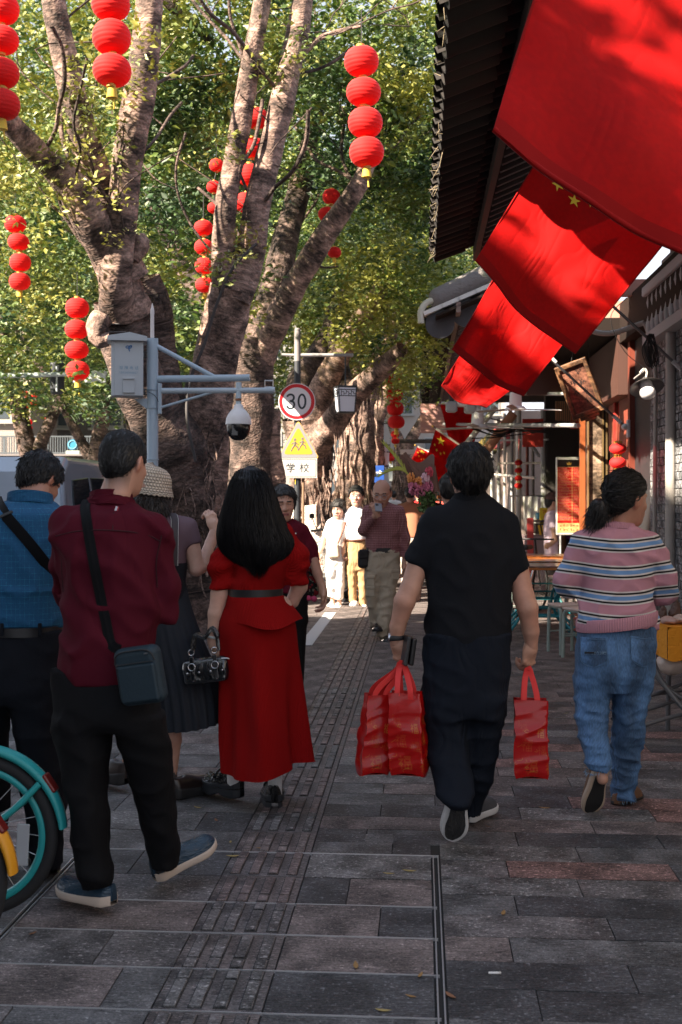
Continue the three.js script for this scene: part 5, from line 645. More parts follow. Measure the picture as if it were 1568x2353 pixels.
// ---- older woman in burgundy coming towards us
{
  const p = new Person(8.2, 660, 'older woman with grey-black hair in dark red blouse walking towards us');
  const m = cloth([0.10, 0.008, 0.018], 0.85), tr = cloth([0.01, 0.01, 0.011], 0.9);
  p.cloth('blouse', [p.LF([[1194, 634, 680, 0.055], [1204, 620, 696, 0.09], [1222, 606, 706, 0.11], [1270, 606, 706, 0.12], [1320, 612, 708, 0.13], [1360, 610, 710, 0.13]], 2.2), p.C([694, 1222, 0], 18, [714, 1262, 0], 16), p.C([714, 1262, 0], 16, [723, 1294, 0.02], 14, 1), p.C([618, 1222, 0], 18, [596, 1290, 0], 14, 1)], p.box(570, 1185, 745, 1365), m, { f: fold(5, 5, 5, 0.008), cell: 0.013 });
  p.limb(p.chain([[721, 1286, 0.02, 12.5], [730, 1318, 0.03, 11], [741, 1352, 0.05, 7.5]]), SKIN, p.box(700, 1270, 760, 1370), 0.009);
  p.limb(p.chain([[597, 1286, 0.02, 12.5], [590, 1352, 0.05, 7.5]]), SKIN, p.box(575, 1270, 615, 1370), 0.009);
  p.hand(p.L(742, 1352, 0.05), [0.1, -1.2, 0.1], false, SKIN, 0.45, 0.3, 1.05);
  p.head(652, 1158, 74, 0.18, 0.12, 0.04, SKIN, { closed: true, cell: 0.004 }, 0.03); p.body();
  p.hair({ thick: 0.018, n: 900, len: 0.045, rough: 0.008, seed: 71, wild: 0.5, line: pw([[-0.14, -0.09], [-0.05, -0.08], [-0.01, -0.06], [0.02, -0.03], [0.04, 0.03], [0.06, 0.065], [0.1, 0.082]]) }, mat([0.035, 0.034, 0.035], 0.5));
  p.cloth('trousers', [p.LF([[1350, 612, 708, 0.12], [1400, 612, 708, 0.12], [1430, 614, 706, 0.1]]), p.LF([[1420, 612, 660, 0.1], [1615, 618, 650, 0.08]]), p.LF([[1420, 660, 706, 0.1], [1540, 668, 700, 0.09], [1615, 668, 696, 0.08]])], p.box(600, 1345, 715, 1622), tr, { cell: 0.016 });
  for (const x of [634, 682]) p.shoe({ l: 0.25, w: 0.09 }, p.L(x, 1626, -0.05), [0, 0.1, 0], dark, dark);
  const bt = new MB(); for (const y of [1226, 1236, 1246]) { const q = p.L(680 - (y - 1226) * 0.3, y, 0.118); bt.sph(q[0], q[1], q[2], 0.006); } bt.build('button', white, p.o);
  const bag = thing('floral_bag', 'dark flowered cloth bag with two pink pompoms beside the older woman', 'bag', p.o.position.clone());
  const fl = tex(128, 128, (u, v) => { const n = pnoise(u, v, 14, 14), k = pnoise(u, v, 22, 22); return n > 0.68 ? [0.5, 0.08, 0.1] : k > 0.66 ? [0.45, 0.45, 0.38] : [0.03, 0.03, 0.03]; }, true);
  const q = p.L(712, 1338, -0.05), b = new MB(); b.rbox(q[0], q[1], q[2], 0.13, 0.21, 0.09, 0.04, 0.3, 0, 0.1, 4); b.build('pouch', mat([1, 1, 1], 0.85, { map: rep(fl, 4) }), bag);
  const po = p.L(722, 1376, 0.03), pb = new MB(); pb.sph(po[0], po[1], po[2], 0.022).sph(po[0] - 0.04, po[1] + 0.004, po[2], 0.021); pb.build('pompom', mat([0.5, 0.06, 0.14], 0.95), bag);
}
// ---- bald man with phone
{
  const p = new Person(12.2, 878, 'bald man in brown checked shirt and khaki cargo trousers looking at his phone');
  const chk = tex(128, 128, (u, v, i, j) => { const l = (i % 16 < 2 ? 0.5 : 0) + (j % 16 < 2 ? 0.5 : 0); return [0.50 + 0.3 * l, 0.31 + 0.34 * l, 0.32 + 0.32 * l]; }, true);
  const m = mat([1, 1, 1], 0.85, { map: rep(chk, 5), bumpMap: rep(creaseT, 2), bumpScale: 0.012 }), kh = cloth([0.44, 0.37, 0.28], 0.9, { bumpMap: rep(creaseT, 2, 2), bumpScale: 0.016 });
  p.cloth('shirt', [p.LF([[1152, 862, 892, 0.06], [1162, 846, 914, 0.1], [1178, 838, 924, 0.12], [1220, 841, 920, 0.135], [1270, 842, 918, 0.14]], 2.2), p.C([846, 1176, 0], 14, [836, 1218, 0.04], 11), p.C([836, 1218, 0.04], 11, [862, 1186, 0.22], 8, 1), p.C([916, 1176, 0], 14, [932, 1236, 0], 11.5), p.C([932, 1236, 0], 11.5, [928, 1296, 0.03], 9, 1)], p.box(815, 1145, 955, 1275, -0.25, 0.32), m, { f: fold(5, 5, 5, 0.01), cell: 0.015 });
  p.cloth('trousers', [p.LF([[1262, 842, 918, 0.135], [1310, 838, 918, 0.14], [1335, 840, 914, 0.11]]), p.LF([[1320, 840, 876, 0.12], [1380, 842, 872, 0.11], [1440, 852, 878, 0.09, -0.05]]), p.LF([[1320, 872, 914, 0.12], [1390, 868, 906, 0.11, 0.03], [1440, 865, 896, 0.1, 0.06], [1462, 866, 894, 0.1, 0.06]])], p.box(830, 1256, 925, 1468), kh, { f: fold(5, 9, 5, 0.012), cell: 0.016, k: 0.02 });
  add('belt', sheet(36, 3, (s, t) => { const a = s * 6.2832 + 3.1416, q = p.L(880, [1269, 1268, 1259, 1258][Math.round(t * 3)]); return V(q[0] + Math.sin(a) * 0.178, q[1], Math.cos(a) * 0.142); }, null, true), dark, p.o);
  const cp = new MB(); for (const [x, y, z, w] of [[908, 1322, 0.1, 20], [853, 1336, 0.12, 18], [854, 1360, 0.115, 18]]) { const q = p.L(x, y, z); cp.rbox(q[0], q[1], q[2], w * p.k, 22 * p.k, 0.03, 0.01, x > 880 ? 0.5 : -0.3); cp.rbox(q[0], q[1] + 10 * p.k, q[2] + 0.008, w * p.k * 1.05, 7 * p.k, 0.03, 0.008, x > 880 ? 0.5 : -0.3); } cp.build('cargo_pocket', kh, p.o);
  p.limb([p.C([862, 1186, 0.22], 7, [869, 1176, 0.25], 6.5), p.C([862, 1186, 0.22], 6, [838, 1216, 0.04], 7), p.C([838, 1216, 0.04], 7, [850, 1180, 0], 9), p.C([850, 1180, 0], 9, [877, 1160, 0], 11), p.C([877, 1160, 0], 11, [914, 1180, 0], 9), p.C([914, 1180, 0], 9, [931, 1236, 0], 7), p.C([931, 1236, 0], 7, [929, 1298, 0.03], 5.5)], SKIN, p.box(825, 1145, 945, 1305, -0.1, 0.34), 0.014, 0.02); p.hand(p.L(867, 1181, 0.25), [2.9, 0.5, -0.3], false, SKIN, 0.8, 0.5, 1.0);
  p.hand(p.L(929, 1296, 0.03), [0, -1.4, 0], false, SKIN, 0.5, 0.3, 1.0);
  p.head(877, 1134, 62, -0.12, 0.3, -0.05, SKIN, { closed: true }, 0.05); p.body();
  p.hair({ thick: 0.006, n: 260, len: 0.015, rough: 0.002, seed: 81, line: pw([[-0.14, -0.07], [-0.05, -0.05], [-0.02, -0.01], [0.02, 0.012], [0.03, 0.3], [0.1, 0.3]]), shell: (x, y, z) => smax(ell([0, 0.03, -0.014], [0.081, 0.094, 0.1])(x, y, z), y - 0.055, 0.01) }, hairSoft);
  const gl = new MB(), hm = p.hm; for (const s of [-1, 1]) gl.geo(new THREE.TorusGeometry(0.02, 0.0018, 6, 20), hm.clone().multiply(M4(s * 0.031, -0.002, 0.1))); gl.geo(new THREE.CylinderGeometry(0.0018, 0.0018, 0.02, 5), hm.clone().multiply(M4(0, 0, 0.103, 0, 0, 1.57))); for (const s of [-1, 1]) gl.geo(new THREE.CylinderGeometry(0.0018, 0.0018, 0.1, 5), hm.clone().multiply(M4(s * 0.066, 0.002, 0.05, 1.5, s * -0.25, 0))); gl.build('spectacles', steel, p.o);
  for (const [x, y, z, r] of [[866, 1446, -0.05, 0], [880, 1473, 0.0, 0.15]]) p.shoe({ l: 0.28, w: 0.1, sole: 0.025 }, p.L(x, y, z), [0, r, 0], leatherB, dark);
  const ph = thing('phone', 'grey phone held up in front of the face of the bald man', 'phone', p.o.position.clone()), q = p.L(870, 1166, 0.29), b = new MB(); b.rbox(q[0], q[1], q[2], 0.075, 0.15, 0.01, 0.005, 0.2, -1.0, -0.15, 3); b.build('case', mat([0.2, 0.2, 0.22], 0.35), ph); const b2 = new MB(); b2.rbox(q[0] - 0.014, q[1] + 0.028, q[2] - 0.03, 0.03, 0.03, 0.008, 0.004, 0.2, -1.0, -0.15, 3); b2.build('camera_bump', dark, ph);
  const po = thing('belt_pouch', 'black pouch on the belt of the bald man', 'pouch', p.o.position.clone()), q2 = p.L(835, 1284, 0.06), b3 = new MB(); b3.rbox(q2[0], q2[1], q2[2], 0.115, 0.2, 0.09, 0.04, 0.3, 0, 0, 4); b3.build('pouch_body', dark, po); const b4 = new MB(); b4.rbox(q2[0], q2[1] + 0.05, q2[2] + 0.045, 0.1, 0.09, 0.03, 0.012, 0.3, 0.1, 0, 3); b4.build('flap', dark, po);
}
// ---- couple in white
{
  const p = new Person(16, 818, 'man with glasses in white T-shirt and tan trousers beside the woman in white');
  const m = cloth([0.78, 0.76, 0.78], 0.85), tan = cloth([0.42, 0.27, 0.14], 0.9, { bumpMap: rep(creaseT, 2), bumpScale: 0.016 });
  p.cloth('shirt', [p.LF([[1164, 808, 828, 0.07], [1171, 798, 838, 0.1], [1184, 793, 844, 0.12], [1243, 796, 842, 0.13]], 2.2), p.C([800, 1182, 0], 10, [791, 1205, 0], 10, 1), p.C([838, 1182, 0], 10, [848, 1205, 0], 10, 1)], p.box(775, 1155, 862, 1248), m, { cell: 0.018 });
  p.cloth('trousers', [p.LF([[1240, 797, 842, 0.13], [1290, 794, 844, 0.13], [1310, 796, 842, 0.1]]), p.LF([[1300, 795, 820, 0.1], [1384, 802, 820, 0.08]]), p.LF([[1300, 820, 843, 0.1], [1392, 826, 844, 0.09]])], p.box(785, 1236, 852, 1396), tan, { cell: 0.02, k: 0.02, f: fold(4, 8, 4, 0.01) });
  const bl = new MB(), c = p.L(819, 1241); bl.geo(new THREE.TorusGeometry(0.15, 0.022, 6, 24), new THREE.Matrix4().compose(V(...c), new THREE.Quaternion().setFromEuler(new THREE.Euler(Math.PI / 2, 0, 0)), V(0.93, 0.88, 0.8))); bl.build('belt', mat([0.10, 0.035, 0.02], 0.5), p.o);
  p.limb([p.C([792, 1200, 0], 7.5, [787, 1232, 0.03], 6.5), p.C([787, 1232, 0.03], 6.5, [788, 1264, 0.08], 4.5), p.C([846, 1200, 0], 7.5, [850, 1262, 0], 4.5)], SKINL, p.box(775, 1190, 862, 1275), 0.014);
  p.hand(p.L(788, 1264, 0.08), [0, 1.4, 0], false, SKINL, 0.6, 0.4, 1.0); p.head(819, 1141, 44, -0.15, 0.02, 0.03, SKINL, {}, 0.02); p.body();
  p.hair({ thick: 0.018, n: 400, len: 0.04, rough: 0.006, seed: 91, cell: 0.007 }); const gl = new MB(); for (const s of [-1, 1]) gl.geo(new THREE.TorusGeometry(0.022, 0.002, 6, 16), p.hm.clone().multiply(M4(s * 0.031, 0, 0.1))); gl.build('spectacles', steel, p.o);
  for (const [x, y, z] of [[812, 1390, -0.12], [836, 1403, 0.0]]) p.shoe({ l: 0.29, w: 0.11, sole: 0.035, top: 0.075 }, p.L(x, y, z), [0, 0.05, 0], white, white);
  const em = new MB(), q = p.L(831, 1191, 0.125); em.sph(q[0], q[1], q[2], 0.02, 0.026, 0.004); em.build('chest_emblem', dark, p.o);
}
{
  const p = new Person(16, 772, 'woman with black fringe in white top and wide white trousers');
  const m = cloth([0.80, 0.78, 0.76], 0.85);
  p.cloth('top', [p.LF([[1188, 764, 788, 0.06], [1196, 754, 794, 0.1], [1215, 752, 794, 0.11], [1256, 750, 792, 0.13]], 2.2), p.C([758, 1206, 0], 9, [748, 1234, 0], 9, 1), p.C([790, 1206, 0], 9, [797, 1234, 0], 9, 1)], p.box(735, 1180, 808, 1262), m, { cell: 0.018 });
  p.cloth('trousers', [p.LF([[1250, 750, 790, 0.13], [1290, 748, 792, 0.14], [1310, 750, 792, 0.12]]), p.LF([[1290, 748, 774, 0.12], [1370, 752, 774, 0.12]]), p.LF([[1290, 768, 794, 0.12], [1376, 768, 790, 0.12]])], p.box(740, 1246, 800, 1380), m, { cell: 0.02, k: 0.02, f: fold(5, 4, 5, 0.014) });
  p.limb([p.C([748, 1228, 0], 6.5, [740, 1256, 0], 5.5), p.C([740, 1256, 0], 5.5, [732, 1276, 0.03], 4), p.C([796, 1228, 0], 6.5, [800, 1260, 0], 4.5)], SKINL, p.box(725, 1215, 810, 1285), 0.014);
  p.limb([p.C([765, 1360, 0], 6, [765, 1392, 0], 5), p.C([780, 1366, 0], 6, [780, 1396, 0.05], 5)], SKINL, p.box(755, 1350, 792, 1402), 0.014);
  p.hand(p.L(732, 1275, 0.03), [0, 1.4, -0.2], false, SKINL, 0.5, 0.4, 0.95); p.head(778, 1172, 42, -0.3, 0.05, 0, SKINL, {}, 0.02); p.body();
  p.hair({ thick: 0.022, n: 400, len: 0.05, rough: 0.006, seed: 95, cell: 0.007, line: pw([[-0.14, -0.08], [-0.03, -0.07], [0.02, -0.03], [0.05, 0.02], [0.08, 0.035], [0.13, 0.04]]) });
  for (const [x, y, z] of [[763, 1396, -0.08], [776, 1402, 0.02]]) p.shoe({ l: 0.26, w: 0.1, sole: 0.035, top: 0.075 }, p.L(x, y, z), [0, -0.1, 0], white, white);
  const bag = thing('straw_bag', 'cream woven bag on a brown strap carried by the woman in white', 'bag', p.o.position.clone()), q = p.L(766, 1266, 0.16), b = new MB(); b.rbox(q[0], q[1], q[2], 0.17, 0.2, 0.08, 0.035, 0, 0, 0.1, 4); b.build('pouch', mat([0.6, 0.5, 0.4], 0.9), bag); const b2 = new MB(); b2.tube([p.P(794, 1198, 0.06), p.P(790, 1215, 0.12), p.P(776, 1250, 0.16)], 0.012, 12, 6); b2.build('strap', mat([0.2, 0.07, 0.04], 0.6), bag);
}
// ---- shop worker in a cap, and a colleague behind
{
  const p = new Person(17.5, 1272, 'shop worker in brown cap, lilac shirt and brown apron standing at the tables');
  const m = cloth([0.62, 0.48, 0.60], 0.85), ap = cloth([0.10, 0.05, 0.035], 0.85);
  p.cloth('shirt', [p.LF([[1172, 1262, 1282, 0.07], [1180, 1254, 1290, 0.14], [1210, 1250, 1292, 0.16], [1274, 1252, 1290, 0.17]], 2.2), p.C([1270, 1190, 0.14], 10, [1272, 1214, 0.17], 9, 1)], p.box(1238, 1164, 1305, 1282, -0.3, 0.32), m, { cell: 0.018, f: fold(5, 5, 5, 0.01) });
  p.cloth('apron', [p.LF([[1188, 1282, 1293, 0.12], [1220, 1284, 1298, 0.16], [1240, 1274, 1300, 0.18], [1300, 1272, 1304, 0.19]])], p.box(1262, 1182, 1312, 1306, -0.3, 0.3), ap, { cell: 0.02 });
  p.cloth('trousers', [p.LF([[1270, 1254, 1290, 0.15], [1369, 1256, 1286, 0.12]])], p.box(1245, 1264, 1300, 1375), cloth([0.06, 0.05, 0.05]), { cell: 0.024 });
  p.limb([p.C([1272, 1210, 0.17], 6.5, [1276, 1240, 0.17], 6), p.C([1276, 1240, 0.17], 6, [1264, 1252, 0.2], 4.5)], SKINL, p.box(1250, 1200, 1292, 1264, 0, 0.35), 0.014);
  p.hand(p.L(1264, 1252, 0.2), [0.3, 0.5, -1.5], false, SKINL, 0.8, 0.5, 0.95); p.head(1274, 1156, 44, 1.45, 0.08, 0, SKINL, {}); p.body(); p.hair({ thick: 0.012, n: 200, len: 0.03, seed: 99, cell: 0.007 });
  const cap = thing('cap', 'brown peaked cap on the shop worker', 'cap', p.o.position.clone()), cb = new MB(); cb.geo(new THREE.SphereGeometry(0.108, 24, 12, 0, 6.283, 0, 1.5), p.hm.clone().multiply(M4(0, 0.032, -0.01, 0, 0, 0, V(0.92, 1.0, 1.06)))); cb.build('crown', mat([0.11, 0.055, 0.045], 0.85), cap); const cp = new MB(); cp.geo(new THREE.CylinderGeometry(0.075, 0.075, 0.006, 20, 1, false, -1.57, 3.14), p.hm.clone().multiply(M4(0, 0.04, 0.08, 0.12, 0, 0, V(1, 1, 1.1)))); cp.build('peak', mat([0.11, 0.055, 0.045], 0.85), cap);
  const mk = new MB(); mk.geo(new THREE.SphereGeometry(0.05, 14, 10), p.hm.clone().multiply(M4(0, -0.055, 0.062, 0, 0, 0, V(1, 0.9, 0.95)))); mk.build('face_mask', mat([0.55, 0.6, 0.66], 0.8), p.o);
}
function walker(d, cx, top, label, cs, ct, hairC, skin = SKIN, ry = Math.PI) {   // small figures far along the street
  const k = 2650 / d, h = 1.66 * k, p = new Person(d, cx, label), gy = HY + EYE * k, Y = t => gy - h * t, X = w => w * k;
  top = Y(1);
  p.cloth('shirt', [p.LF([[Y(0.86), cx - X(0.05), cx + X(0.05), 0.06], [Y(0.83), cx - X(0.17), cx + X(0.17), 0.11], [Y(0.7), cx - X(0.18), cx + X(0.18), 0.12], [Y(0.5), cx - X(0.17), cx + X(0.17), 0.12]]), p.C([cx - X(0.17), Y(0.8), 0], X(0.06), [cx - X(0.23), Y(0.64), 0], X(0.055), 1), p.C([cx + X(0.17), Y(0.8), 0], X(0.06), [cx + X(0.23), Y(0.64), 0], X(0.055), 1)], p.box(cx - X(0.32), Y(0.88), cx + X(0.32), Y(0.48)), cloth(cs), { cell: 0.024 });
  p.cloth('trousers', [p.LF([[Y(0.52), cx - X(0.165), cx + X(0.165), 0.11], [Y(0.44), cx - X(0.17), cx + X(0.17), 0.11]]), p.LF([[Y(0.46), cx - X(0.16), cx, 0.09], [Y(0.03), cx - X(0.14), cx - X(0.03), 0.07, 0.05]]), p.LF([[Y(0.46), cx, cx + X(0.16), 0.09], [Y(0.03), cx + X(0.03), cx + X(0.14), 0.07, -0.1]])], p.box(cx - X(0.25), Y(0.54), cx + X(0.25), Y(0.01)), cloth(ct), { cell: 0.026, k: 0.02 });
  p.limb([p.C([cx - X(0.23), Y(0.66), 0], X(0.042), [cx - X(0.25), Y(0.46), 0.02], X(0.035)), p.C([cx + X(0.23), Y(0.66), 0], X(0.042), [cx + X(0.25), Y(0.46), 0.02], X(0.035))], skin, p.box(cx - X(0.3), Y(0.7), cx + X(0.3), Y(0.43)), 0.018);
  p.head(cx, Y(0.93), X(0.23), ry, 0, 0, skin, { cell: 0.008 }); p.body(); p.hair({ n: 120, cell: 0.008, thick: 0.016, rough: 0.004, seed: Math.round(cx) }, hairC ?? hairM);
  for (const s of [-1, 1]) p.shoe({ l: 0.27, w: 0.1 }, p.L(cx + X(s * 0.085), gy - 1, s < 0 ? 0.05 : -0.1), [0, ry, 0], dark, dark); return p;
}
walker(20.5, 990, 0, 'person in dark grey T-shirt walking away behind the bouquet', [0.045, 0.04, 0.042], [0.03, 0.03, 0.035]);
walker(24, 963, 0, 'person in bright red top far along the pavement', [0.5, 0.03, 0.03], [0.04, 0.04, 0.05]);
walker(19, 942, 0, 'person with tan shoulder bag beside the bald man in checks', [0.45, 0.2, 0.12], [0.5, 0.45, 0.4]);
walker(30, 1012, 0, 'person in orange jacket far along the pavement', [0.55, 0.16, 0.04], [0.03, 0.03, 0.03]);
walker(34, 905, 0, 'person in white shirt far along the pavement near the blue arrow sign', [0.7, 0.7, 0.7], [0.05, 0.05, 0.07]);
walker(28, 946, 0, 'person in black jacket at the far end of the pavement', [0.02, 0.02, 0.025], [0.04, 0.05, 0.08]);
walker(18.4, 1324, 0, 'shop worker in purple shirt reaching out beside the stone pillar', [0.10, 0.03, 0.13], [0.04, 0.03, 0.05], null, SKINL, -1.2);
walker(8.4, 1036, 0, 'person almost hidden in front of the man in black, carrying flowers', [0.05, 0.05, 0.06], [0.03, 0.03, 0.04]);
// ---------------------------------------------------------------- writing
const HAN = {   // strokes on a 10 x 10 grid, y down
  学: ['2,0.5 3,2', '5,0 5.3,1.8', '8,0.3 7,2', '1,4 1,2.6 9.2,2.6 8.6,4', '2.8,4.2 7.4,4.2 5.2,5.6', '0.8,6.4 9.4,6.4', '5.2,5.6 5.5,7 5.3,9.4 3.6,9'],
  校: ['0.3,2.8 4.2,2.8', '2.4,0.3 2.4,9.8', '2.3,3.2 0.3,7', '2.6,4 4,5.6', '6.8,0.2 7.3,1.6', '4.6,2.3 9.8,2.3', '6,3.2 4.6,5', '8,3.2 9.5,4.8', '8.2,4.6 6.6,7.4 4.2,9.7', '5.4,5 7,7.4 9.8,9.6'],
  报: ['0.4,2.4 4,2.4', '2.4,0.3 2.4,9 1.2,8.5', '0.4,6.2 4,5', '5,0.8 9,0.8 8.8,3 7.8,3', '5,0.8 5,9.8', '5,4.4 9,4.4 7.4,7.4 5.4,9.6', '6,5.6 9.6,9.6'],
  障: ['0.8,0.8 0.8,9.8', '0.8,0.8 3.2,0.8 2,3.4 3.2,5 1.6,6.4', '6.8,0.1 6.8,1', '4.4,1.3 9.4,1.3', '5.6,1.6 5.9,2.8', '8,1.6 7.6,2.8', '4,3 9.8,3', '5,4 8.8,4 8.8,6.8 5,6.8 5,4', '5,5.4 8.8,5.4', '3.8,8.2 9.8,8.2', '6.9,6.8 6.9,9.9'],
  电: ['1.6,2 8.4,2 8.4,6.6 1.6,6.6 1.6,2', '1.6,4.3 8.4,4.3', '5,0.2 5,8.4 6,9.4 9.6,9.2 9.6,7.6'],
  话: ['1,0.8 2.2,2', '0.4,3.6 2.2,3.6 2.2,8.8 3.6,7.4', '9,0.4 4.8,1.4', '4,3.6 9.8,3.6', '7,1 7,5.6', '4.8,5.8 9.2,5.8 9.2,9.4 4.8,9.4 4.8,5.8'],
  福: ['1.6,0.2 2.4,1.4', '0.4,2.4 3.6,2.4 0.4,6', '2.2,4.2 2.2,9.8', '2.6,4.6 3.6,5.6', '4.4,0.8 9.6,0.8', '5.2,2 8.8,2 8.8,4 5.2,4 5.2,2', '4.8,5.2 9.4,5.2 9.4,9.6 4.8,9.6 4.8,5.2', '7,5.2 7,9.6', '4.8,7.4 9.4,7.4'],
};
function han(x, ch, X, Y, s, w = 1) { x.lineWidth = s * 0.095 * w; x.lineCap = 'butt'; x.lineJoin = 'miter'; for (const st of HAN[ch]) { const p = st.split(' ').map(q => q.split(',').map(Number)); x.beginPath(); p.forEach(([a, b], i) => i ? x.lineTo(X + a * s / 10, Y + b * s / 10) : x.moveTo(X + a * s / 10, Y + b * s / 10)); x.stroke(); } }
const plane = (w, h, c, parent, name, m, ry = 0, th = 0.0) => { const o = add(name, new THREE.PlaneGeometry(w, h), m, parent); o.position.copy(c); o.rotation.y = ry; return o; };
const gold = mat([0.6, 0.36, 0.08], 0.35, { metalness: 0.7 });
// ---------------------------------------------------------------- lamp post with road signs
{
  const D = 17, base = U(684, HY + EYE * F / D, D), k = D / F, L = (px, py, dz = 0) => U(px, py, D - dz).sub(base);
  const post = thing('lamp_post', 'dark lamp post carrying the road signs and a white glass street lantern', 'lamp post', base), pm = mat([0.028, 0.032, 0.04], 0.5), pl = mat([0.22, 0.2, 0.2], 0.6);
  const b = new MB(); b.cyl(V(0, 0, 0), L(684, 830), 0.058, 0.05, 14); b.cyl(V(0, 0, 0), V(0, 0.5, 0), 0.09, 0.075, 14); b.build('post', pm, post); const f = new MB(); f.cyl(L(684, 830), L(684, 760), 0.05, 0.045, 12).sph(...L(684, 758).toArray(), 0.044, 0.03); f.build('finial', pl, post);
  const a = new MB(); a.cyl(L(648, 815), L(690, 817), 0.022, 0.022, 8).cyl(L(690, 816), L(806, 816), 0.028, 0.026, 10).sph(...L(808, 816).toArray(), 0.032); a.build('arm', mat([0.3, 0.29, 0.3], 0.5), post);
  const sc = new MB(); sc.tube([L(668, 826), L(660, 834), L(664, 842), L(672, 840)], 0.008, 16, 5); sc.build('scroll', pm, post);
  const pp = new MB(); pp.cyl(V(0.085, 0, 0.01), V(0.085, 2.35, 0.01), 0.022, 0.022, 8); pp.build('conduit', mat([0.22, 0.13, 0.08], 0.7), post);
  const lan = thing('street_lantern', 'white glass street lantern hanging from the arm of the dark sign post', 'lantern', L(794, 886).add(base)), lc = V(0, 0, 0);
  const ty = L(794, 890).y - L(794, 886).y, by = L(794, 948).y - L(794, 886).y, rt = 0.152, rb = 0.125; const gl = mat([0.72, 0.75, 0.82], 0.55), fr = mat([0.03, 0.04, 0.05], 0.5); const c4 = i => { const q = i * Math.PI / 2 + 0.25 + Math.PI / 4; return [Math.sin(q), Math.cos(q)]; };
  for (let i = 0; i < 4; i++) { const [x0, z0] = c4(i), [x1, z1] = c4(i + 1); add('glass_pane', sheet(1, 1, (s, t) => V(mix(x0, x1, s) * mix(rt, rb, t) * 1.25, mix(ty, by, t), mix(z0, z1, s) * mix(rt, rb, t) * 1.25)), gl, lan); const e = new MB(); e.cyl(V(x0 * rt * 1.26, ty, z0 * rt * 1.26), V(x0 * rb * 1.26, by, z0 * rb * 1.26), 0.009, 0.009, 6); for (const [t, r] of [[0, 0.012], [0.12, 0.006], [0.36, 0.006], [1, 0.011]]) e.cyl(V(x0 * mix(rt, rb, t) * 1.26, mix(ty, by, t), z0 * mix(rt, rb, t) * 1.26), V(x1 * mix(rt, rb, t) * 1.26, mix(ty, by, t), z1 * mix(rt, rb, t) * 1.26), r, r, 6);
    for (let j = 1; j < 7; j++) { const s = j / 7, q = t => V(mix(x0, x1, s) * mix(rt, rb, t) * 1.262, mix(ty, by, t), mix(z0, z1, s) * mix(rt, rb, t) * 1.262); e.cyl(q(j % 2 ? 0.12 : 0.2), q(j % 3 ? 0.36 : 0.27), 0.005, 0.005, 5); const h0 = q(j % 2 ? 0.2 : 0.28), h1 = h0.clone().add(V((x1 - x0) * rt * 0.16, 0, (z1 - z0) * rt * 0.16)); e.cyl(h0, h1, 0.005, 0.005, 5); } e.build('lattice', fr, lan); }
  const tp = new MB(); tp.box(0, ty + 0.01, 0, rt * 1.7, 0.015, rt * 1.7, 0.25).cyl(V(0, ty, 0), V(0, L(794, 820).y - L(794, 886).y, 0), 0.01, 0.01, 8).box(0, by - 0.006, 0, rb * 1.6, 0.012, rb * 1.6, 0.25); tp.build('cap', fr, lan);
  const back = mat([0.5, 0.5, 0.5], 0.5, { metalness: 0.6 });
  const s1 = thing('speed_limit_sign', 'round white 30 speed sign with red rim on the dark post', 'road sign', L(682.5, 923, 0.085).add(base));
  const R1 = 42.5 * k; const w = canvasTex(512, 512, (x) => { x.fillStyle = '#e9e6ea'; x.fillRect(0, 0, 512, 512); x.fillStyle = '#d21822'; x.beginPath(); x.arc(256, 256, 248, 0, 7); x.fill(); x.fillStyle = '#e6e4ea'; x.beginPath(); x.arc(256, 256, 200, 0, 7); x.fill(); x.strokeStyle = '#1c2a33'; x.lineWidth = 27; x.lineCap = 'round'; x.lineJoin = 'round'; x.beginPath(); x.moveTo(126, 178); x.bezierCurveTo(150, 140, 222, 150, 214, 206); x.bezierCurveTo(210, 238, 185, 246, 165, 247); x.bezierCurveTo(200, 248, 222, 262, 220, 300); x.bezierCurveTo(214, 366, 140, 366, 120, 322); x.stroke(); x.beginPath(); x.ellipse(328, 252, 48, 96, 0, 0, 7); x.stroke(); });
  const d1 = new MB(); d1.geo(new THREE.CylinderGeometry(R1, R1, 0.012, 48), M4(0, 0, -0.007, Math.PI / 2)); d1.build('plate', back, s1); const cg = new THREE.CircleGeometry(R1 * 0.985, 48); add('sign_face', cg, mat([1, 1, 1], 0.4, { map: w }), s1);
  const s2 = thing('school_warning_sign', 'yellow triangular warning sign with two running children below the speed sign', 'road sign', L(686, 1020, 0.085).add(base));
  const tri = (r, hh) => { const sh = new THREE.Shape(), P = [[0, hh * 0.62], [r, -hh * 0.38], [-r, -hh * 0.38]]; const cr = 0.06; P.forEach((p, i) => { const a = P[(i + 2) % 3], n = P[(i + 1) % 3], d0 = Math.hypot(a[0] - p[0], a[1] - p[1]), d2 = Math.hypot(n[0] - p[0], n[1] - p[1]); const q0 = [p[0] + (a[0] - p[0]) / d0 * cr, p[1] + (a[1] - p[1]) / d0 * cr], q1 = [p[0] + (n[0] - p[0]) / d2 * cr, p[1] + (n[1] - p[1]) / d2 * cr]; i ? sh.lineTo(...q0) : sh.moveTo(...q0); sh.quadraticCurveTo(p[0], p[1], ...q1); }); return sh; };
  const tw = 48 * k, th = 88 * k; const t1 = new MB(); t1.ext(tri(tw, th), 0.01, M4(0, 0, -0.012)); t1.build('plate', mat([0.72, 0.42, 0.1], 0.5), s2); const t2 = new MB(); t2.ext(tri(tw * 0.955, th * 0.955), 0.003, M4(0, 0, -0.001)); t2.build('border', mat([0.23, 0.23, 0.25], 0.5), s2); const t3 = new MB(); t3.ext(tri(tw * 0.72, th * 0.72), 0.003, M4(0, -0.0, 0.002)); t3.build('sign_face', mat([0.60, 0.33, 0.025], 0.5), s2);
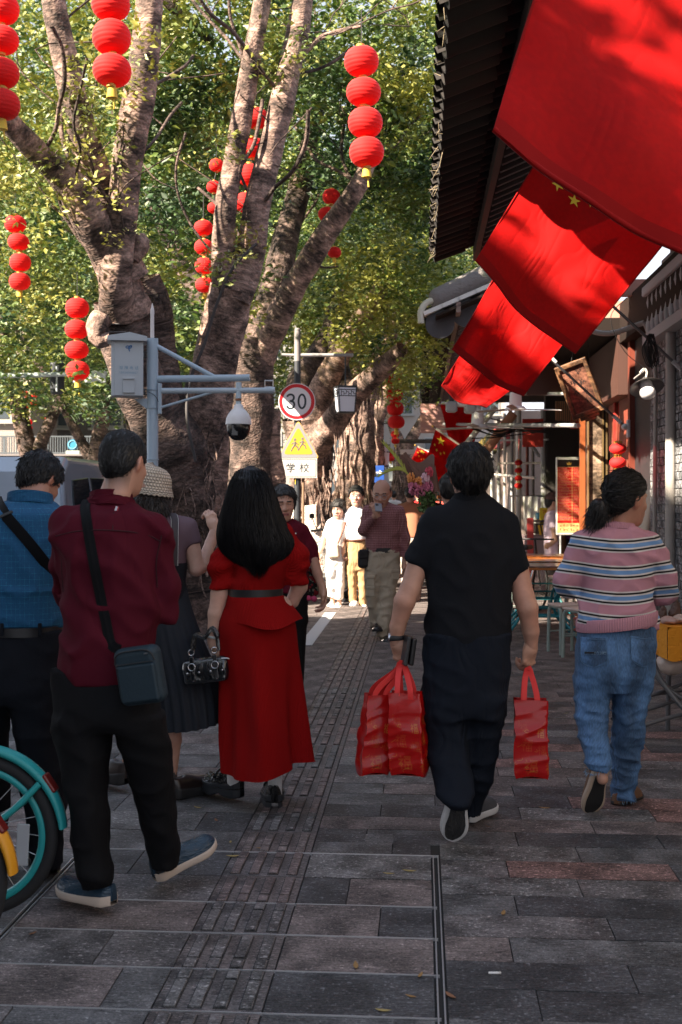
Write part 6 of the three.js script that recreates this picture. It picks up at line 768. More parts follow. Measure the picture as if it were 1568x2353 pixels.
  const kid = new MB(), kz = 0.0075, fig = (ox, oy, sc, st) => { const c = (a, b2, r) => kid.cyl(V(ox + a[0] * sc, oy + a[1] * sc, kz), V(ox + b2[0] * sc, oy + b2[1] * sc, kz), r * sc, r * sc, 8); kid.geo(new THREE.SphereGeometry(1, 12, 8), M4(ox, oy + 0.078 * sc, kz, 0, 0, 0, V(0.021 * sc, 0.021 * sc, 0.004))); c([0, 0.05], [-0.004, 0], 0.018); c([0, 0.045], [-0.05, 0.015], 0.008); c([0, 0.045], [0.045, 0.01], 0.008); c([-0.004, -0.002], [0.035, -0.025], 0.011); c([0.035, -0.025], [0.05, -0.075], 0.009); c([-0.008, -0.002], [-0.035, -0.04], 0.011); c([-0.035, -0.04], [-0.055, -0.085], 0.009); }; fig(-0.05, -0.02, 1.05); fig(0.062, 0.0, 0.98); const kg = kid.get(); kg.applyMatrix4(new THREE.Matrix4().makeScale(1, 1, 0.3)); kg.translate(0, 0, 0.004); add('running_children', kg, mat([0.14, 0.12, 0.1], 0.6), s2);
  const s3 = thing('school_name_plate', 'white rectangular plate with two dark characters under the yellow triangle', 'road sign', L(684.5, 1075.5, 0.085).add(base));
  const pw2 = 89 * k, ph2 = 46 * k, pt = canvasTex(512, 264, (x) => { x.fillStyle = '#bcb8b6'; x.fillRect(0, 0, 512, 264); x.strokeStyle = '#2b343c'; x.lineWidth = 9; x.beginPath(); x.roundRect(14, 14, 484, 236, 20); x.stroke(); x.strokeStyle = '#20282f'; han(x, '学', 98, 66, 128, 1.25); han(x, '校', 280, 66, 128, 1.05); });
  const p3 = new MB(); p3.rbox(0, 0, -0.007, pw2, ph2, 0.012, 0.006); p3.build('plate', back, s3); add('sign_face', new THREE.PlaneGeometry(pw2 * 0.99, ph2 * 0.98).translate(0, 0, 0.0015), mat([1, 1, 1], 0.45, { map: pt }), s3);
  const tie = new MB(); tie.cyl(L(679, 1098, 0.06), L(679, 1113, 0.06), 0.006, 0.005, 6); tie.build('yellow_tie', mat([0.7, 0.5, 0.03], 0.6), post);
}
// ---------------------------------------------------------------- camera pole with cabinet
{
  const D = 10, base = U(351, HY + EYE * F / D, D), k = D / F, L = (px, py, dz = 0) => U(px, py, D - dz).sub(base);
  const paint = mat([0.36, 0.45, 0.53], 0.42, { bumpMap: rep(skinBump, 6), bumpScale: 0.001 }), pole = thing('camera_pole', 'pale blue grey steel pole with two arms in front of the banyan', 'pole', base);
  const b = new MB(); b.cyl(V(0, 0, 0), L(351, 778), 13 * k, 13 * k, 20).rbox(0, 0.02, 0, 0.26, 0.04, 0.26, 0.01); b.build('post', paint, pole);
  const m2 = new MB(); m2.cyl(L(350.5, 778), L(350.5, 722), 4.4 * k, 4.2 * k, 10).cyl(L(350.5, 722), L(350.5, 712), 4.6 * k, 4.4 * k, 10).cyl(L(350.5, 712), L(350.5, 697), 4.2 * k, 0.8 * k, 10); m2.build('mast', mat([0.66, 0.6, 0.58], 0.5), pole);
  const a1 = new MB(); a1.cyl(L(363, 871, 0), L(574, 868, 0.06), 8 * k, 8 * k, 16); a1.build('upper_arm', paint, pole);
  const a2 = new MB(); a2.cyl(L(372, 898, 0.04), L(631, 897, 0.1), 6.6 * k, 6.6 * k, 14).cyl(L(618, 897, 0.1), L(632, 897, 0.1), 7.6 * k, 7.6 * k, 14); a2.build('lower_arm', mat([0.42, 0.49, 0.55], 0.5, { bumpMap: rep(creaseT, 3), bumpScale: 0.003 }), pole);
  const st = new MB(); st.cyl(L(362, 796), L(492, 866, 0.04), 5.4 * k, 5.4 * k, 12); st.build('brace', paint, pole); const s2 = new MB(); s2.cyl(L(368, 937, 0.04), L(486, 902, 0.07), 3.2 * k, 3.2 * k, 10); s2.build('lower_brace', paint, pole);
  const bk = new MB(); for (const y of [896, 938]) bk.geo(new THREE.TorusGeometry(14.5 * k, 0.004, 6, 24), M4(...L(351, y).toArray(), Math.PI / 2)); bk.rbox(...L(368, 916, 0.03).toArray(), 8 * k, 70 * k, 0.04, 0.004).geo(new THREE.TorusGeometry(14 * k, 0.004, 6, 24), M4(...L(351, 1056).toArray(), Math.PI / 2)).box(...L(341, 782).toArray(), 16 * k, 8 * k, 0.03); bk.build('clamp', paint, pole);
  const gs = new MB(); gs.ext(poly([[0, 0], [34 * k, 0], [34 * k, -28 * k]]), 0.02, M4(...L(308, 916).toArray())); gs.build('gusset', paint, pole);
  const cg = new MB(); const q = [[609, 874], [628, 874], [628, 889], [609, 889]].map(p => L(p[0], p[1], 0.1)); for (let i = 0; i < 4; i++) { cg.cyl(q[i], q[(i + 1) % 4], 0.0035, 0.0035, 5); cg.cyl(q[i].clone().add(V(0, 0, -0.05)), q[(i + 1) % 4].clone().add(V(0, 0, -0.05)), 0.0035, 0.0035, 5); cg.cyl(q[i], q[i].clone().add(V(0, 0, -0.05)), 0.0035, 0.0035, 5); } cg.build('bracket_frame', steel, pole);
  const wi = new MB(); wi.tube([L(340, 900, 0.06), L(352, 906, 0.07), L(360, 914, 0.065), L(364, 924, 0.06)], 0.003, 16, 5).tube([L(528, 905, 0.05), L(521, 915, 0.08), L(524, 925, 0.1), L(538, 922, 0.1)], 0.003, 16, 5); wi.build('wire', dark, pole);
  const cab = thing('equipment_cabinet', 'grey metal equipment cabinet with blue emblem strapped to the camera pole', 'cabinet', base.clone()), cm = mat([0.42, 0.45, 0.48], 0.45), c = L(293, 849, 0.12), yaw = 0.18;
  const CB = f => { const x = new MB(); f(x); x.g.forEach(g => g.applyMatrix4(M4(c.x, c.y, c.z, 0, yaw, 0))); return x; }; const w = 70 * k, h = 124 * k;
  CB(x => x.rbox(0, 0, -0.03, w * 1.02, h, 0.2, 0.006)).build('cabinet_body', cm, cab); CB(x => x.rbox(0.012, -0.004, 0.074, w * 0.9, h * 0.965, 0.012, 0.004)).build('door', cm, cab);
  CB(x => x.ext(poly([[-w * 0.62, 0], [w * 0.62, 0], [w * 0.62, 0.035], [0.02, 0.068], [-w * 0.62, 0.035]]), 0.27, M4(0, h / 2 + 0.001, -0.15), 0.002)).build('hood', cm, cab); CB(x => x.rbox(0.012, -h * 0.31, 0.088, 27 * k, 34 * k, 0.02, 0.004).rbox(0.012, -h * 0.31 + 16 * k, 0.094, 27.4 * k, 5 * k, 0.03, 0.003)).build('vent_cover', cm, cab);
  CB(x => { for (const y of [0.13, -0.19]) { x.rbox(w * 0.53, y, -0.01, 0.018, 0.05, 0.06, 0.004); x.rbox(w * 0.56, y + 0.02, 0, 0.04, 0.012, 0.012, 0.003).rbox(w * 0.56, y - 0.02, 0, 0.04, 0.012, 0.012, 0.003); } }).build('hinge', dark, cab);
  const lt = canvasTex(256, 128, (x) => { x.fillStyle = '#a9b0b6'; x.fillRect(0, 0, 256, 128); x.strokeStyle = x.fillStyle = '#62839a'; [...'报障电话'].forEach((ch, i) => han(x, ch, 14 + i * 62, 10, 44, 0.8)); x.font = '37px sans-serif'; x.textBaseline = 'top'; x.fillText('18924044667', 12, 72); });
  const lp = add('lettering', new THREE.PlaneGeometry(47 * k, 23 * k), mat([1, 1, 1], 0.5, { map: lt }), cab); lp.position.copy(V(0.012, -0.016, 0.0815).applyEuler(new THREE.Euler(0, yaw, 0)).add(c)); lp.rotation.y = yaw;
  const lg = new MB(), lo = V(0.012, h * 0.37, 0.083).applyEuler(new THREE.Euler(0, yaw, 0)).add(c), Q = (x, y) => lo.clone().add(V(x * 0.001, y * 0.001, 0)); lg.tube([Q(-26, 10), Q(-10, 18), Q(2, 14), Q(-2, 2), Q(-14, 0), Q(-24, 6), Q(-26, 10)], 0.004, 30, 5).tube([Q(28, 18), Q(14, 20), Q(4, 10), Q(2, -6), Q(6, -22), Q(10, -26)], 0.0046, 24, 5).tube([Q(4, -2), Q(18, 2), Q(26, 14)], 0.004, 14, 5); lg.build('blue_emblem', mat([0.02, 0.13, 0.35], 0.5), cab);
  const cam = thing('dome_camera', 'white dome security camera hanging under the upper pole arm', 'security camera', base.clone()), cx = L(548.5, 945, 0.1), wm = mat([0.72, 0.70, 0.70], 0.35);
  const cc = new MB(); const pr = [[0.001, 24], [8, 24], [10, 21], [12, 14], [17, 10], [24, 1], [28, -8], [29.6, -19], [29.8, -22], [29.4, -22.4], [0.001, -22.4]]; cc.lathe(pr.map(p => [p[0] * k, p[1] * k - 0.004]), cx.x, cx.y - 12 * k + 5 * k, cx.z, 32); cc.build('housing', wm, cam);
  const dm = new MB(); dm.lathe([[27, 0], [27, -8], [25.5, -17], [22, -26], [16, -33], [8, -36.5], [0.001, -37]].map(p => [p[0] * k, p[1] * k]), cx.x, cx.y - 30 * k, cx.z, 32); dm.build('smoked_dome', mat([0.01, 0.011, 0.012], 0.12), cam); const le = new MB(); le.rbox(cx.x - 6 * k, cx.y - 44 * k, cx.z + 24 * k, 14 * k, 26 * k, 0.01, 0.005); le.build('lens_window', mat([0.03, 0.03, 0.034], 0.2), cam);
  const sx = new MB(); sx.cyl(cx.clone().add(V(0, 10 * k, 0)), cx.clone().add(V(0, 66 * k, -0.03)), 6.4 * k, 6.8 * k, 14); sx.build('drop_pipe', mat([0.42, 0.5, 0.56], 0.5), cam); const rust = new MB(); rust.cyl(cx.clone().add(V(0, 24 * k, 0)), cx.clone().add(V(0, 29 * k, 0)), 7 * k, 7 * k, 14); rust.build('rust_ring', mat([0.25, 0.1, 0.05], 0.8), cam);
}
// ---------------------------------------------------------------- lantern strings
const lanR = mat([0.78, 0.022, 0.02], 0.75, { transmission: 0.4, thickness: 0, specularIntensity: 0.4 }), tasY = mat([0.72, 0.48, 0.06], 0.75), capM = mat([0.62, 0.36, 0.06], 0.45);
const lanProto = (() => {
  const o = new THREE.Group(); const pts = []; for (let i = 0; i <= 64; i++) { const t = i / 64, a = -Math.PI / 2 + t * Math.PI, r = Math.pow(Math.cos(a), 0.72), rb = 0.022 * Math.abs(Math.sin(t * Math.PI * 11)); pts.push(new THREE.Vector2(Math.max(0.03, (r + rb) * 0.5 * 0.985), Math.sin(a) * 0.40)); }
  add('shade', new THREE.LatheGeometry(pts, 32), lanR, o); return o;
})();
function lanterns(pts, d, dia, label, { tassel = 1, big = 1, cordTop = 0.35, gap = false } = {}) {   // pts picture centres from the top down
  const p0 = U(pts[0][0], pts[0][1], d), t = thing('lantern_string', label, 'lantern string', p0, 'strings of red festival lanterns'); const P = pts.map(p => U(p[0], p[1], d).sub(p0));
  P.forEach((p, i) => { const l = thing0('lantern'); l.position.copy(p); l.scale.setScalar(dia); l.rotation.set(0.07 * Math.sin(i * 5 + p0.x * 9), i * 1.3, 0.07 * Math.sin(i * 3 + p0.x * 7)); l.scale.y *= 1 + 0.06 * Math.sin(i * 2 + p0.y * 5); t.add(l); add('shade', lanProto.children[0].geometry, lanR, l); if (big) { for (const q of [0.39, -0.47]) { const c = new MB(); c.cyl(V(0, q, 0), V(0, q + 0.08, 0), 0.12, 0.12, 12); c.build('cap', capM, l); } } });
  const last = P[P.length - 1], c = new MB(); c.cyl(P[0].clone().add(V(0, dia * 0.4, 0)), P[0].clone().add(V(0, dia * 0.4 + cordTop, 0)), 0.005, 0.005, 5); for (let i = 0; i < P.length - 1; i++) c.cyl(P[i].clone().add(V(0, -dia * 0.42, 0)), P[i + 1].clone().add(V(0, dia * 0.42, 0)), 0.006, 0.006, 5); c.build('cord', dark, t);
  if (tassel) { const s = new MB(); s.cyl(last.clone().add(V(0, -dia * 0.72, 0)), last.clone().add(V(0, -dia * 0.44, 0)), dia * 0.15, dia * 0.11, 10).cyl(last.clone().add(V(dia * 0.06, -dia * 1.0, 0)), last.clone().add(V(0.01, -dia * 0.7, 0)), dia * 0.03, dia * 0.02, 6); s.build('tassel', tasY, t); } return t;
}
lanterns([[8, -54], [4, 20], [3, 92], [4, 168], [6, 240]].slice(1), 9.4, 0.285, 'near string of red lanterns cut by the left picture edge');
lanterns([[258, -55], [255, 10], [257, 86], [258, 162]], 9.6, 0.32, 'near string of three big red lanterns beside the banyan limb at the top');
lanterns([[831, 141], [836, 212], [840, 282], [843, 350]], 10.8, 0.325, 'string of four red lanterns hanging alone beside the dark eave');
lanterns([[590, 272], [582, 340], [574, 402], [568, 466]], 13.1, 0.285, 'red lantern string half hidden between two sunlit stems', { tassel: 0 });
lanterns([[468, 524], [469, 568], [470, 611], [471, 655]], 13.0, 0.215, 'red lantern string left of the pale banyan stem');
lanterns([[498, 380], [492, 430], [494, 478]], 13.0, 0.165, 'small red lanterns peeping left of the thin upper stem', { tassel: 0 });
lanterns([[762, 452], [752, 492]], 15.6, 0.245, 'two red lanterns in shade beside the dark trunk', { tassel: 0 }); lanterns([[769, 580]], 15.6, 0.19, 'single red lantern below the leaning limb');
lanterns([[36, 515], [43, 556], [47, 603], [46, 647]], 17.5, 0.32, 'red lanterns tangled in leaves at the left edge');
lanterns([[178, 708], [177, 757], [177, 804], [179, 852]], 15.5, 0.315, 'string of four red lanterns left of the grey cabinet');
lanterns([[58, 906], [58, 922], [58, 938], [59, 954]], 34, 0.235, 'small far lantern string left of the road, front one', { big: 0 }); lanterns([[78, 911], [79, 925]], 36, 0.24, 'small far pair of lanterns right beside the front string', { big: 0 });
lanterns([[67, 974], [67, 988], [68, 1004], [69, 1018]].map(p => [p[0], p[1] - 4]), 36, 0.22, 'small far lantern string above the blue round board', { big: 0 }); lanterns([[109, 964], [109, 976]], 40, 0.2, 'tiny dark red lantern pair against the pale wall', { big: 0 }); lanterns([[220, 1003], [220, 1013], [220, 1023]], 34, 0.18, 'tiny lantern trio in front of the railing', { big: 0 });
lanterns([[904, 874], [907, 907], [909, 939], [911, 970]], 20, 0.295, 'bright string of four red lanterns above the bald man'); lanterns([[908, 998], [909, 1013]], 30, 0.22, 'small lanterns just under the bright string', { big: 0 });
lanterns([[856, 925], [856, 945], [857, 965], [857, 985], [861, 1012]], 27, 0.25, 'shaded string of five lanterns before the rooted trunk', { big: 0 }); lanterns([[785, 815], [785, 838], [784, 860]], 24, 0.29, 'lanterns half hidden behind the white street lantern', { tassel: 0 });
lanterns([[897, 1040], [898, 1053]], 33, 0.22, 'tiny lantern pair above the far walkers', { big: 0 }); lanterns([[508, 1052], [507, 1068]], 22, 0.13, 'tiny red lantern pair between trunk and dark hair', { big: 0 });
// ---------------------------------------------------------------- across the road
{
  const D = 22, base = U(-120, HY + EYE * F / D, D), arm = thing('traffic_gantry', 'pale blue horizontal traffic signal arm with a dark signal seen from behind', 'traffic light', base), L = (px, py, dz = 0) => U(px, py, D - dz).sub(base), k = D / F;
  const b = new MB(); b.cyl(L(-130, 868), L(246, 857), 6 * k, 5 * k, 12); b.build('arm', mat([0.4, 0.46, 0.5], 0.5), arm); const p = new MB(); p.cyl(V(0, 0, 0), L(-120, 800), 0.13, 0.1, 14); p.build('post', mat([0.4, 0.46, 0.5], 0.5), arm);
  const s = new MB(); s.rbox(...L(206, 866, 0.08).toArray(), 74 * k, 28 * k, 0.04, 0.01); s.build('board', mat([0.5, 0.53, 0.55], 0.5), arm); const h = new MB(); h.rbox(...L(132, 868, -0.12).toArray(), 33 * k, 78 * k, 0.16, 0.12, 0, 0, 0, 5); h.build('signal_head', mat([0.025, 0.03, 0.04], 0.6), arm); const v = new MB(); v.cyl(L(131, 842, 0.0), L(131, 900, 0.0), 2.4 * k, 2.4 * k, 8); v.build('bracket', mat([0.4, 0.44, 0.48], 0.5), arm);
}
{
  const D = 36, base = U(150, HY + EYE * F / D, D), w = thing('railing_wall', 'low dark wall with upright railings and blue round boards across the road', 'railing', base), L = (px, py, dz = 0) => U(px, py, D - dz).sub(base), k = D / F;
  const b = new MB(); b.box(...L(160, 1086).toArray(), 420 * k, 78 * k, 0.4); b.build('wall', mat([0.07, 0.055, 0.055], 0.85), w); const c = new MB(); c.box(...L(160, 1046, 0.1).toArray(), 424 * k, 4 * k, 0.5); c.build('coping', mat([0.2, 0.18, 0.18], 0.8), w);
  const r = mat([0.08, 0.095, 0.11], 0.6); for (let i = 0; i < 72; i++) { const x = -40 + i * 5.6, g = new MB(); g.box(...L(x, 1024).toArray(), (i % 14 === 9 ? 6 : 1.9) * k, 42 * k, 0.05); g.build('rail_bar', r, w); } const g2 = new MB(); g2.box(...L(160, 1003).toArray(), 420 * k, 3 * k, 0.06).box(...L(160, 1041).toArray(), 420 * k, 3 * k, 0.06); g2.build('rail', r, w);
  for (const x of [76, 168, 283]) { const t = thing('round_board', x < 100 ? 'blue round board left of the railing, below small lanterns' : x < 200 ? 'bright blue round board on a pale stand before the railing' : 'blue round board on a yellow stand, beside the tiny lantern trio', 'notice board', L(x > 250 ? 220 : x, x < 100 ? 1022 : 1022, 0.3).add(base)); const m = new MB(); m.geo(new THREE.CylinderGeometry(12 * k, 12 * k, 0.06, 28), M4(0, 0, 0, Math.PI / 2)); m.build('disc', mat([0.03, 0.22, 0.36], 0.5), t); const n = new MB(); n.geo(new THREE.TorusGeometry(9 * k, 0.012, 6, 28), M4(0, 0, 0.04)); n.build('ring', mat([0.2, 0.4, 0.5], 0.5), t); const q = new MB(); q.rbox(0, -18 * k, 0, 32 * k, 9 * k, 0.06, 0.02); q.build('stand', x > 250 ? mat([0.5, 0.38, 0.1], 0.6) : mat([0.35, 0.4, 0.36], 0.6), t); }
  const y = thing('yellow_banner', 'yellow hoarding with red spots on the dark wall across the road', 'banner', L(215, 1076, 0.25).add(base)); const yb = new MB(); yb.box(0, 0, 0, 70 * k, 24 * k, 0.04); yb.build('panel', mat([0.7, 0.5, 0.03], 0.6), y); const yr = new MB(); yr.sph(8 * k, -6 * k, 0.03, 9 * k, 7 * k, 0.01).sph(24 * k, -8 * k, 0.03, 6 * k, 5 * k, 0.01); yr.build('red_print', mat([0.6, 0.04, 0.03], 0.6), y);
}
function block(name, label, px0, px1, d, top, col, win) { const base = U((px0 + px1) / 2, HY + EYE * F / d, d), k = d / F, w = (px1 - px0) * k, t = thing(name, label, 'building', base); const b = new MB(); b.box(0, top / 2, -4, w, top, 8); b.build('wall', mat(col, 0.85, { bumpMap: rep(grooveT, 0.5), bumpScale: 0.01 }), t); const gm = mat([0.06, 0.075, 0.09], 0.15), fm = mat([0.35, 0.34, 0.33], 0.6); const nx = Math.max(2, Math.round(w / 2.2)); for (let j = 0; j < Math.floor(top / 3.1); j++) for (let i = 0; i < nx; i++) { if (!win) continue; const x = -w / 2 + (i + 0.5) * w / nx, y = 1.9 + j * 3.1, f = new MB(); f.box(x, y, 0.02, 1.3, 1.5, 0.08).box(x, y - 0.8, 0.1, 1.5, 0.08, 0.2); const o = f.build('window', fm, t); const g = new MB(); g.box(x - 0.3, y, 0.07, 0.5, 1.3, 0.03).box(x + 0.3, y, 0.07, 0.5, 1.3, 0.03); g.build('pane', gm, o); } const c = new MB(); c.box(0, top + 0.1, -3.9, w + 0.4, 0.3, 8.2); c.build('parapet', fm, t); return t; }
block('street_building', 'pale building wall across the road behind the leaning tree', -260, 70, 42, 14, [0.36, 0.30, 0.27], 1); block('street_building', 'dark multi storey building across the road behind the railing', 75, 420, 46, 15, [0.13, 0.12, 0.12], 1); block('street_building', 'grey building closing the far end of the street beyond the trees', 430, 820, 75, 20, [0.3, 0.28, 0.27], 1); block('street_building', 'far beige building at the street end on the right', 830, 1160, 82, 20, [0.38, 0.33, 0.3], 1);
{ const t = thing('street_building', 'unseen building row across the road behind the viewer, placed for shade', 'building', S(-16, 0, -14), null, -SA), b = new MB(); b.box(0, 6.6, 0, 10, 13.2, 31); b.build('wall', mat([0.32, 0.28, 0.25], 0.85, { bumpMap: rep(grooveT, 0.5), bumpScale: 0.01 }), t); for (let i = 0; i < 9; i++) for (let j = 0; j < 4; j++) { const w = new MB(); w.box(5.02, 2 + j * 3.1, -13 + i * 3.2, 0.08, 1.5, 1.4); w.build('window', mat([0.05, 0.06, 0.07], 0.15), t); } }  // unseen block, added and sized to keep the foreground in shade
// ---------------------------------------------------------------- small far signs
{
  const D = 24, k = D / F, b0 = U(870, 1090, D), s = thing('arrow_sign', 'small blue sign with a white right-pointing arrow on the trunk side', 'road sign', b0); const b = new MB(); b.rbox(0, 0, 0, 27 * k, 40 * k, 0.03, 0.01); b.build('plate', mat([0.015, 0.07, 0.32], 0.5), s); const a = new MB(); a.ext(poly([[-9, -1.4], [2, -1.4], [2, -6], [10, 0], [2, 6], [2, 1.4], [-9, 1.4]].map(p => [p[0] * k, p[1] * k])), 0.01, M4(0, 4 * k, 0.016)); a.build('arrow', white, s); const p = new MB(); p.cyl(V(-14 * k, 20 * k, 0), V(-14 * k, -b0.y, 0), 0.025, 0.025, 8); p.build('post', dark, s);
  for (const [px, py, d, l] of [[881, 1047, 26, 'small white glass lantern above the blue arrow sign'], [907, 1083, 38, 'tiny white glass lantern farther along beside the far trunk']]) { const q = d / F, t = thing('street_lantern', l, 'lantern', U(px, py, d)); const g = new MB(); g.geo(new THREE.CylinderGeometry(18 * 24 / 26 * q, 14 * q, 46 * q, 4, 1), M4(0, 0, 0, 0, 0.4)); g.build('glass_pane', mat([0.6, 0.63, 0.7], 0.5), t); const f = new MB(); f.box(0, 24 * q, 0, 30 * q, 4 * q, 30 * q).box(0, -24 * q, 0, 24 * q, 3 * q, 24 * q).box(0, 8 * q, 0, 29 * q, 2 * q, 29 * q, 0.4).cyl(V(0, 24 * q, 0), V(0, 110 * q, 0), 1.4 * q, 1.4 * q, 6).cyl(V(-46 * q, 110 * q, 0), V(14 * q, 110 * q, 0), 2 * q, 2 * q, 6).cyl(V(-40 * q, 130 * q, 0), V(-40 * q, -(HY + EYE / q - py) * q, 0), 3 * q, 3 * q, 8); f.build('frame', dark, t); }
}
// ---------------------------------------------------------------- vehicles
const glassD = mat([0.015, 0.018, 0.022], 0.06), tyreM = mat([0.014, 0.014, 0.015], 0.8), lampR = mat([0.5, 0.02, 0.02], 0.25), chrome = mat([0.6, 0.6, 0.62], 0.2, { metalness: 1 });
function suv(label, pos, ry, col, H = 1.86, Lg = 4.7, Wd = 1.84) {   // points along -z, tail towards +z
  const t = thing('parked_car', label, 'car', pos, null, ry), pm = mat(col, 0.3, { clearcoat: 1, clearcoatRoughness: 0.08, metalness: 0.3 });
  const prof = [[0, 0.35], [0.02, 0.85], [0.08, 1.05], [0.3, H - 0.12], [0.5, H], [2.4, H], [2.75, H - 0.05], [3.35, 1.1], [4.5, 0.98], [Lg - 0.05, 0.75], [Lg, 0.35]], sh = new THREE.Shape(); prof.forEach((p, i) => i ? sh.lineTo(p[0], p[1]) : sh.moveTo(p[0], p[1])); for (const c of [3.75, 0.95]) { sh.lineTo(c + 0.4, 0.3); sh.absarc(c, 0.34, 0.4, -0.1, Math.PI + 0.1, false); } sh.closePath();
  const tap = g => { const p = g.attributes.position; for (let i = 0; i < p.count; i++) { const y = p.getY(i), k = y > 0.95 ? 1 - 0.16 * (y - 0.95) : 1; p.setX(i, p.getX(i) * k); } g.computeVertexNormals(); return g; };
  const body = new MB(); body.ext(sh, Wd - 0.12, null, 0.06, 4); body.g.forEach(g => { g.translate(0, 0, -(Wd - 0.12) / 2); g.applyMatrix4(new THREE.Matrix4().makeRotationY(Math.PI / 2)); tap(g); }); body.build('car_body', pm, t);
  const win = (pts, s, n) => { const b = new MB(); b.ext(poly(pts), 0.012, null, 0.004, 1); b.g.forEach(g => { g.applyMatrix4(new THREE.Matrix4().makeRotationY(Math.PI / 2)); g.translate(s * (Wd / 2 - 0.004), 0, 0); tap(g); const p = g.attributes.position; }); b.build(n, glassD, t); };
  for (const s of [-1, 1]) { win([[0.35, 1.1], [0.5, H - 0.16], [1.0, H - 0.13], [1.05, 1.1]], s, 'window'); win([[1.12, 1.08], [1.1, H - 0.13], [1.85, H - 0.13], [1.9, 1.08]], s, 'window'); win([[1.97, 1.08], [1.94, H - 0.13], [2.5, H - 0.16], [3.1, 1.12]], s, 'window'); const m = new MB(); m.rbox(s * (Wd / 2 + 0.08), 1.16, -2.85, 0.2, 0.16, 0.1, 0.05, 0, 0, 0, 4); m.build('mirror', dark, t); const r = new MB(); r.rbox(s * (Wd / 2 - 0.24), H + 0.03, -1.4, 0.04, 0.045, 2.0, 0.02); r.build('roof_rail', mat([0.7, 0.7, 0.7], 0.35, { metalness: 0.8 }), t); const l = new MB(); l.rbox(s * (Wd / 2 - 0.16), 1.0, 0.0, 0.16, 0.3, 0.07, 0.03); l.build('tail_light', lampR, t); for (const z of [-0.95, -3.75]) { const w = thing0('wheel'); t.add(w); w.position.set(s * (Wd / 2 - 0.13), 0.34, z); const a = new MB(); a.geo(new THREE.CylinderGeometry(0.34, 0.34, 0.22, 28), M4(0, 0, 0, 0, 0, 1.5708)); a.build('tyre', tyreM, w); const c = new MB(); c.geo(new THREE.CylinderGeometry(0.21, 0.21, 0.23, 10), M4(0, 0, 0, 0, 0, 1.5708)); c.build('rim', chrome, w); } }
  const rw = new MB(); rw.rbox(0, H - 0.46, -0.165, Wd * 0.74, 0.56, 0.03, 0.01, 0, -0.25); rw.build('rear_window', glassD, t); const br = new MB(); br.rbox(0, H - 0.1, -0.24, 0.4, 0.04, 0.05, 0.01); br.build('brake_light', lampR, t); const bu = new MB(); bu.rbox(0, 0.48, 0.04, Wd * 0.96, 0.22, 0.14, 0.05); bu.build('bumper', dark, t); const np = new MB(); np.rbox(0, 0.78, 0.03, 0.44, 0.14, 0.02, 0.005); np.build('number_plate', mat([0.03, 0.1, 0.4], 0.4), t);
  const ws = new MB(); ws.rbox(0, 1.45, -3.06, Wd * 0.8, 0.86, 0.02, 0.01, 0, 0.62); ws.build('windscreen', glassD, t); return t;
}
suv('silver grey off-road car parked at the kerb beside the stooping man', S(-4.0, -0.13, 9.9), -SA, [0.26, 0.30, 0.36], 1.94);
suv('dark brown van parked ahead of the silver car by the banyan', S(-4.1, -0.13, 15.6), -SA, [0.05, 0.04, 0.038], 1.95, 4.8);
suv('white car with a red tail light glimpsed between the banyan and the long-haired woman', S(-4.0, -0.13, 21.6), -SA, [0.7, 0.7, 0.7], 1.5, 4.5);
{ // scooter by the whitewashed trunk
  const D = 17.4, b = U(715, HY + EYE * F / D, D), t = thing('motor_scooter', 'blue and white motor scooter parked by the whitewashed trunk', 'scooter', b, null, 0.9), bl = mat([0.05, 0.09, 0.2], 0.3, { clearcoat: 1 }), wh = mat([0.62, 0.6, 0.58], 0.35);
  for (const z of [-0.6, 0.62]) { const w = thing0('wheel'); w.position.set(0, 0.23, z); t.add(w); const a = new MB(); a.geo(new THREE.TorusGeometry(0.18, 0.055, 10, 28), M4(0, 0, 0, 0, Math.PI / 2)); a.build('tyre', tyreM, w); const r = new MB(); r.geo(new THREE.CylinderGeometry(0.1, 0.1, 0.06, 12), M4(0, 0, 0, 0, 0, 1.5708)); r.build('rim', steel, w); }
  const s = new MB(); s.rbox(0, 0.7, -0.32, 0.26, 0.1, 0.72, 0.05, 0, 0, 0, 4); s.build('saddle', dark, t); const p = new MB(); p.rbox(0, 0.5, -0.38, 0.3, 0.32, 0.66, 0.12, 0, -0.12, 0, 5); p.build('rear_panel', bl, t); const f = new MB(); f.rbox(0, 0.6, 0.48, 0.36, 0.6, 0.1, 0.05, 0, -0.3, 0, 4).rbox(0, 0.3, 0.12, 0.3, 0.06, 0.5, 0.03).rbox(0, 0.42, 0.62, 0.16, 0.1, 0.36, 0.05, 0, 0.2, 0, 4); f.build('leg_shield', wh, t); const h = new MB(); h.tube([V(-0.33, 1.0, 0.28), V(-0.15, 1.02, 0.36), V(0.15, 1.02, 0.36), V(0.33, 1.0, 0.28)], 0.018, 20, 8).cyl(V(0, 0.9, 0.36), V(0, 0.25, 0.62), 0.03, 0.03); h.build('handlebar', dark, t); const l = new MB(); l.sph(0, 0.9, 0.44, 0.1, 0.09, 0.08); l.build('headlight', chrome, t); const m = new MB(); for (const x of [-0.24, 0.24]) m.cyl(V(x, 1.0, 0.32), V(x * 1.3, 1.2, 0.28), 0.006).rbox(x * 1.32, 1.22, 0.28, 0.11, 0.07, 0.02, 0.02); m.build('mirror', dark, t);
}
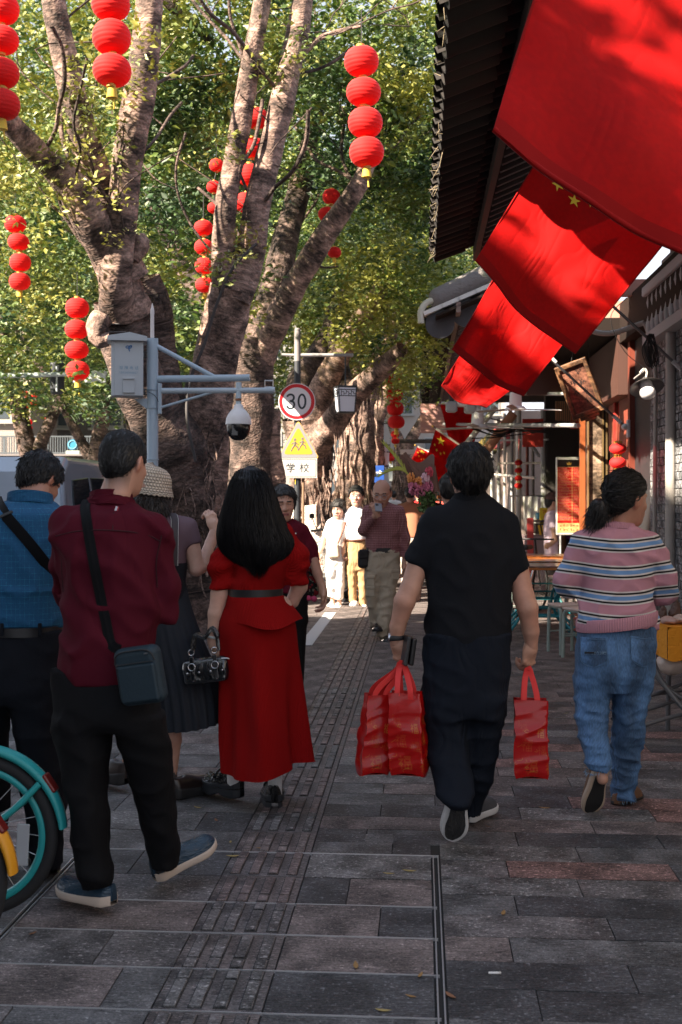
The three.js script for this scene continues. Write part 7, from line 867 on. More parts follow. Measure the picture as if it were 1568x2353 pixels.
// ---- shared bicycles at the lower left
function bicycle(label, cx, cy, d, ry, col, rimc) {
  const R = 0.285, o = U(cx, cy, d), t = thing('bicycle', label, 'bicycle', V(o.x, 0, o.z), null, ry), fm = mat(col, 0.4), rm = mat(rimc ?? col, 0.35), y0 = R + 0.008;   // along +x = tail, the rear hub at the origin
  for (const [wx, n] of [[0, 1], [-1.0, 0]]) { const w = thing0('wheel'); w.position.set(wx, y0, 0); t.add(w); const a = new MB(); a.geo(new THREE.TorusGeometry(R - 0.018, 0.0225, 14, 72)); a.build('tyre', tyreM, w); const r = new MB(); r.geo(new THREE.TorusGeometry(R - 0.048, 0.0165, 12, 72), M4(0, 0, 0, 0, 0, 0, V(1, 1, 1.1))); r.build('rim', rm, w); for (let i = 0; i < 20; i++) { const s = new MB(), a2 = i / 20 * 6.283; s.cyl(V(0.03 * Math.cos(a2 + 1), 0.03 * Math.sin(a2 + 1), i % 2 ? 0.02 : -0.02), V((R - 0.06) * Math.cos(a2), (R - 0.06) * Math.sin(a2), 0), 0.0015, 0.0015, 5); s.build('spoke', steel, w); } const h = new MB(); h.geo(new THREE.CylinderGeometry(0.045, 0.045, 0.07, 16), M4(0, 0, 0, 1.5708)); h.build('hub', dark, w); if (n) { const q = new MB(); q.rbox(0.165, -0.03, 0.008, 0.045, 0.15, 0.01, 0.02, 0, 0, -0.05, 4); q.build('reflector', mat([0.6, 0.62, 0.64], 0.2, { transmission: 0.4, thickness: 0 }), w); } }
  const arc = (a0, a1, r, th, wd) => sheet(24, 8, (s, u) => { const a = mix(a0, a1, s), q = u * Math.PI * 2, rr2 = r + Math.cos(q) * th * (0.5 + 0.5 * Math.sin(Math.PI * cl(s * 0.9 + 0.1))), z = Math.sin(q) * wd; return V(Math.cos(a) * rr2, y0 + Math.sin(a) * rr2, z); });
  const f = add('mudguard', arc(0.1, 1.95, R + 0.026, 0.02, 0.032), fm, t);
  const st = new MB(); for (const z of [-0.05, 0.05]) st.tube([V(0.0, y0, z), V(0.14, y0 + 0.1, z), V(0.235, y0 + 0.195, z * 0.6)], 0.012, 14, 8).tube([V(0, y0, z), V(-0.25, y0 - 0.03, z), V(-0.44, y0 - 0.02, z * 0.7)], 0.012, 10, 8).tube([V(0, y0, z), V(-0.18, y0 + 0.24, z), V(-0.3, y0 + 0.36, z * 0.5)], 0.014, 10, 8); st.build('stay', fm, t);
  const fr = new MB(); fr.tube([V(-0.44, y0 - 0.02, 0), V(-0.34, y0 + 0.3, 0), V(-0.3, y0 + 0.52, 0)], 0.026, 12, 10).tube([V(-0.42, y0, 0), V(-0.66, y0 + 0.06, 0), V(-0.86, y0 + 0.44, 0)], 0.034, 18, 10).tube([V(-0.84, y0 + 0.52, 0), V(-0.92, y0 + 0.26, 0), V(-1.0, y0, 0)], 0.022, 12, 8); fr.build('frame', fm, t); const sd = new MB(); sd.rbox(-0.27, y0 + 0.58, 0, 0.26, 0.07, 0.17, 0.035, 0, 0, 0, 4); sd.build('saddle', dark, t); const hb = new MB(); hb.tube([V(-0.62, y0 + 0.72, -0.27), V(-0.78, y0 + 0.74, -0.1), V(-0.78, y0 + 0.74, 0.1), V(-0.62, y0 + 0.72, 0.27)], 0.013, 20, 8).cyl(V(-0.8, y0 + 0.5, 0), V(-0.78, y0 + 0.74, 0), 0.016); hb.build('handlebar', dark, t); const ks = new MB(); ks.cyl(V(-0.02, y0, 0.07), V(-0.12, 0.01, 0.16), 0.01, 0.01, 8); ks.build('kickstand', dark, t);
  const rl = new MB(); rl.rbox(0.262, y0 + 0.19, 0, 0.02, 0.075, 0.05, 0.008, 0, 0, 0.6); rl.build('rear_light', mat([0.15, 0.012, 0.01], 0.3), t); return t;
}
bicycle('turquoise shared bicycle whose rear wheel enters at the left edge', -50, 1925, 4.12, -0.06, [0.02, 0.30, 0.30]);
bicycle('yellow and orange shared bicycle in front of the turquoise one at the corner', -192, 2000, 3.62, -0.05, [0.72, 0.30, 0.012], [0.02, 0.02, 0.02]);
// ---------------------------------------------------------------- the shop row on the right (street axes: x = u, z = -v)
const brickT = tex(128, 128, (u, v) => 0.6 + 0.5 * (pnoise(u, v, 20, 20) - 0.5) + 0.4 * (pnoise(u, v, 5, 5) - 0.5), true);
const brickMs = [[0.34, 0.34, 0.36], [0.28, 0.29, 0.31], [0.40, 0.39, 0.39], [0.24, 0.25, 0.27]].map(c => mat(c.map(x => x * 1.7), 0.85, { map: rep(brickT, 4), bumpMap: rep(barkB, 3), bumpScale: 0.003 }));
const darkWood = mat([0.02, 0.014, 0.012], 0.75, { specularIntensity: 0.3 }), redWood = mat([0.17, 0.035, 0.02], 0.5), plaster = mat([0.30, 0.27, 0.25], 0.85), blackP = mat([0.022, 0.022, 0.025], 0.55), tileM = [[0.028, 0.026, 0.026], [0.036, 0.032, 0.03], [0.022, 0.021, 0.021]].map(c => mat(c, 0.9, { specularIntensity: 0.3 })), greyM = mat([0.35, 0.35, 0.36], 0.6), whiteP = mat([0.72, 0.70, 0.68], 0.4);
const SG = (u, y, v) => V(u, y, -v);                                   // inside a group already turned to the street
const turned = (name, label, cat, u, v, y = 0) => { const t = thing(name, label, cat, S(u, y, v), null, -SA); t.userData.o = undefined; delete t.userData.o; const c = SG(u, y, v); return [t, (a, b, e) => SG(a, b, e).sub(c)]; };
{
  const [t, L] = turned('shop_building', 'nearest grey brick shop with black door panel under the dark tiled eave', 'building', WALL, 11);
  const B = (n, m, ...a) => { const b = new MB(); for (const [u0, u1, y0, y1, v0, v1] of a) { const p = L((u0 + u1) / 2, (y0 + y1) / 2, (v0 + v1) / 2); b.box(p.x, p.y, p.z, u1 - u0, y1 - y0, v1 - v0); } return b.build(n, m, t); };
  B('wall', plaster, [WALL + 0.12, WALL + 0.5, 0, 4.0, 0.5, 12.42], [WALL + 0.12, WALL + 3.5, 3.9, 4.2, 0.5, 12.0]); B('mortar', mat([0.36, 0.36, 0.365], 0.9), [WALL + 0.035, WALL + 0.12, 0.0, 3.3, 10.0, 12.4]);
  rs(515); for (let j = 0; j < 39; j++) for (let i = 0; i < 7; i++) { const y = 0.12 + j * 0.079, v = 10.3 + i * 0.31 + (j % 2 ? 0.155 : 0), v1 = Math.min(v + 0.3, 12.4); if (v1 - v < 0.05) continue; const p = L(WALL + 0.03 + rr(-0.003, 0.003), y, (v + v1) / 2), b = new MB(); b.box(p.x, p.y, p.z, 0.06, 0.07, v1 - v); add('brick', b.get(rr(0, 5), rr(0, 5)), pick(brickMs), t); }
  B('door_panel', blackP, [WALL + 0.04, WALL + 0.3, 0, 3.5, 12.42, 13.5]); B('door_frame', redWood, [WALL - 0.02, WALL + 0.08, 0.05, 3.45, 13.5, 13.62]); B('lintel', darkWood, [WALL - 0.1, WALL + 0.5, 3.3, 3.75, 10, 13.7]);
  const c = new MB(); c.tube([L(WALL - 0.05, 0.1, 11.95), L(WALL - 0.05, 1.6, 11.92), L(WALL - 0.05, 3.0, 11.98), L(WALL - 0.12, 3.3, 12.1)], 0.022, 30, 8).tube([L(WALL - 0.04, 0.1, 11.25), L(WALL - 0.04, 3.2, 11.2)], 0.05, 10, 10).tube([L(WALL - 0.12, 3.3, 12.1), L(WALL - 0.5, 3.22, 12.3), L(WALL - 1.0, 3.5, 12.6)], 0.028, 20, 8); c.build('conduit', mat([0.42, 0.39, 0.36], 0.6), t);
  const bx = new MB(); for (let i = 0; i < 1; i++) { const p = L(WALL + 0.12, 3.12, 11.2); bx.box(p.x, p.y, p.z, 0.5, 0.1, 1.9); } bx.build('balcony_slab', mat([0.45, 0.45, 0.47], 0.8), t);
  for (let i = 0; i < 9; i++) { const p = L(WALL - 0.07, 3.37, 10.3 + i * 0.215), b = new MB(); b.lathe([[0.03, -0.2], [0.045, -0.17], [0.05, -0.1], [0.028, 0], [0.03, 0.06], [0.045, 0.12], [0.03, 0.2]], p.x, p.y, p.z, 12); b.build('baluster', mat([0.5, 0.5, 0.52], 0.8), t); } { const p = L(WALL - 0.07, 3.62, 11.2), b = new MB(); b.rbox(p.x, p.y, p.z, 0.14, 0.1, 1.9, 0.02); b.build('balcony_rail', mat([0.5, 0.5, 0.53], 0.8), t); }
  // eave of grey tiles over rafters
  const sl = 0.42, e0 = 0.13, ey = 3.97, Y = u => ey + (u - e0) * sl, ang = Math.atan(sl);
  const pan = (() => { const g = sheet(8, 1, (s, q) => { const a = (s - 0.5) * 2.5; return V(mix(-0.17, 0.17, q), -Math.cos(a) * 0.1 + 0.06, Math.sin(a) * 0.115); }), g2 = sheet(8, 1, (s, q) => { const a = (s - 0.5) * 2.5; return V(mix(-0.17, 0.17, q), -Math.cos(a) * 0.088 + 0.06, Math.sin(a) * 0.103); }), lip = sheet(8, 1, (s, q) => { const a = (s - 0.5) * 2.5, r = mix(0.1, 0.088, q); return V(-0.17, -Math.cos(a) * r + 0.06, Math.sin(a) * r * 1.16); }); return mergeGeometries([g, g2, lip]); })();
  const capG = sheet(8, 1, (s, q) => { const a = (s - 0.5) * 2.9; return V(mix(-0.18, 0.18, q), Math.cos(a) * 0.075 + 0.06, Math.sin(a) * 0.085); });
  const eave = (tt, LL, v0, v1, e0f, cols, parts) => { rs(5); const rows = Math.floor((v1 - v0) / 0.215), rest = new MB(); for (let i = 0; i < rows; i++) for (let j = 0; j < cols; j++) { const v = v0 + (i + 0.5) * 0.215, u = e0f(v) + 0.16 + j * 0.225, p = LL(u, Y(u - e0f(v) + e0) + (j % 2) * 0.004 + rr(-0.006, 0.006), v); const mm = M4(p.x, p.y - j * 0.0, p.z, 0, rr(-0.03, 0.03), ang - 0.06), m2 = M4(p.x, p.y + 0.02, p.z - 0.107, 0, rr(-0.03, 0.03), ang - 0.06); if (j < parts && i < 300 / parts) { const o = add('roof_tile', pan, pick(tileM), tt); mm.decompose(o.position, o.quaternion, o.scale); } else rest.geo(pan.clone(), mm); rest.geo(capG.clone(), m2); } rest.build('roof_tile_courses', tileM[1], tt, { kind: 'stuff' }); };
  eave(t, L, 4.6, 12.2, () => e0, 11, 5);
  const uN = Math.cos(ang); for (let i = 0; i < 37; i++) { const v = 4.7 + i * 0.205, b = new MB(), p = L(1.65, Y(1.65) - 0.12, v); b.box(p.x, p.y, p.z, 2.1 / uN, 0.07, 0.055, 0, 0, ang); b.build('rafter', mat([0.035, 0.026, 0.022], 0.85), t); }
  { const b = new MB(); const p = L(0.57, Y(0.57) - 0.1, 8.4); b.box(p.x, p.y, p.z, 0.05, 0.14, 7.6); b.build('eave_beam', mat([0.07, 0.05, 0.042], 0.85), t); const b2 = new MB(), p2 = L(1.65, Y(1.65) - 0.06, 8.4); b2.box(p2.x, p2.y, p2.z, 2.2 / uN, 0.02, 7.6, 0, 0, ang); b2.build('roof_board', darkWood, t); const p3 = L(1.7, Y(1.7) - 0.22, 12.15), b3 = new MB(); b3.box(p3.x, p3.y, p3.z, 2.0 / uN, 0.22, 0.08, 0, 0, ang); b3.build('gable_board', darkWood, t); }
  { const b = new MB(); for (let i = 0; i < 60; i++) { const v = rr(4.7, 12.2), p = L(e0 + rr(-0.02, 0.03), ey + rr(-0.02, 0.05), v); b.cyl(p, p.clone().add(V(rr(-0.09, 0.01), rr(-0.12, 0.03), rr(-0.1, 0.1))), 0.003, 0.001, 4); } b.build('dry_weed', mat([0.25, 0.2, 0.13], 0.9), t, { kind: 'stuff' }); }
  // second shop: teahouse front
  const [t2, K] = turned('teahouse_building', 'dark timber teahouse front with stone pillar and projecting tiled eave', 'building', WALL, 18);
  const B2 = (n, m, ...a) => { const b = new MB(); for (const [u0, u1, y0, y1, v0, v1] of a) { const p = K((u0 + u1) / 2, (y0 + y1) / 2, (v0 + v1) / 2); b.box(p.x, p.y, p.z, u1 - u0, y1 - y0, v1 - v0); } return b.build(n, m, t2); };
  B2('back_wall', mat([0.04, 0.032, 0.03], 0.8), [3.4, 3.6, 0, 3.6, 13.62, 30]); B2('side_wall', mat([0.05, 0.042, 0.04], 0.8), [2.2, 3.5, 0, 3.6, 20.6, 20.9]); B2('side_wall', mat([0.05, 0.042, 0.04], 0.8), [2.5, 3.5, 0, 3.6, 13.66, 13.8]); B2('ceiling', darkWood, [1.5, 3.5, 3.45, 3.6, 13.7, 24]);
  B2('door_leaf', redWood, [2.5, 2.56, 0.05, 3.0, 13.9, 14.7], [2.5, 2.56, 0.05, 3.0, 14.74, 15.5]); for (let i = 0; i < 6; i++) B2('door_panel', mat([0.22, 0.05, 0.03], 0.5), [2.47, 2.5, 0.2 + (i % 3) * 0.95, 1.0 + (i % 3) * 0.95, 14.0 + (i > 2 ? 0.84 : 0), 14.6 + (i > 2 ? 0.84 : 0)]);
  const marble = mat([0.5, 0.42, 0.33], 0.35, { map: barkC }); B2('stone_pillar', marble, [2.28, 2.46, 0, 3.2, 15.95, 16.35]); B2('brass_trim', mat([0.55, 0.38, 0.18], 0.3, { metalness: 0.8 }), [2.26, 2.28, 0, 3.2, 15.9, 15.93], [2.46, 2.48, 0, 3.2, 15.9, 15.93], [2.51, 2.53, 0, 3.2, 15.9, 15.93]); B2('timber_post', mat([0.26, 0.075, 0.025], 0.35), [2.19, 2.26, 0, 2.9, 16.1, 16.2]);
  B2('beam', mat([0.07, 0.03, 0.022], 0.6), [1.5, 2.6, 2.95, 3.35, 16.5, 16.7], [2.3, 2.5, 2.7, 3.4, 13.7, 16.0]); B2('red_panel', mat([0.42, 0.03, 0.02], 0.6), [1.62, 1.95, 2.3, 2.75, 18.6, 18.65], [2.3, 2.62, 2.55, 2.8, 18.0, 18.05], [2.45, 2.5, 2.0, 2.75, 14.85, 14.95]);
  for (let i = 0; i < 26; i++) { const z = i < 13; B2('carved_slat', mat([0.30, 0.15, 0.07], 0.6), [(z ? 1.96 : 2.38) + (i % 13) * 0.03, (z ? 1.975 : 2.395) + (i % 13) * 0.03, 2.62 - 0.12 * Math.abs(noi(i * 0.7, 1)) + (z ? 0 : 0.35), 2.9 + (z ? 0 : 0.35), z ? 17.0 : 14.6, z ? 17.04 : 14.64]); }
  B2('notice_panel', whiteP, [2.33, 2.6, 3.12, 3.35, 13.75, 13.8]); B2('fascia', mat([0.52, 0.25, 0.19], 0.8), [1.9, 3.3, 3.55, 3.8, 13.72, 13.82], [2.2, 3.5, 3.72, 3.9, 12.9, 13.0]);
  const e2 = v => 0.1 - (v - 15.9) * 0.006; eave(t2, K, 15.9, 31, e2, 9, 4);
  { const sy = u => Y(u - e2(15.9) + e0); const b = new MB(); for (let i = 0; i < 6; i++) { const u = 0.05 + i * 0.23, p = K(u + 0.12, sy(u + 0.12) + 0.06, 15.85); b.rbox(p.x, p.y, p.z, 0.27 / uN, 0.06, 0.12, 0.008, 0, 0, ang); } b.build('verge_tile', mat([0.74, 0.70, 0.66], 0.75), t2); const r = new MB(), a0 = K(0.25, sy(0.25) + 0.2, 15.9), a1 = K(1.3, sy(1.3) + 0.26, 15.9); r.cyl(a0, a1, 0.15, 0.15, 16).sph(a0.x, a0.y, a0.z, 0.15); r.build('ridge_tile', mat([0.2, 0.18, 0.175], 0.9, { bumpMap: barkB, bumpScale: 0.01 }), t2); const w = new MB(); w.tube([K(0.0, sy(0) - 0.05, 15.83), K(0.0, sy(0) + 0.12, 15.83), K(0.08, sy(0.1) + 0.19, 15.83), K(0.3, sy(0.3) + 0.17, 15.83)], 0.045, 20, 8); w.build('gutter_end', mat([0.6, 0.58, 0.48], 0.7), t2); const f = new MB(); for (let i = 0; i < 3; i++) { const p = K(0.26 + i * 0.36, sy(0.26 + i * 0.36) - 0.16, 15.9); f.geo(new THREE.CylinderGeometry(0.2, 0.2, 0.04, 24), M4(p.x, p.y, p.z, Math.PI / 2)); } f.build('gable_plaque', mat([0.06, 0.06, 0.068], 0.7), t2); const s = new MB(), ps = K(1.4, sy(1.4) - 0.08, 23); s.box(ps.x, ps.y, ps.z, 2.4 / uN, 0.03, 15, 0, 0, ang); s.build('roof_board', darkWood, t2); const be = new MB(), pb = K(0.5, sy(0.5) - 0.1, 23); be.box(pb.x, pb.y, pb.z, 0.06, 0.14, 15); be.build('eave_beam', mat([0.2, 0.14, 0.12], 0.75), t2); for (let i = 0; i < 40; i++) { const q = K(1.5, sy(1.5) - 0.13, 16 + i * 0.37), rb = new MB(); rb.box(q.x, q.y, q.z, 1.9 / uN, 0.07, 0.06, 0, 0, ang); rb.build('rafter', mat([0.13, 0.085, 0.07], 0.75), t2); } const dr = new MB(); for (let i = 0; i < 24; i++) { const u = 0.12, p = K(u, sy(u) - 0.02, 16 + i * 0.6); dr.cyl(p, p.clone().add(V(rr(-0.14, -0.02), rr(-0.1, 0.06), rr(-0.1, 0.1))), 0.004, 0.002, 4); } dr.build('dry_twig', mat([0.3, 0.22, 0.15], 0.9), t2, { kind: 'stuff' }); }
  // farther shops with pipe frames and awnings
  const [t3, N] = turned('shop_building', 'far pale shop fronts with pipe frames and pink boarding beyond the teahouse', 'building', WALL, 30);
  const B3 = (n, m, ...a) => { const b = new MB(); for (const [u0, u1, y0, y1, v0, v1] of a) { const p = N((u0 + u1) / 2, (y0 + y1) / 2, (v0 + v1) / 2); b.box(p.x, p.y, p.z, u1 - u0, y1 - y0, v1 - v0); } return b.build(n, m, t3); };
  B3('wall', mat([0.36, 0.27, 0.23], 0.8), [2.5, 3.4, 0, 3.8, 31, 70]); B3('boarding', mat([0.50, 0.27, 0.24], 0.8), [0.0, 1.0, 3.05, 3.75, 28.0, 28.1]); for (let i = 0; i < 9; i++) B3('board', mat([0.52, 0.28, 0.25], 0.8), [-0.02, 1.02, 3.06 + i * 0.078, 3.13 + i * 0.078, 27.95, 28.0]);
  B3('awning', mat([0.075, 0.06, 0.06], 0.8), [-0.75, 1.2, 2.95, 3.0, 30, 31.2]); B3('awning_valance', mat([0.5, 0.36, 0.33], 0.8), [-0.6, 1.0, 2.72, 2.86, 33, 33.05]); B3('green_panel', mat([0.12, 0.28, 0.2], 0.7), [0.2, 1.0, 2.4, 2.66, 34, 34.05]);
  for (let i = 0; i < 8; i++) B3('shutter', mat([0.30, 0.22, 0.2], 0.6), [2.42, 2.5, 0.1, 2.9, 31.5 + i * 4.6, 34.9 + i * 4.6]); for (let i = 0; i < 8; i++) B3('fascia_sign', mat([0.35 - 0.2 * (i % 2), 0.05 + 0.1 * (i % 3), 0.05], 0.6), [2.2, 2.45, 2.95, 3.6, 31.3 + i * 4.6, 35.3 + i * 4.6]);
}
// ---------------------------------------------------------------- awning frame of pipes
{
  const fr = thing('pipe_frame', 'white and grey pipe frame of awnings standing before the shop fronts', 'awning frame', S(1.7, 0, 21)), o = fr.position, k = (px, py, d) => U(px, py, d).sub(o), grd = (px, d) => V((px - 784) * d / F, 0, -d).sub(o);
  for (const [px, py, d, r, m] of [[1192, 930, 21, 0.05, whiteP], [1250, 940, 20.5, 0.055, greyM], [1146, 960, 24, 0.035, greyM], [1160, 950, 24, 0.03, whiteP], [1176, 950, 24, 0.03, greyM], [1130, 990, 27, 0.035, whiteP], [1212, 990, 22, 0.03, redWood], [1225, 985, 22, 0.03, plaster]]) { const b = new MB(); b.cyl(grd(px, d), k(px, py, d), r, r, 10); b.build('post', m, fr); }
  for (const [a, b2, r, m] of [[[1060, 1035, 20], [1140, 935, 20], 0.05, whiteP], [[1100, 1060, 19], [1180, 950, 19], 0.08, mat([0.5, 0.24, 0.15], 0.6)], [[1170, 940, 21], [1240, 1050, 21], 0.03, greyM], [[1130, 1090, 24], [1230, 1098, 21], 0.025, whiteP], [[1145, 1065, 24], [1245, 1064, 20.5], 0.02, plaster], [[1130, 1012, 22], [1260, 1010, 20], 0.02, greyM], [[1020, 975, 22], [1330, 978, 15], 0.03, greyM], [[1120, 905, 20], [1360, 905, 14.5], 0.025, greyM]]) { const b = new MB(); b.cyl(k(...a), k(...b2), r, r, 8); b.build('bar', m, fr); }
  const w = new MB(); rs(8); for (let i = 0; i < 9; i++) { const y0 = rr(955, 1010), y1 = rr(965, 1000); w.tube([k(1085, y0, 17), k(1140 + rr(-10, 10), (y0 + y1) / 2 + rr(5, 22), 17.5), k(1190, (y0 + y1) / 2 + rr(0, 14), 18), k(1262, y1, 18)], 0.009, 18, 5); } w.build('wire', dark, fr);
}
// ceiling fans, bulbs
for (const [px, py, d, l] of [[1185, 930, 13.8, 'white ceiling fan just under the nearest lit flag corner'], [1098, 972, 17, 'white ceiling fan farther along beside the lit back of a flag']]) { const t = thing('ceiling_fan', l, 'fan', U(px, py, d)), k = d / F; const b = new MB(); b.cyl(V(0, -4 * k, 0), V(0, 28 * k, 0), 15 * k, 13 * k, 18).cyl(V(0, 28 * k, 0), V(0, 34 * k, 0), 8 * k, 8 * k, 12).cyl(V(0, -12 * k, 0), V(0, -4 * k, 0), 26 * k, 20 * k, 20).cyl(V(0, 34 * k, 0), V(0, 120 * k, 0), 3 * k, 3 * k, 8); b.build('motor', whiteP, t); for (let i = 0; i < 3; i++) { const q = new MB(), a = 0.25 + i * 2.094; q.rbox(62 * k, -10 * k, 0, 100 * k, 1.6 * k, 15 * k, 0.004, 0, 0.2); q.g.forEach(g => g.rotateY(a)); q.build('blade', i ? plaster : whiteP, t); } }
for (const [px, py, l] of [[1063, 922, 'white bulb hanging left under the far eave'], [1038, 935, 'dim grey bulb leftmost under the far eave'], [1080, 938, 'dim grey bulb right of the white one under the far eave']]) { const d = 17, k = d / F, t = thing('hanging_bulb', l, 'light bulb', U(px, py, d)); const b = new MB(); b.rbox(0, 0, 0, 26 * k, 26 * k, 26 * k, 7 * k, 0, 0, 0, 4); b.build('bulb', px === 1063 ? whiteP : greyM, t); const c = new MB(); c.cyl(V(0, 12 * k, 0), V(0, 40 * k, 0), 6 * k, 4 * k, 8).cyl(V(0, 40 * k, 0), V(0, 70 * k, 0), 1 * k, 1 * k, 5); c.build('holder', dark, t); }
// ---------------------------------------------------------------- dish lamp, cable coil
{
  const d = 8.6, k = d / F, t = thing('dish_lamp', 'hanging dish lamp with a big white bulb at the right edge', 'lamp', U(1485, 885, d)); const e = new THREE.Euler(-0.5, 0, 0.06);
  const T = f => { const b = new MB(); f(b); b.g.forEach(g => g.applyMatrix4(new THREE.Matrix4().makeRotationFromEuler(e))); return b; };
  T(b => b.lathe([[4, 16], [10, 14], [16, 8], [24, 1], [33, -3], [39, -6], [39.5, -7.5], [33, -4.6], [24, -0.6], [15, 6], [4, 12]].map(p => [p[0] * k, p[1] * k]), 0, 0, 0, 36)).build('shade', mat([0.22, 0.20, 0.2], 0.35, { metalness: 0.7 }), t); T(b => b.lathe([[0.001, -38], [8, -37], [15, -32], [18, -24], [17, -14], [14.5, -7], [14.5, 2], [12, 6]].map(p => [p[0] * k, p[1] * k]), 0, 2 * k, 0, 24)).build('bulb', mat([0.8, 0.79, 0.82], 0.35), t); T(b => b.cyl(V(0, 4 * k, 0), V(0, 20 * k, 0), 7 * k, 5 * k, 10)).build('holder', dark, t); const h = new MB(); h.tube([V(0, 18 * k, 0), V(2 * k, 30 * k, 0), V(-4 * k, 38 * k, 0), V(-14 * k, 28 * k, 0)], 2.6 * k, 16, 8).cyl(V(0, 36 * k, 0), V(20 * k, 34 * k, -0.6), 2 * k, 2 * k, 8); h.build('hook', mat([0.5, 0.48, 0.47], 0.45), t);
  const w = new MB(); w.tube([V(0, 36 * k, 0), V(-60 * k, 78 * k, 0.1), V(-95 * k, 150 * k, 0.2), V(-60 * k, 190 * k, 0.2)], 0.003, 24, 5); w.build('flex', dark, t);
  const c = thing('cable_coil', 'loop of black cables hung on the wall above the dish lamp', 'cable', U(1492, 810, 10.6)), q = 10.6 / F; rs(12); const cb = new MB(); for (let i = 0; i < 11; i++) { const x = rr(-20, 8), x2 = rr(-4, 26), y = rr(26, 44), z = rr(0, 0.1); cb.tube([V(rr(-6, 6) * q, 40 * q, z), V(x * q * 1.1, 4 * q, z + 0.03), V((x + 10) * q * 0.7, -y * q, z + 0.04), V(x2 * q, -8 * q, z), V(rr(-6, 6) * q, 40 * q, z)], 0.005, 40, 5); } cb.build('cable', dark, c);
}
// ---------------------------------------------------------------- flags
const flagC = tex(256, 256, (u, v) => { const n = pnoise(u, v, 64, 64), m = pnoise(u, v, 4, 4); const k = 0.92 + 0.08 * n + 0.1 * (m - 0.5); return [0.78 * k, 0.025, 0.025]; }, true);
const flagM = mat([0.95, 0.8, 0.8], 0.75, { map: flagC, transmission: 0.3, thickness: 0, specularIntensity: 0.3, bumpMap: rep(creaseT, 1.2), bumpScale: 0.009 }), flagHem = mat([0.3, 0.004, 0.004], 0.8, { transmission: 0.15, thickness: 0, specularIntensity: 0.3 }), starM = mat([0.86, 0.62, 0.05], 0.6);
const poleM = mat([0.2, 0.2, 0.21], 0.3, { metalness: 0.9 });
// hoist a -> b along the pole (a upper tip end), fly vector f
function flag(label, a, b, f0, f1, foot, o = {}) {
  const t = thing('flag', label, 'flag', a.clone(), 'red flags on slanting poles along the shop row'); const A = V(0, 0, 0), B = b.clone().sub(a), P = f0.clone().sub(a), Q = f1.clone().sub(a); const nrm = B.clone().cross(P).normalize(); if (nrm.z < 0) nrm.negate(); const ph = o.ph ?? 0, am = o.am ?? 0.045;
  const at = (s, u) => { const p = A.clone().lerp(B, s).lerp(P.clone().lerp(Q, s), u); const w = Math.sin(u * 6.2 + s * 3.2 + ph) * 0.6 + Math.sin(u * 11 - s * 5 + ph * 2) * 0.22 + noi(u * 3 + ph, s * 3, 0.5) * 1.1; const sag = -0.05 * Math.sin(Math.PI * s) * u; return p.addScaledVector(nrm, am * w * Math.min(1, u * 3 + 0.15)).add(V(0, sag, 0)); };
  add('cloth', sheet(40, 60, at, (s, u) => [s * 1, u * 1.5]), flagM, t); const h = new MB(); h.tube([0, 0.2, 0.4, 0.6, 0.8, 1].map(s => at(s, 0.995)), 0.011, 40, 6); h.tube([0, 0.25, 0.5, 0.75, 1].map(u => at(0.004, u)), 0.006, 40, 6).tube([0, 0.25, 0.5, 0.75, 1].map(u => at(0.996, u)), 0.006, 40, 6); h.build('hem', flagHem, t);
  const hs = sheet(3, 30, (s, u) => { const p = at(u, mix(0.955, 1.0, s)); return p.addScaledVector(nrm, 0.006); }); add('end_seam', hs, flagHem, t);
  const star = (s0, u0, r, rot) => { const pts = [], idx = []; for (let i = 0; i < 10; i++) { const an = rot + i * Math.PI / 5, q = i % 2 ? r * 0.39 : r; const p = at(s0 + Math.cos(an) * q, u0 + Math.sin(an) * q / 1.5).addScaledVector(nrm, 0.006); pts.push(p.x, p.y, p.z); } const c = at(s0, u0).addScaledVector(nrm, 0.006); pts.push(c.x, c.y, c.z); for (let i = 0; i < 10; i++) idx.push(10, i, (i + 1) % 10); const g = new THREE.BufferGeometry(); g.setAttribute('position', new THREE.Float32BufferAttribute(pts, 3)); g.setIndex(idx); g.setAttribute('uv', new THREE.Float32BufferAttribute(new Float32Array(22), 2)); g.computeVertexNormals(); add('star', g, starM, t); };
  if (o.stars !== 0) { star(0.25, 0.167, 0.15, Math.PI); for (const [x, y] of [[0.1, 0.333], [0.2, 0.4], [0.35, 0.4], [0.45, 0.333]]) star(x, y, 0.05, Math.atan2(0.167 - y, 0.25 - x)); }
  if (foot) { const p = new MB(), F0 = foot.clone().sub(a), dir = F0.clone().normalize(); p.cyl(dir.clone().multiplyScalar(-0.05), F0, 0.013, 0.015, 10); p.build('pole', poleM, t); const sv = new MB(); sv.cyl(A, B, 0.02, 0.02, 10); sv.build('sleeve', o.sleeve ?? flagHem, t); const br = new MB(); br.cyl(F0.clone().addScaledVector(dir, -0.22), F0.clone().addScaledVector(dir, -0.1), 0.022, 0.022, 10).rbox(F0.x + 0.01, F0.y, F0.z, 0.03, 0.2, 0.08, 0.006).sph(F0.x - 0.03, F0.y + 0.02, F0.z, 0.04); br.build('bracket', mat([0.62, 0.61, 0.62], 0.4), t); const se = new MB(); se.cyl(B.clone().addScaledVector(dir, -0.02), B.clone().addScaledVector(dir, 0.05), 0.026, 0.02, 8); se.build('sleeve_tie', whiteP, t); const sp = new MB(); sp.sph(...dir.clone().multiplyScalar(-0.06).toArray(), 0.022); sp.build('pole_tip', gold, t); }
}
const FP = (px, py, d) => U(px, py, d);
flag('largest nearest red flag filling the upper right corner', FP(1360, -420, 4.15), FP(1960, 110, 4.15), FP(1128, 312, 4.0), FP(1690, 632, 3.9), FP(2150, 280, 4.2), { am: 0.05, ph: 1, stars: 0 });
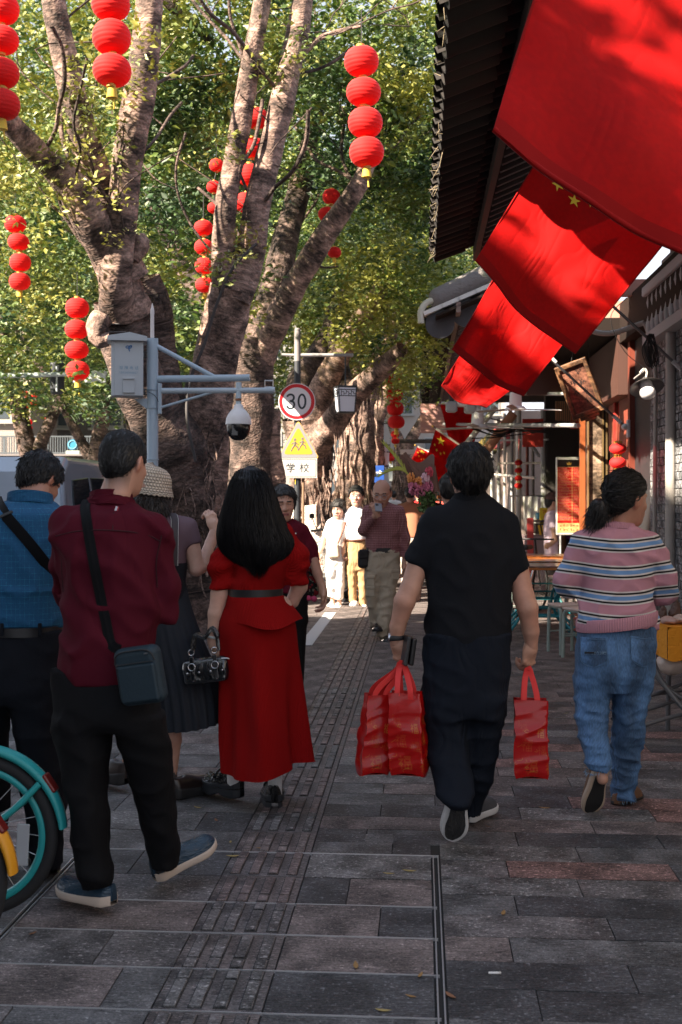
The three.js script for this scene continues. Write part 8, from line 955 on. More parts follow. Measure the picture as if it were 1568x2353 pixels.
flag('second red flag, its stars half covered by the largest flag', FP(1330, 214, 7.8), FP(1572, 500, 7.8), FP(1088, 605, 7.5), FP(1326, 810, 7.4), FP(1760, 690, 7.8), { am: 0.05, ph: 2.2 });
flag('third red flag on the black pole crossing the right edge', FP(1206, 517, 10.8), FP(1379, 677, 10.8), FP(1040, 802, 10.4), FP(1206, 908, 10.3), FP(1585, 866, 10.8), { am: 0.05, ph: 3.1 });
flag('small brightly lit red flag lowest of the four near flags', FP(1128, 700, 13.2), FP(1271, 826, 13.2), FP(1014, 887, 12.7), FP(1116, 938, 12.7), FP(1442, 985, 13.2), { am: 0.06, ph: 4 });
flag('far red flag with five clear yellow stars behind the bouquet', FP(1002, 985, 19.5), FP(1066, 1030, 19.5), FP(970, 1086, 19.2), FP(1030, 1140, 19.2), FP(1140, 1085, 19.5), { am: 0.04, ph: 5, sleeve: whiteP });
flag('farthest red flag, crumpled, left behind the starred one', FP(960, 1026, 25), FP(1010, 1052, 25), FP(938, 1074, 24.8), FP(985, 1096, 24.8), FP(1070, 1085, 25), { am: 0.1, ph: 6, sleeve: whiteP });
flag('pale sunlit back of a red flag between the ceiling fans', FP(1012, 932, 21), FP(1100, 936, 21), FP(1040, 1040, 20.8), FP(1090, 1024, 20.8), FP(1180, 975, 21), { am: 0.08, ph: 7, stars: 0 });
// ---------------------------------------------------------------- hanging things at the shops
{
  const d = 13.9, k = d / F, t = thing('hanging_signboard', 'tilted carved wooden signboard hanging from the teahouse front', 'sign', U(1332, 893, d)); const e = [0.25, -0.3, 0.33], T = f => { const b = new MB(); f(b); b.g.forEach(g => g.applyMatrix4(M4(0, 0, 0, ...e))); return b; }; const w = 66 * k, h = 118 * k, wd = mat([0.42, 0.24, 0.12], 0.55, { map: barkC });
  T(b => b.rbox(0, 0, -0.01, w, h, 0.03, 0.004)).build('panel', mat([0.40, 0.20, 0.14], 0.45, { map: barkC }), t); for (const [x, y, a, b2] of [[-w / 2, 0, 0.05, h + 0.05], [w / 2, 0, 0.05, h + 0.05], [0, h / 2, w + 0.05, 0.06], [0, -h / 2, w + 0.05, 0.06]]) T(b => b.rbox(x, y, 0.005, a, b2, 0.07, 0.012)).build('frame_bar', wd, t); T(b => b.rbox(0, -h / 2 - 0.05, 0, w * 0.7, 0.05, 0.06, 0.015).rbox(0, -h / 2 - 0.085, 0, w * 0.4, 0.03, 0.05, 0.01)).build('foot_carving', wd, t); rs(17); T(b => { for (let c = 0; c < 2; c++) for (let j = 0; j < 4; j++) for (let i = 0; i < 7; i++) b.box((c ? 0.06 : -0.06) + rr(-0.03, 0.03), h * 0.34 - j * h * 0.2 + rr(-0.035, 0.035), 0.007, rr(0.006, 0.012), rr(0.02, 0.05), 0.004, 0, 0, rr(-0.7, 0.7)); }).build('carved_writing', mat([0.05, 0.025, 0.02], 0.6), t);
  const c = new MB(); c.cyl(V(-0.1, h * 0.5, 0), V(-0.02, h * 0.5 + 0.5, -0.05), 0.005, 0.005, 5).cyl(V(0.12, h * 0.4, 0), V(0.1, h * 0.5 + 0.5, -0.05), 0.005, 0.005, 5); c.build('hanging_wire', dark, t);
}
function velvetString(pts, d, dia, label) { const p0 = U(pts[0][0], pts[0][1], d), t = thing('velvet_lantern_string', label, 'lantern string', p0, 'small velvet lantern strings at the shop fronts'), vm = mat([0.62, 0.012, 0.012], 0.8, { sheen: 1, sheenRoughness: 0.4, sheenColor: C3([0.6, 0.1, 0.1]) }); pts.forEach((q, i) => { const c = U(q[0], q[1], d).sub(p0), l = thing0('lantern'); l.position.copy(c); t.add(l); const b = new MB(); b.sph(0, 0, 0, dia / 2, dia * 0.36, dia / 2, 24, 14); b.build('shade', vm, l); const g = new MB(); for (let j = 0; j < 8; j++) { const a = j * 0.785; g.cyl(V(Math.cos(a) * dia * 0.2, -dia * 0.48, Math.sin(a) * dia * 0.2), V(Math.cos(a) * dia * 0.2, -dia * 0.28, Math.sin(a) * dia * 0.2), dia * 0.04, dia * 0.04, 6).cyl(V(Math.cos(a) * dia * 0.2, dia * 0.28, Math.sin(a) * dia * 0.2), V(Math.cos(a) * dia * 0.2, dia * 0.46, Math.sin(a) * dia * 0.2), dia * 0.04, dia * 0.04, 6); } g.build('gold_fringe', gold, l); }); const c = new MB(); c.cyl(V(0, dia * 0.4, 0), V(0.01, dia * 0.4 + 0.45, 0), 0.004, 0.004, 5); c.build('cord', mat([0.5, 0.01, 0.01], 0.7), t); }
velvetString([[1420, 1031], [1420, 1063], [1420, 1094]], 13.4, 0.192, 'velvet lantern string with gold fringes above the ponytail woman'); velvetString([[1192, 1063], [1192, 1081], [1192, 1099], [1192, 1116]], 19.6, 0.135, 'smaller velvet lantern string by the white pipe post');
{
  const d = 16.6, k = d / F, c = U(1308, 1140, d), t = thing('menu_board', 'standing menu board with red rows and yellow foot inside the teahouse front', 'menu board', V(c.x, 0, c.z)), h = 180 * k, w = 60 * k; const f = new MB(); f.rbox(0, c.y, -0.02, w, h, 0.04, 0.02, 0, 0, 0, 3); f.build('frame', whiteP, t); const legs = new MB(); for (const x of [-0.12, 0.12]) legs.cyl(V(x, 0, -0.02), V(x, c.y - h / 2, -0.02), 0.015, 0.015, 8); legs.build('leg', greyM, t);
  const mt = canvasTex(256, 768, (x, W2, H2) => { x.fillStyle = '#c81e18'; x.fillRect(0, 0, 256, 768); x.fillStyle = '#1a1413'; x.fillRect(0, 0, 256, 76); x.fillStyle = '#b48a3c'; x.beginPath(); x.moveTo(108, 56); x.lineTo(100, 28); x.lineTo(118, 40); x.lineTo(128, 18); x.lineTo(138, 40); x.lineTo(156, 28); x.lineTo(148, 56); x.fill(); x.fillStyle = '#e8c98a'; for (let i = 0; i < 19; i++) x.fillRect(0, 76 + i * 31, 256, 3); x.fillRect(0, 76, 4, 590); x.fillRect(158, 76, 5, 590); x.fillRect(252, 76, 4, 590); rs(3); x.fillStyle = '#f0d9c4'; for (let i = 0; i < 18; i++) { for (let j = 0; j < 5 + (i % 3); j++) for (let q = 0; q < 5; q++) x.fillRect(16 + j * 19 + rr(0, 12), 84 + i * 31 + rr(0, 14), rr(2, 9), 2.2); for (let j = 0; j < 3; j++) for (let q = 0; q < 4; q++) x.fillRect(176 + j * 22 + rr(0, 12), 84 + i * 31 + rr(0, 14), rr(2, 9), 2.2); } x.fillStyle = '#ecd08a'; x.fillRect(0, 668, 256, 100); x.fillStyle = '#c22a1a'; for (let r = 0; r < 2; r++) for (let j = 0; j < 6; j++) for (let q = 0; q < 6; q++) x.fillRect(24 + j * 36 + rr(0, 16), 682 + r * 42 + rr(0, 24), rr(5, 18), 4); });
  add('board_face', new THREE.PlaneGeometry(w * 0.9, h * 0.93).translate(0, c.y, 0.004), mat([1, 1, 1], 0.4, { map: mt }), t);
}
{ const d = 18.2, k = d / F, c = U(1250, 1192, d), t = thing('yellow_notice', 'yellow notice with a column of red characters beside the capped worker', 'sign', c); const b = new MB(); b.rbox(0, 0, 0, 20 * k, 50 * k, 0.02, 0.005); b.build('plate', mat([0.78, 0.58, 0.04], 0.5), t); const m = new MB(); rs(4); for (let i = 0; i < 4; i++) for (let j = 0; j < 5; j++) m.box(2 * k + rr(-3, 3) * k, (16 - i * 11) * k + rr(-3, 3) * k, 0.012, rr(2, 6) * k, 1.3 * k, 0.004, 0, 0, j % 2 ? 1.5 : 0); m.build('red_writing', mat([0.6, 0.05, 0.02], 0.5), t);
  const tw = thing('hanging_towel', 'white towel hung over a rail by the yellow notice', 'towel', U(1218, 1180, 18.6)), q = 18.6 / F; add('towel_cloth', sheet(16, 16, (s, v) => V((s - 0.5) * 34 * q * (1 - 0.15 * v), (0.5 - v) * 78 * q - (s > 0.6 ? 0.08 * v : 0), 0.05 + 0.02 * Math.sin(s * 14 + v * 2))), mat([0.74, 0.72, 0.72], 0.9), tw); const rl = new MB(); rl.cyl(V(-46 * q, 40 * q, 0.03), V(36 * q, 40 * q, 0.03), 0.012, 0.012, 8).cyl(V(-46 * q, 40 * q, 0.03), V(-46 * q, -1.27, 0.03), 0.014, 0.014, 8).cyl(V(36 * q, 40 * q, 0.03), V(36 * q, -1.27, 0.03), 0.014, 0.014, 8); rl.build('rail', steel, tw);
  const cb = thing('serving_cabinet', 'red and grey serving cabinet with a yellow tray under the yellow notice', 'cabinet', V((1240 - 784) * 18.4 / F, 0, -18.4)), e = new MB(); e.rbox(0, 0.45, 0, 0.52, 0.9, 0.4, 0.01); e.build('cabinet_body', mat([0.3, 0.22, 0.24], 0.6), cb); const e2 = new MB(); e2.rbox(-0.18, 0.72, 0.2, 0.1, 0.9, 0.06, 0.01); e2.build('red_post', mat([0.5, 0.06, 0.06], 0.5), cb); const e3 = new MB(); e3.box(0.08, 1.0, 0.1, 0.36, 0.16, 0.3).box(0.08, 1.12, 0.1, 0.38, 0.04, 0.32); e3.build('tray', mat([0.05, 0.035, 0.03], 0.5), cb); const e4 = new MB(); for (let i = 0; i < 5; i++) e4.rbox(-0.04 + i * 0.06, 0.98, 0.26, 0.035, 0.16, 0.03, 0.01, 0, 0, 0.2); e4.build('yellow_packet', mat([0.75, 0.45, 0.02], 0.5), cb); const e5 = new MB(); e5.rbox(0.05, 1.2, 0.1, 0.24, 0.1, 0.2, 0.02); e5.build('blue_basin', mat([0.08, 0.3, 0.45], 0.5), cb); }
// ---------------------------------------------------------------- folding tables and stools
const teal = mat([0.02, 0.24, 0.30], 0.4), topM = mat([0.62, 0.22, 0.05], 0.28, { map: rep(barkC, 1), clearcoat: 0.6, clearcoatRoughness: 0.15 }), topE = mat([0.5, 0.16, 0.03], 0.4), footM = mat([0.45, 0.12, 0.1], 0.7);
[[1240, 12.3, 1305, 0.0, 'nearest orange topped folding table with teal legs'], [1236, 13.2, 1297, 0.06, 'second orange topped folding table, between two others'], [1246, 14.4, 1283, -0.05, 'farthest orange topped folding table, next to the capped worker']].forEach(([px, d, , ry, l]) => {
  const c = V((px - 784) * d / F, 0, -d), t = thing('folding_table', l, 'table', c, 'orange folding tables outside the teahouse', ry - SA), H = 0.765; const b = new MB(); b.rbox(0, H, 0, 0.86, 0.028, 0.62, 0.012, 0, 0, 0, 3); b.build('tabletop', topM, t); const e = new MB(); e.rbox(0, H - 0.017, 0, 0.87, 0.02, 0.63, 0.01, 0, 0, 0, 3); e.build('table_edge', topE, t);
  for (const s of [-1, 1]) { const g = new MB(); g.tube([V(s * 0.3, H - 0.03, -0.2), V(s * 0.26, H - 0.2, -0.14), V(s * 0.2, 0.42, 0), V(s * 0.21, 0.24, 0.08), V(s * 0.3, 0.12, 0.17), V(s * 0.38, 0.02, 0.25)], 0.015, 30, 8).tube([V(s * 0.3, H - 0.03, 0.2), V(s * 0.24, H - 0.2, 0.14), V(s * 0.17, 0.42, 0), V(s * 0.18, 0.24, -0.08), V(s * 0.28, 0.12, -0.17), V(s * 0.36, 0.02, -0.25)], 0.015, 30, 8); g.build('leg', teal, t); const f = new MB(); f.sph(s * 0.385, 0.015, 0.255, 0.022, 0.018, 0.022).sph(s * 0.365, 0.015, -0.255, 0.022, 0.018, 0.022); f.build('foot', footM, t); }
  for (const z of [0.085, -0.085]) { const s = new MB(); s.cyl(V(-0.2, 0.235, z), V(0.2, 0.235, z), 0.013, 0.013, 8).cyl(V(-0.2, 0.42, 0), V(0.2, 0.42, 0), 0.01, 0.01, 8); s.build('stretcher', teal, t); }
});
const stM = mat([0.30, 0.37, 0.34], 0.38), seatM = mat([0.62, 0.48, 0.42], 0.5);
[[1302, 1395, 11.1, 0.25, 'green-grey tube stool with pink seat, left one of the near pair'], [1340, 1404, 10.7, 0.4, 'green-grey tube stool tucked behind the striped sweater woman'], [1190, 1396, 13.6, 0.2, 'small tube stool seen under the tables beside the black shirt'], [1325, 1390, 13.4, -0.2, 'farther green-grey stool behind the near pair'], [1388, 1398, 12.6, 0.3, 'farther stool beside the striped sweater woman'], [1290, 1340, 15, 0.1, 'farthest tube stool below the orange tables']].forEach(([px, , d, ry, l]) => { const t = thing('tube_stool', l, 'stool', V((px - 784) * d / F, 0, -d), 'tube stools outside the teahouse', ry); const s = new MB(); s.rbox(0, 0.462, 0, 0.28, 0.024, 0.28, 0.02, 0, 0, 0, 4); s.build('seat', seatM, t); for (const q of [-1, 1]) { const g = new MB(); g.tube([V(q * 0.125, 0.0, 0.14), V(q * 0.122, 0.25, 0.135), V(q * 0.118, 0.41, 0.128), V(q * 0.115, 0.442, 0.1), V(q * 0.115, 0.444, 0), V(q * 0.115, 0.442, -0.1), V(q * 0.118, 0.41, -0.128), V(q * 0.122, 0.25, -0.135), V(q * 0.125, 0.0, -0.14)], 0.0165, 60, 10); g.build('leg', stM, t); } const r = new MB(); for (const z of [-0.135, 0.135]) r.cyl(V(-0.12, 0.2, z), V(0.12, 0.2, z), 0.008, 0.008, 8); r.build('stretcher', stM, t); });
// a parked bicycle wheel and chrome chair legs among the tables
{ const d = 14.8, t = thing('parked_bicycle', 'chrome bicycle parked behind the orange tables', 'bicycle', V((1215 - 784) * d / F, 0, -d), null, 1.1); for (const x of [-0.5, 0.5]) { const w = thing0('wheel'); w.position.set(x, 0.33, 0); t.add(w); const a = new MB(); a.geo(new THREE.TorusGeometry(0.31, 0.018, 8, 40)); a.build('tyre', tyreM, w); const s = new MB(); for (let i = 0; i < 14; i++) s.cyl(V(0, 0, 0), V(0.3 * Math.cos(i * 0.449), 0.3 * Math.sin(i * 0.449), 0), 0.002, 0.002, 4); s.build('spoke', steel, w); } const f = new MB(); f.tube([V(-0.5, 0.33, 0), V(-0.3, 0.6, 0), V(-0.1, 0.75, 0)], 0.016, 8, 8).tube([V(-0.1, 0.8, 0), V(-0.02, 0.35, 0), V(0.32, 0.72, 0)], 0.018, 14, 8).tube([V(0.32, 0.8, 0), V(0.4, 0.55, 0), V(0.5, 0.33, 0)], 0.016, 8, 8); f.build('frame', chrome, t); const h = new MB(); h.cyl(V(0.28, 0.95, -0.25), V(0.28, 0.95, 0.25), 0.012).cyl(V(0.28, 0.95, 0), V(0.33, 0.75, 0), 0.014); h.build('handlebar', dark, t); const sd = new MB(); sd.rbox(-0.12, 0.86, 0, 0.24, 0.06, 0.14, 0.03, 0, 0, 0, 3); sd.build('saddle', dark, t); }
// ---------------------------------------------------------------- cart with orange cloth
{
  const d = 7.2, c = V((1600 - 784) * d / F, 0, -d), t = thing('vendor_cart', 'vendor cart covered with an orange cloth at the right edge', 'cart', c), k = d / F, X = px => (px - 1600) * k, Y = py => EYE - (py - HY) * k; const or = mat([0.72, 0.27, 0.012], 0.85, { bumpMap: rep(creaseT, 2), bumpScale: 0.006 });
  add('orange_cloth', sheet(24, 12, (s, v) => { const x = mix(X(1504), X(1720), s), w = 0.006 * Math.sin(s * 30) * v; return V(x + (s < 0.02 ? 0.004 : 0), mix(Y(1430), Y(1503) - 0.008 * Math.sin(s * 20), cl(v * 1.0)), 0.28 + w); }), or, t); const b = new MB(); b.box((X(1506) + X(1720)) / 2, Y(1432), 0, X(1720) - X(1506), 0.02, 0.56); b.build('cart_top', or, t); add('cloth_side', sheet(10, 8, (s, v) => V(X(1504) + 0.004 * Math.sin(s * 22) * v, mix(Y(1430), Y(1502), v), mix(0.28, -0.28, s))), or, t);
  const tb = mat([0.14, 0.14, 0.145], 0.45, { metalness: 0.3 }), f = new MB(); f.tube([V(X(1640), Y(1690), 0.2), V(X(1575), Y(1640), 0.2), V(X(1530), Y(1590), 0.16), V(X(1500), Y(1540), 0.1), V(X(1490), Y(1490), 0.05)], 0.016, 30, 8).tube([V(X(1640), Y(1640), 0.1), V(X(1560), Y(1600), 0.1), V(X(1510), Y(1560), 0.05), V(X(1490), Y(1500), -0.1)], 0.016, 30, 8).tube([V(X(1620), Y(1560), -0.1), V(X(1520), Y(1590), 0.0), V(X(1400), Y(1618), 0.1)], 0.013, 20, 8).tube([V(X(1620), Y(1600), -0.12), V(X(1500), Y(1622), 0.05), V(X(1396), Y(1645), 0.12)], 0.013, 20, 8).tube([V(X(1620), Y(1625), 0.05), V(X(1500), Y(1645), 0.15), V(X(1398), Y(1676), 0.2)], 0.013, 20, 8).tube([V(X(1620), Y(1595), -0.2), V(X(1500), Y(1600), -0.05), V(X(1402), Y(1603), 0.08)], 0.011, 20, 8); for (const x of [1560, 1700]) f.cyl(V(X(x), Y(1440), -0.2), V(X(x), 0, -0.24), 0.016, 0.016, 8); f.build('frame_tube', tb, t);
  const bg = thing('carrier_bag', 'pale crumpled bags hanging under the orange cart cloth', 'bag', c.clone()), bb = mesh((x, y, z) => blend([ell([X(1530), Y(1518), 0.12], [0.09, 0.07, 0.09]), ell([X(1585), Y(1522), 0.1], [0.1, 0.08, 0.08])], 0.03)(x, y, z) + 0.02 * (Math.abs(noi(x * 9, y * 9, z * 9)) - 0.2), [X(1490), Y(1560), -0.05], [X(1640), Y(1478), 0.28], 0.011); add('bag_body', bb, mat([0.5, 0.4, 0.34], 0.6), bg);
  rs(19); const cv = mat([0.09, 0.05, 0.04], 0.6), st2 = [mat([0.45, 0.28, 0.24], 0.55), mat([0.5, 0.36, 0.3], 0.5)];
  for (const [x, y, w, h, m, l] of [[1523, 1420, 15, 9, 0, 'left pale pink stone lying on the orange cart'], [1552, 1417, 18, 10, 1, 'right pale pink stone lying on the orange cart']]) { const s = thing('polished_stone', l, 'stone', V(X(x), Y(y), 0.14).add(c)); add('stone_body', mesh((q, r, z) => ell([0, 0, 0], [w * k, h * k, 0.07])(q, r, z) + 0.01 * noi(q * 18, r * 18, z * 18), [-0.08, -0.05, -0.09], [0.08, 0.05, 0.09], 0.008), st2[m], s); }
  for (const [x, y, h, l] of [[1527, 1404, 32, 'squat dark carved figure on the orange cart'], [1556, 1396, 44, 'slender dark carved figure at the very right edge on the orange cart']]) { const s = thing('carved_figure', l, 'figurine', V(X(x), Y(1427), -0.05).add(c)), hh = h * k * 1.3; add('figure_body', mesh((q, r, z) => blend([ell([0, hh * 0.25, 0], [hh * 0.26, hh * 0.28, hh * 0.22]), ell([0.01, hh * 0.55, 0], [hh * 0.17, hh * 0.22, hh * 0.15]), ell([0.0, hh * 0.82, 0], [hh * 0.1, hh * 0.12, hh * 0.1])], 0.02)(q, r, z) + 0.006 * noi(q * 60, r * 60, z * 60), [-0.07, 0, -0.07], [0.07, hh * 1.05, 0.07], 0.005), cv, s); }
}
// ---------------------------------------------------------------- red shopping bags, handbag, phones, bouquet
const bagT = canvasTex(512, 512, (x) => { x.fillStyle = '#c00806'; x.fillRect(0, 0, 512, 512); rs(23); x.strokeStyle = x.fillStyle = '#d08f36'; for (const [X, Y, s] of [[60, 250, 80], [180, 290, 62], [330, 240, 90], [70, 380, 104], [230, 400, 84], [390, 370, 96], [420, 150, 58], [290, 140, 54], [170, 180, 60], [40, 150, 56]]) { x.globalAlpha = rr(0.3, 0.8); han(x, '福', X, Y, s, 1.1); } x.globalAlpha = 0.6; for (let i = 0; i < 26; i++) { const a = rr(0, 512), b = rr(130, 512); x.lineWidth = rr(2, 5); x.beginPath(); x.moveTo(a, b); x.quadraticCurveTo(a + rr(-30, 30), b + rr(-20, 20), a + rr(-50, 50), b + rr(-40, 40)); x.stroke(); } });
function redBag(label, p, top, bw, bd, h, ry, grip, lean = [0, 0], sd = 1) {   // top centre in world metres
  const t = thing('shopping_bag', label, 'bag', top.clone(), 'glossy red shopping bags', ry), M = mat([0.72, 0.72, 0.72], 0.35, { map: bagT, clearcoat: 0.45, clearcoatRoughness: 0.12, specularIntensity: 0.4, bumpMap: rep(creaseT, 0.8), bumpScale: 0.0025 }), Mi = mat([0.40, 0.012, 0.01], 0.45);
  const at = (s, v) => { const q = s * 4, i = Math.floor(q) % 4, f = q - Math.floor(q); const W = mix(bw, bw * 1.06, v), D = mix(bd * 0.55, bd, sst(0, 0.6, v)); const C = [[-1, 1], [1, 1], [1, -1], [-1, -1]], a = C[i], b = C[(i + 1) % 4]; let x = mix(a[0], b[0], f) * W / 2, z = mix(a[1], b[1], f) * D / 2; if (i % 2) x *= 1 - 0.22 * Math.sin(Math.PI * f) * (1 - v) * 1.0; const n = 0.007 * noi(x * 7 + sd * 3, v * 3, z * 7) + 0.008 * (1 / (1 + 70 * noi(x * 5 + v * 3 + sd, v * 4, z * 5) ** 2) - 0.4) * Math.sin(Math.PI * v); const bot = v > 0.93 ? 1 - 0.09 * (v - 0.93) / 0.07 : 1; return V(x * bot + n + lean[0] * v, -v * h + (v > 0.9 ? 0.012 * Math.sin(s * 12.56) : 0), z * bot + n + lean[1] * v); };
  add('bag_body', sheet(64, 36, at, (s, v) => [s * 2, 1 - v]), M, t); add('bag_base', sheet(4, 4, (s, v) => V((s - 0.5) * bw * 0.96 + lean[0], -h + 0.004, (v - 0.5) * bd * 0.94 + lean[1])), M, t); add('lining', sheet(40, 3, (s, v) => at(s, v * 0.3).multiply(V(0.985, 1, 0.97))), Mi, t);
  const g = grip.clone().sub(top).applyAxisAngle(UPV, -ry); for (const z of [1, -1]) add('handle', ribbon([V(-bw * 0.2, -0.05, z * bd * 0.27), V(-bw * 0.2, 0.01, z * bd * 0.25), g.clone().add(V(-0.012, -0.02, z * 0.006)), g.clone().add(V(0, 0.01, z * 0.006)), g.clone().add(V(0.012, -0.02, z * 0.006)), V(bw * 0.2, 0.01, z * bd * 0.25), V(bw * 0.2, -0.05, z * bd * 0.27)], 0.024, (t2, tg) => V(0, 0, 1).cross(tg).normalize(), 0.003), mat([0.66, 0.02, 0.016], 0.6), t); return t;
}
{ const d = 5.05, k = d / F; redBag('red foil printed bag hanging outermost from the left hand of the man in black', 0, U(872, 1594, d - 0.02), 62 * k, 0.15, 178 * k, 0.18, U(921, 1526, d - 0.03), [-0.035, 0], 1); redBag('darker red bag hanging innermost beside the dark jeans in the left hand', 0, U(932, 1590, d - 0.1), 74 * k, 0.14, 182 * k, -0.25, U(925, 1524, d - 0.05), [0.02, 0], 2); redBag('single red bag with gold characters hanging from the right hand of the man in black', 0, U(1219, 1606, d - 0.05), 74 * k, 0.12, 176 * k, -0.12, U(1215, 1540, d - 0.03), [0.004, 0], 3); }
{ const d = 5.0, p = thing('phone_wallet', 'black phone and wallet held in the left hand of the man in black', 'phone', U(933, 1494, d)); const b = new MB(); b.rbox(0, 0, 0, 0.016, 0.13, 0.075, 0.006, 0.2, 0, -0.16, 3); b.build('phone', mat([0.03, 0.03, 0.032], 0.3), p); const w = new MB(); w.rbox(0.022, -0.004, -0.008, 0.022, 0.12, 0.085, 0.008, 0.2, 0, -0.14, 3); w.build('wallet', leatherB, p); }
{
  const d = 5.55, k = d / F, c = U(476, 1538, d), t = thing('handbag', 'glossy black buckled handbag hanging from the wrist of the woman in red', 'handbag', c), pm = mat([0.010, 0.011, 0.013], 0.12, { bumpMap: rep(creaseT, 3), bumpScale: 0.01, clearcoat: 1, clearcoatRoughness: 0.1 }), e = [0.1, -0.15, 0.13]; const T = f => { const b = new MB(); f(b); b.g.forEach(g => g.applyMatrix4(M4(0, 0, 0, ...e))); return b; }; const w = 112 * k, h = 62 * k;
  const bg = mesh((x, y, z) => { const q = V(Math.abs(x) - w / 2 + 0.03, Math.abs(y) - h / 2 + 0.03, Math.abs(z) - 0.055 * (1 - 0.5 * (y / h + 0.5)) + 0.02); const o = Math.hypot(Math.max(q.x, 0), Math.max(q.y, 0), Math.max(q.z, 0)) + Math.min(Math.max(q.x, q.y, q.z), 0) - 0.024; return o + 0.004 * noi(x * 26, y * 26, z * 26) - 0.012 * Math.exp(-((y - h * 0.1) ** 2) / 0.0008) * 0.3; }, [-w / 2 - 0.03, -h / 2 - 0.03, -0.08], [w / 2 + 0.03, h / 2 + 0.03, 0.08], 0.006, { R: 0.12 }); bg.applyMatrix4(M4(0, 0, 0, ...e)); add('bag_body', bg, pm, t);
  for (const x of [-0.055, 0.06]) { T(b => b.rbox(x, 0.02, 0.052, 0.022, h * 0.86, 0.008, 0.003, 0, -0.18)).build('buckle_strap', pm, t); T(b => b.geo(new THREE.TorusGeometry(0.017, 0.0028, 8, 20), M4(x, 0.03, 0.058, -0.18)).geo(new THREE.TorusGeometry(0.014, 0.003, 8, 20), M4(x, h / 2 + 0.03, 0.03, 0, 0.3))).build('buckle', chrome, t); T(b => b.sph(x + 0.03, 0.0, 0.054, 0.006, 0.006, 0.003).sph(x - 0.028, 0.0, 0.054, 0.006, 0.006, 0.003).sph(x, -0.035, 0.062, 0.005, 0.005, 0.003).sph(x, 0.055, 0.045, 0.005, 0.005, 0.003)).build('stud', chrome, t); }
  const g = U(488, 1460, d - 0.02).sub(c); for (const s of [0, 1]) { const z = s ? -0.03 : 0.035; add('bag_handle', ribbon([V(-0.066, h / 2 + 0.03, z), V(-0.055, h / 2 + 0.1, z * 0.9), g.clone().add(V(-0.035, -0.01, z * 0.8)), g.clone().add(V(-0.0, 0.035, z * 0.7)), g.clone().add(V(0.03, -0.01, z * 0.8)), V(0.052, h / 2 + 0.1, z * 0.9), V(0.06, h / 2 + 0.03, z)], 0.018, (q, tg) => V(0, 0, 1).cross(tg).normalize(), 0.007), pm, t); } T(b => b.tube([V(w / 2 - 0.03, h * 0.4, 0.03), V(w / 2 + 0.005, h * 0.34, 0.02), V(w / 2 + 0.016, h * 0.1, 0.0)], 0.004, 14, 6).rbox(w / 2 + 0.014, h * 0.08, 0.01, 0.008, 0.02, 0.008, 0.002)).build('zip', steel, t);
  const ph = thing('pink_phone', 'pink cased phone held behind the black handbag', 'phone', U(516, 1476, 5.62)); const q = new MB(); q.rbox(0, 0, 0, 0.07, 0.12, 0.012, 0.008, -0.5, 0.1, 0.22, 4); q.build('case', mat([0.62, 0.36, 0.40], 0.4), ph); const q2 = new MB(); q2.rbox(0.006, 0.032, 0.012, 0.026, 0.03, 0.01, 0.004, -0.5, 0.1, 0.22, 3); q2.build('camera_bump', mat([0.5, 0.27, 0.3], 0.3), ph);
}
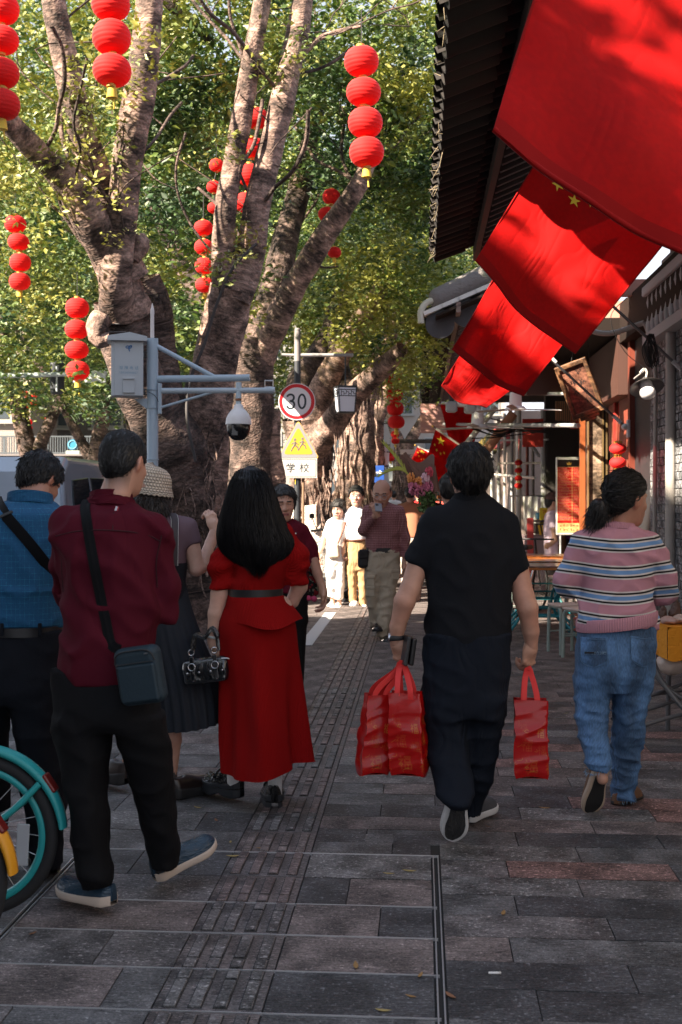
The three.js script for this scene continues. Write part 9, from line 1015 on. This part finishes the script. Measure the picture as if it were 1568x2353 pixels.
{ const d = 8.25, t = thing('bouquet', 'tall bouquet of pink flowers and gladiolus spikes in brown paper', 'bouquet', U(968, 1150, d)), k = d / F, L = (x, y, z = 0) => U(x, y, d - z).sub(t.position); rs(29); const pk = mat([0.66, 0.20, 0.32], 0.8, { transmission: 0.2, thickness: 0 }), or = mat([0.75, 0.32, 0.1], 0.8), gm = mat([0.07, 0.12, 0.03], 0.7), yg = mat([0.36, 0.38, 0.07], 0.7);
  const fl = (n, m, x, y, r, z = 0.05) => { const b = new MB(), c = L(x, y, z); for (let i = 0; i < 46; i++) { const a = V(rr(-1, 1), rr(-1, 1), rr(-0.4, 1)).normalize().multiplyScalar(r * k); b.geo(new THREE.SphereGeometry(1, 5, 4), new THREE.Matrix4().compose(c.clone().add(a), new THREE.Quaternion().setFromEuler(new THREE.Euler(rr(0, 6), rr(0, 6), 0)), V(0.010, 0.022, 0.004))); } b.build(n, m, t); }; fl('pink_flower', pk, 950, 1122, 12); fl('pink_flower', pk, 968, 1128, 12); fl('pink_flower', pk, 985, 1118, 10); fl('pink_flower', mat([0.7, 0.45, 0.5], 0.8), 978, 1100, 9); fl('orange_flower', or, 962, 1108, 8); fl('orange_flower', or, 945, 1098, 8); fl('pink_flower', mat([0.55, 0.08, 0.12], 0.8), 986, 1086, 8);
  const lf = new MB(); for (let i = 0; i < 150; i++) { const c = L(rr(962, 1000), rr(1130, 1176), rr(-0.02, 0.09)); lf.geo(new THREE.SphereGeometry(1, 6, 4), new THREE.Matrix4().compose(c, new THREE.Quaternion().setFromEuler(new THREE.Euler(rr(0, 6), rr(0, 6), rr(0, 6))), V(0.02, 0.011, 0.003))); } lf.build('greenery', gm, t, { kind: 'stuff' });
  for (const [x0, y0, x1, y1, x2, y2] of [[950, 1110, 915, 1060, 884, 1022], [945, 1100, 925, 1068, 868, 1096]]) { const b = new MB(), c = new THREE.QuadraticBezierCurve3(L(x0, y0), L(x1, y1 - 8), L(x2, y2)); b.tube(c.getPoints(8), 0.006, 20, 5); for (let i = 0; i < 16; i++) { const p = c.getPoint(0.2 + i * 0.05), g = c.getTangent(0.2 + i * 0.05); const e = p.clone().addScaledVector(g, 0.05).add(V((i % 2 ? 1 : -1) * 0.014, 0.014, 0)); b.cyl(p, e, 0.008, 0.002, 5); } b.build('gladiolus_spike', yg, t); }
  const br = mat([0.16, 0.085, 0.065], 0.8); add('wrapping_paper', sheet(20, 10, (s, v) => { const a = -1.2 + s * 2.6, r = mix(0.03, 0.13, v), c = L(mix(988, 958, v), mix(1180, 1052, v), -0.03); return c.add(V(Math.sin(a) * r, 0.03 * Math.sin(s * 9) * v, -Math.cos(a) * r * 0.7)); }), br, t); const sp = new MB(); sp.cyl(L(985, 1130), L(930, 1040), 0.03, 0.012, 7).cyl(L(1000, 1140), L(992, 1066), 0.02, 0.006, 6).cyl(L(1002, 1130), L(1000, 1070), 0.03, 0.002, 4); sp.build('dark_spike', br, t); }
// small far clutter by the shops
for (const [px, d, h, c, n, l, cat] of [[1062, 21, 1.0, [0.6, 0.5, 0.35], 'stall', 'pale stall box with an orange top beyond the man in black', 'stall'], [1010, 25, 1.4, [0.55, 0.08, 0.06], 'stall', 'red covered stall under the far flags', 'stall']]) { const t = thing(n, l, cat, V((px - 784) * d / F, 0, -d), null, -SA); const b = new MB(); b.rbox(0, h / 2, 0, 0.7, h, 0.7, 0.03); b.build('stall_body', mat(c, 0.7), t); const e = new MB(); e.box(0, h + 0.5, 0, 0.9, 0.06, 0.9); e.build('canopy', mat([0.5, 0.2, 0.05], 0.6), t); for (const x of [-0.4, 0.4]) { const q = new MB(); q.cyl(V(x, 0, 0.4), V(x, h + 0.5, 0.4), 0.02, 0.02, 8); q.build('post', greyM, t); } }
renderer.render(scene, camera);
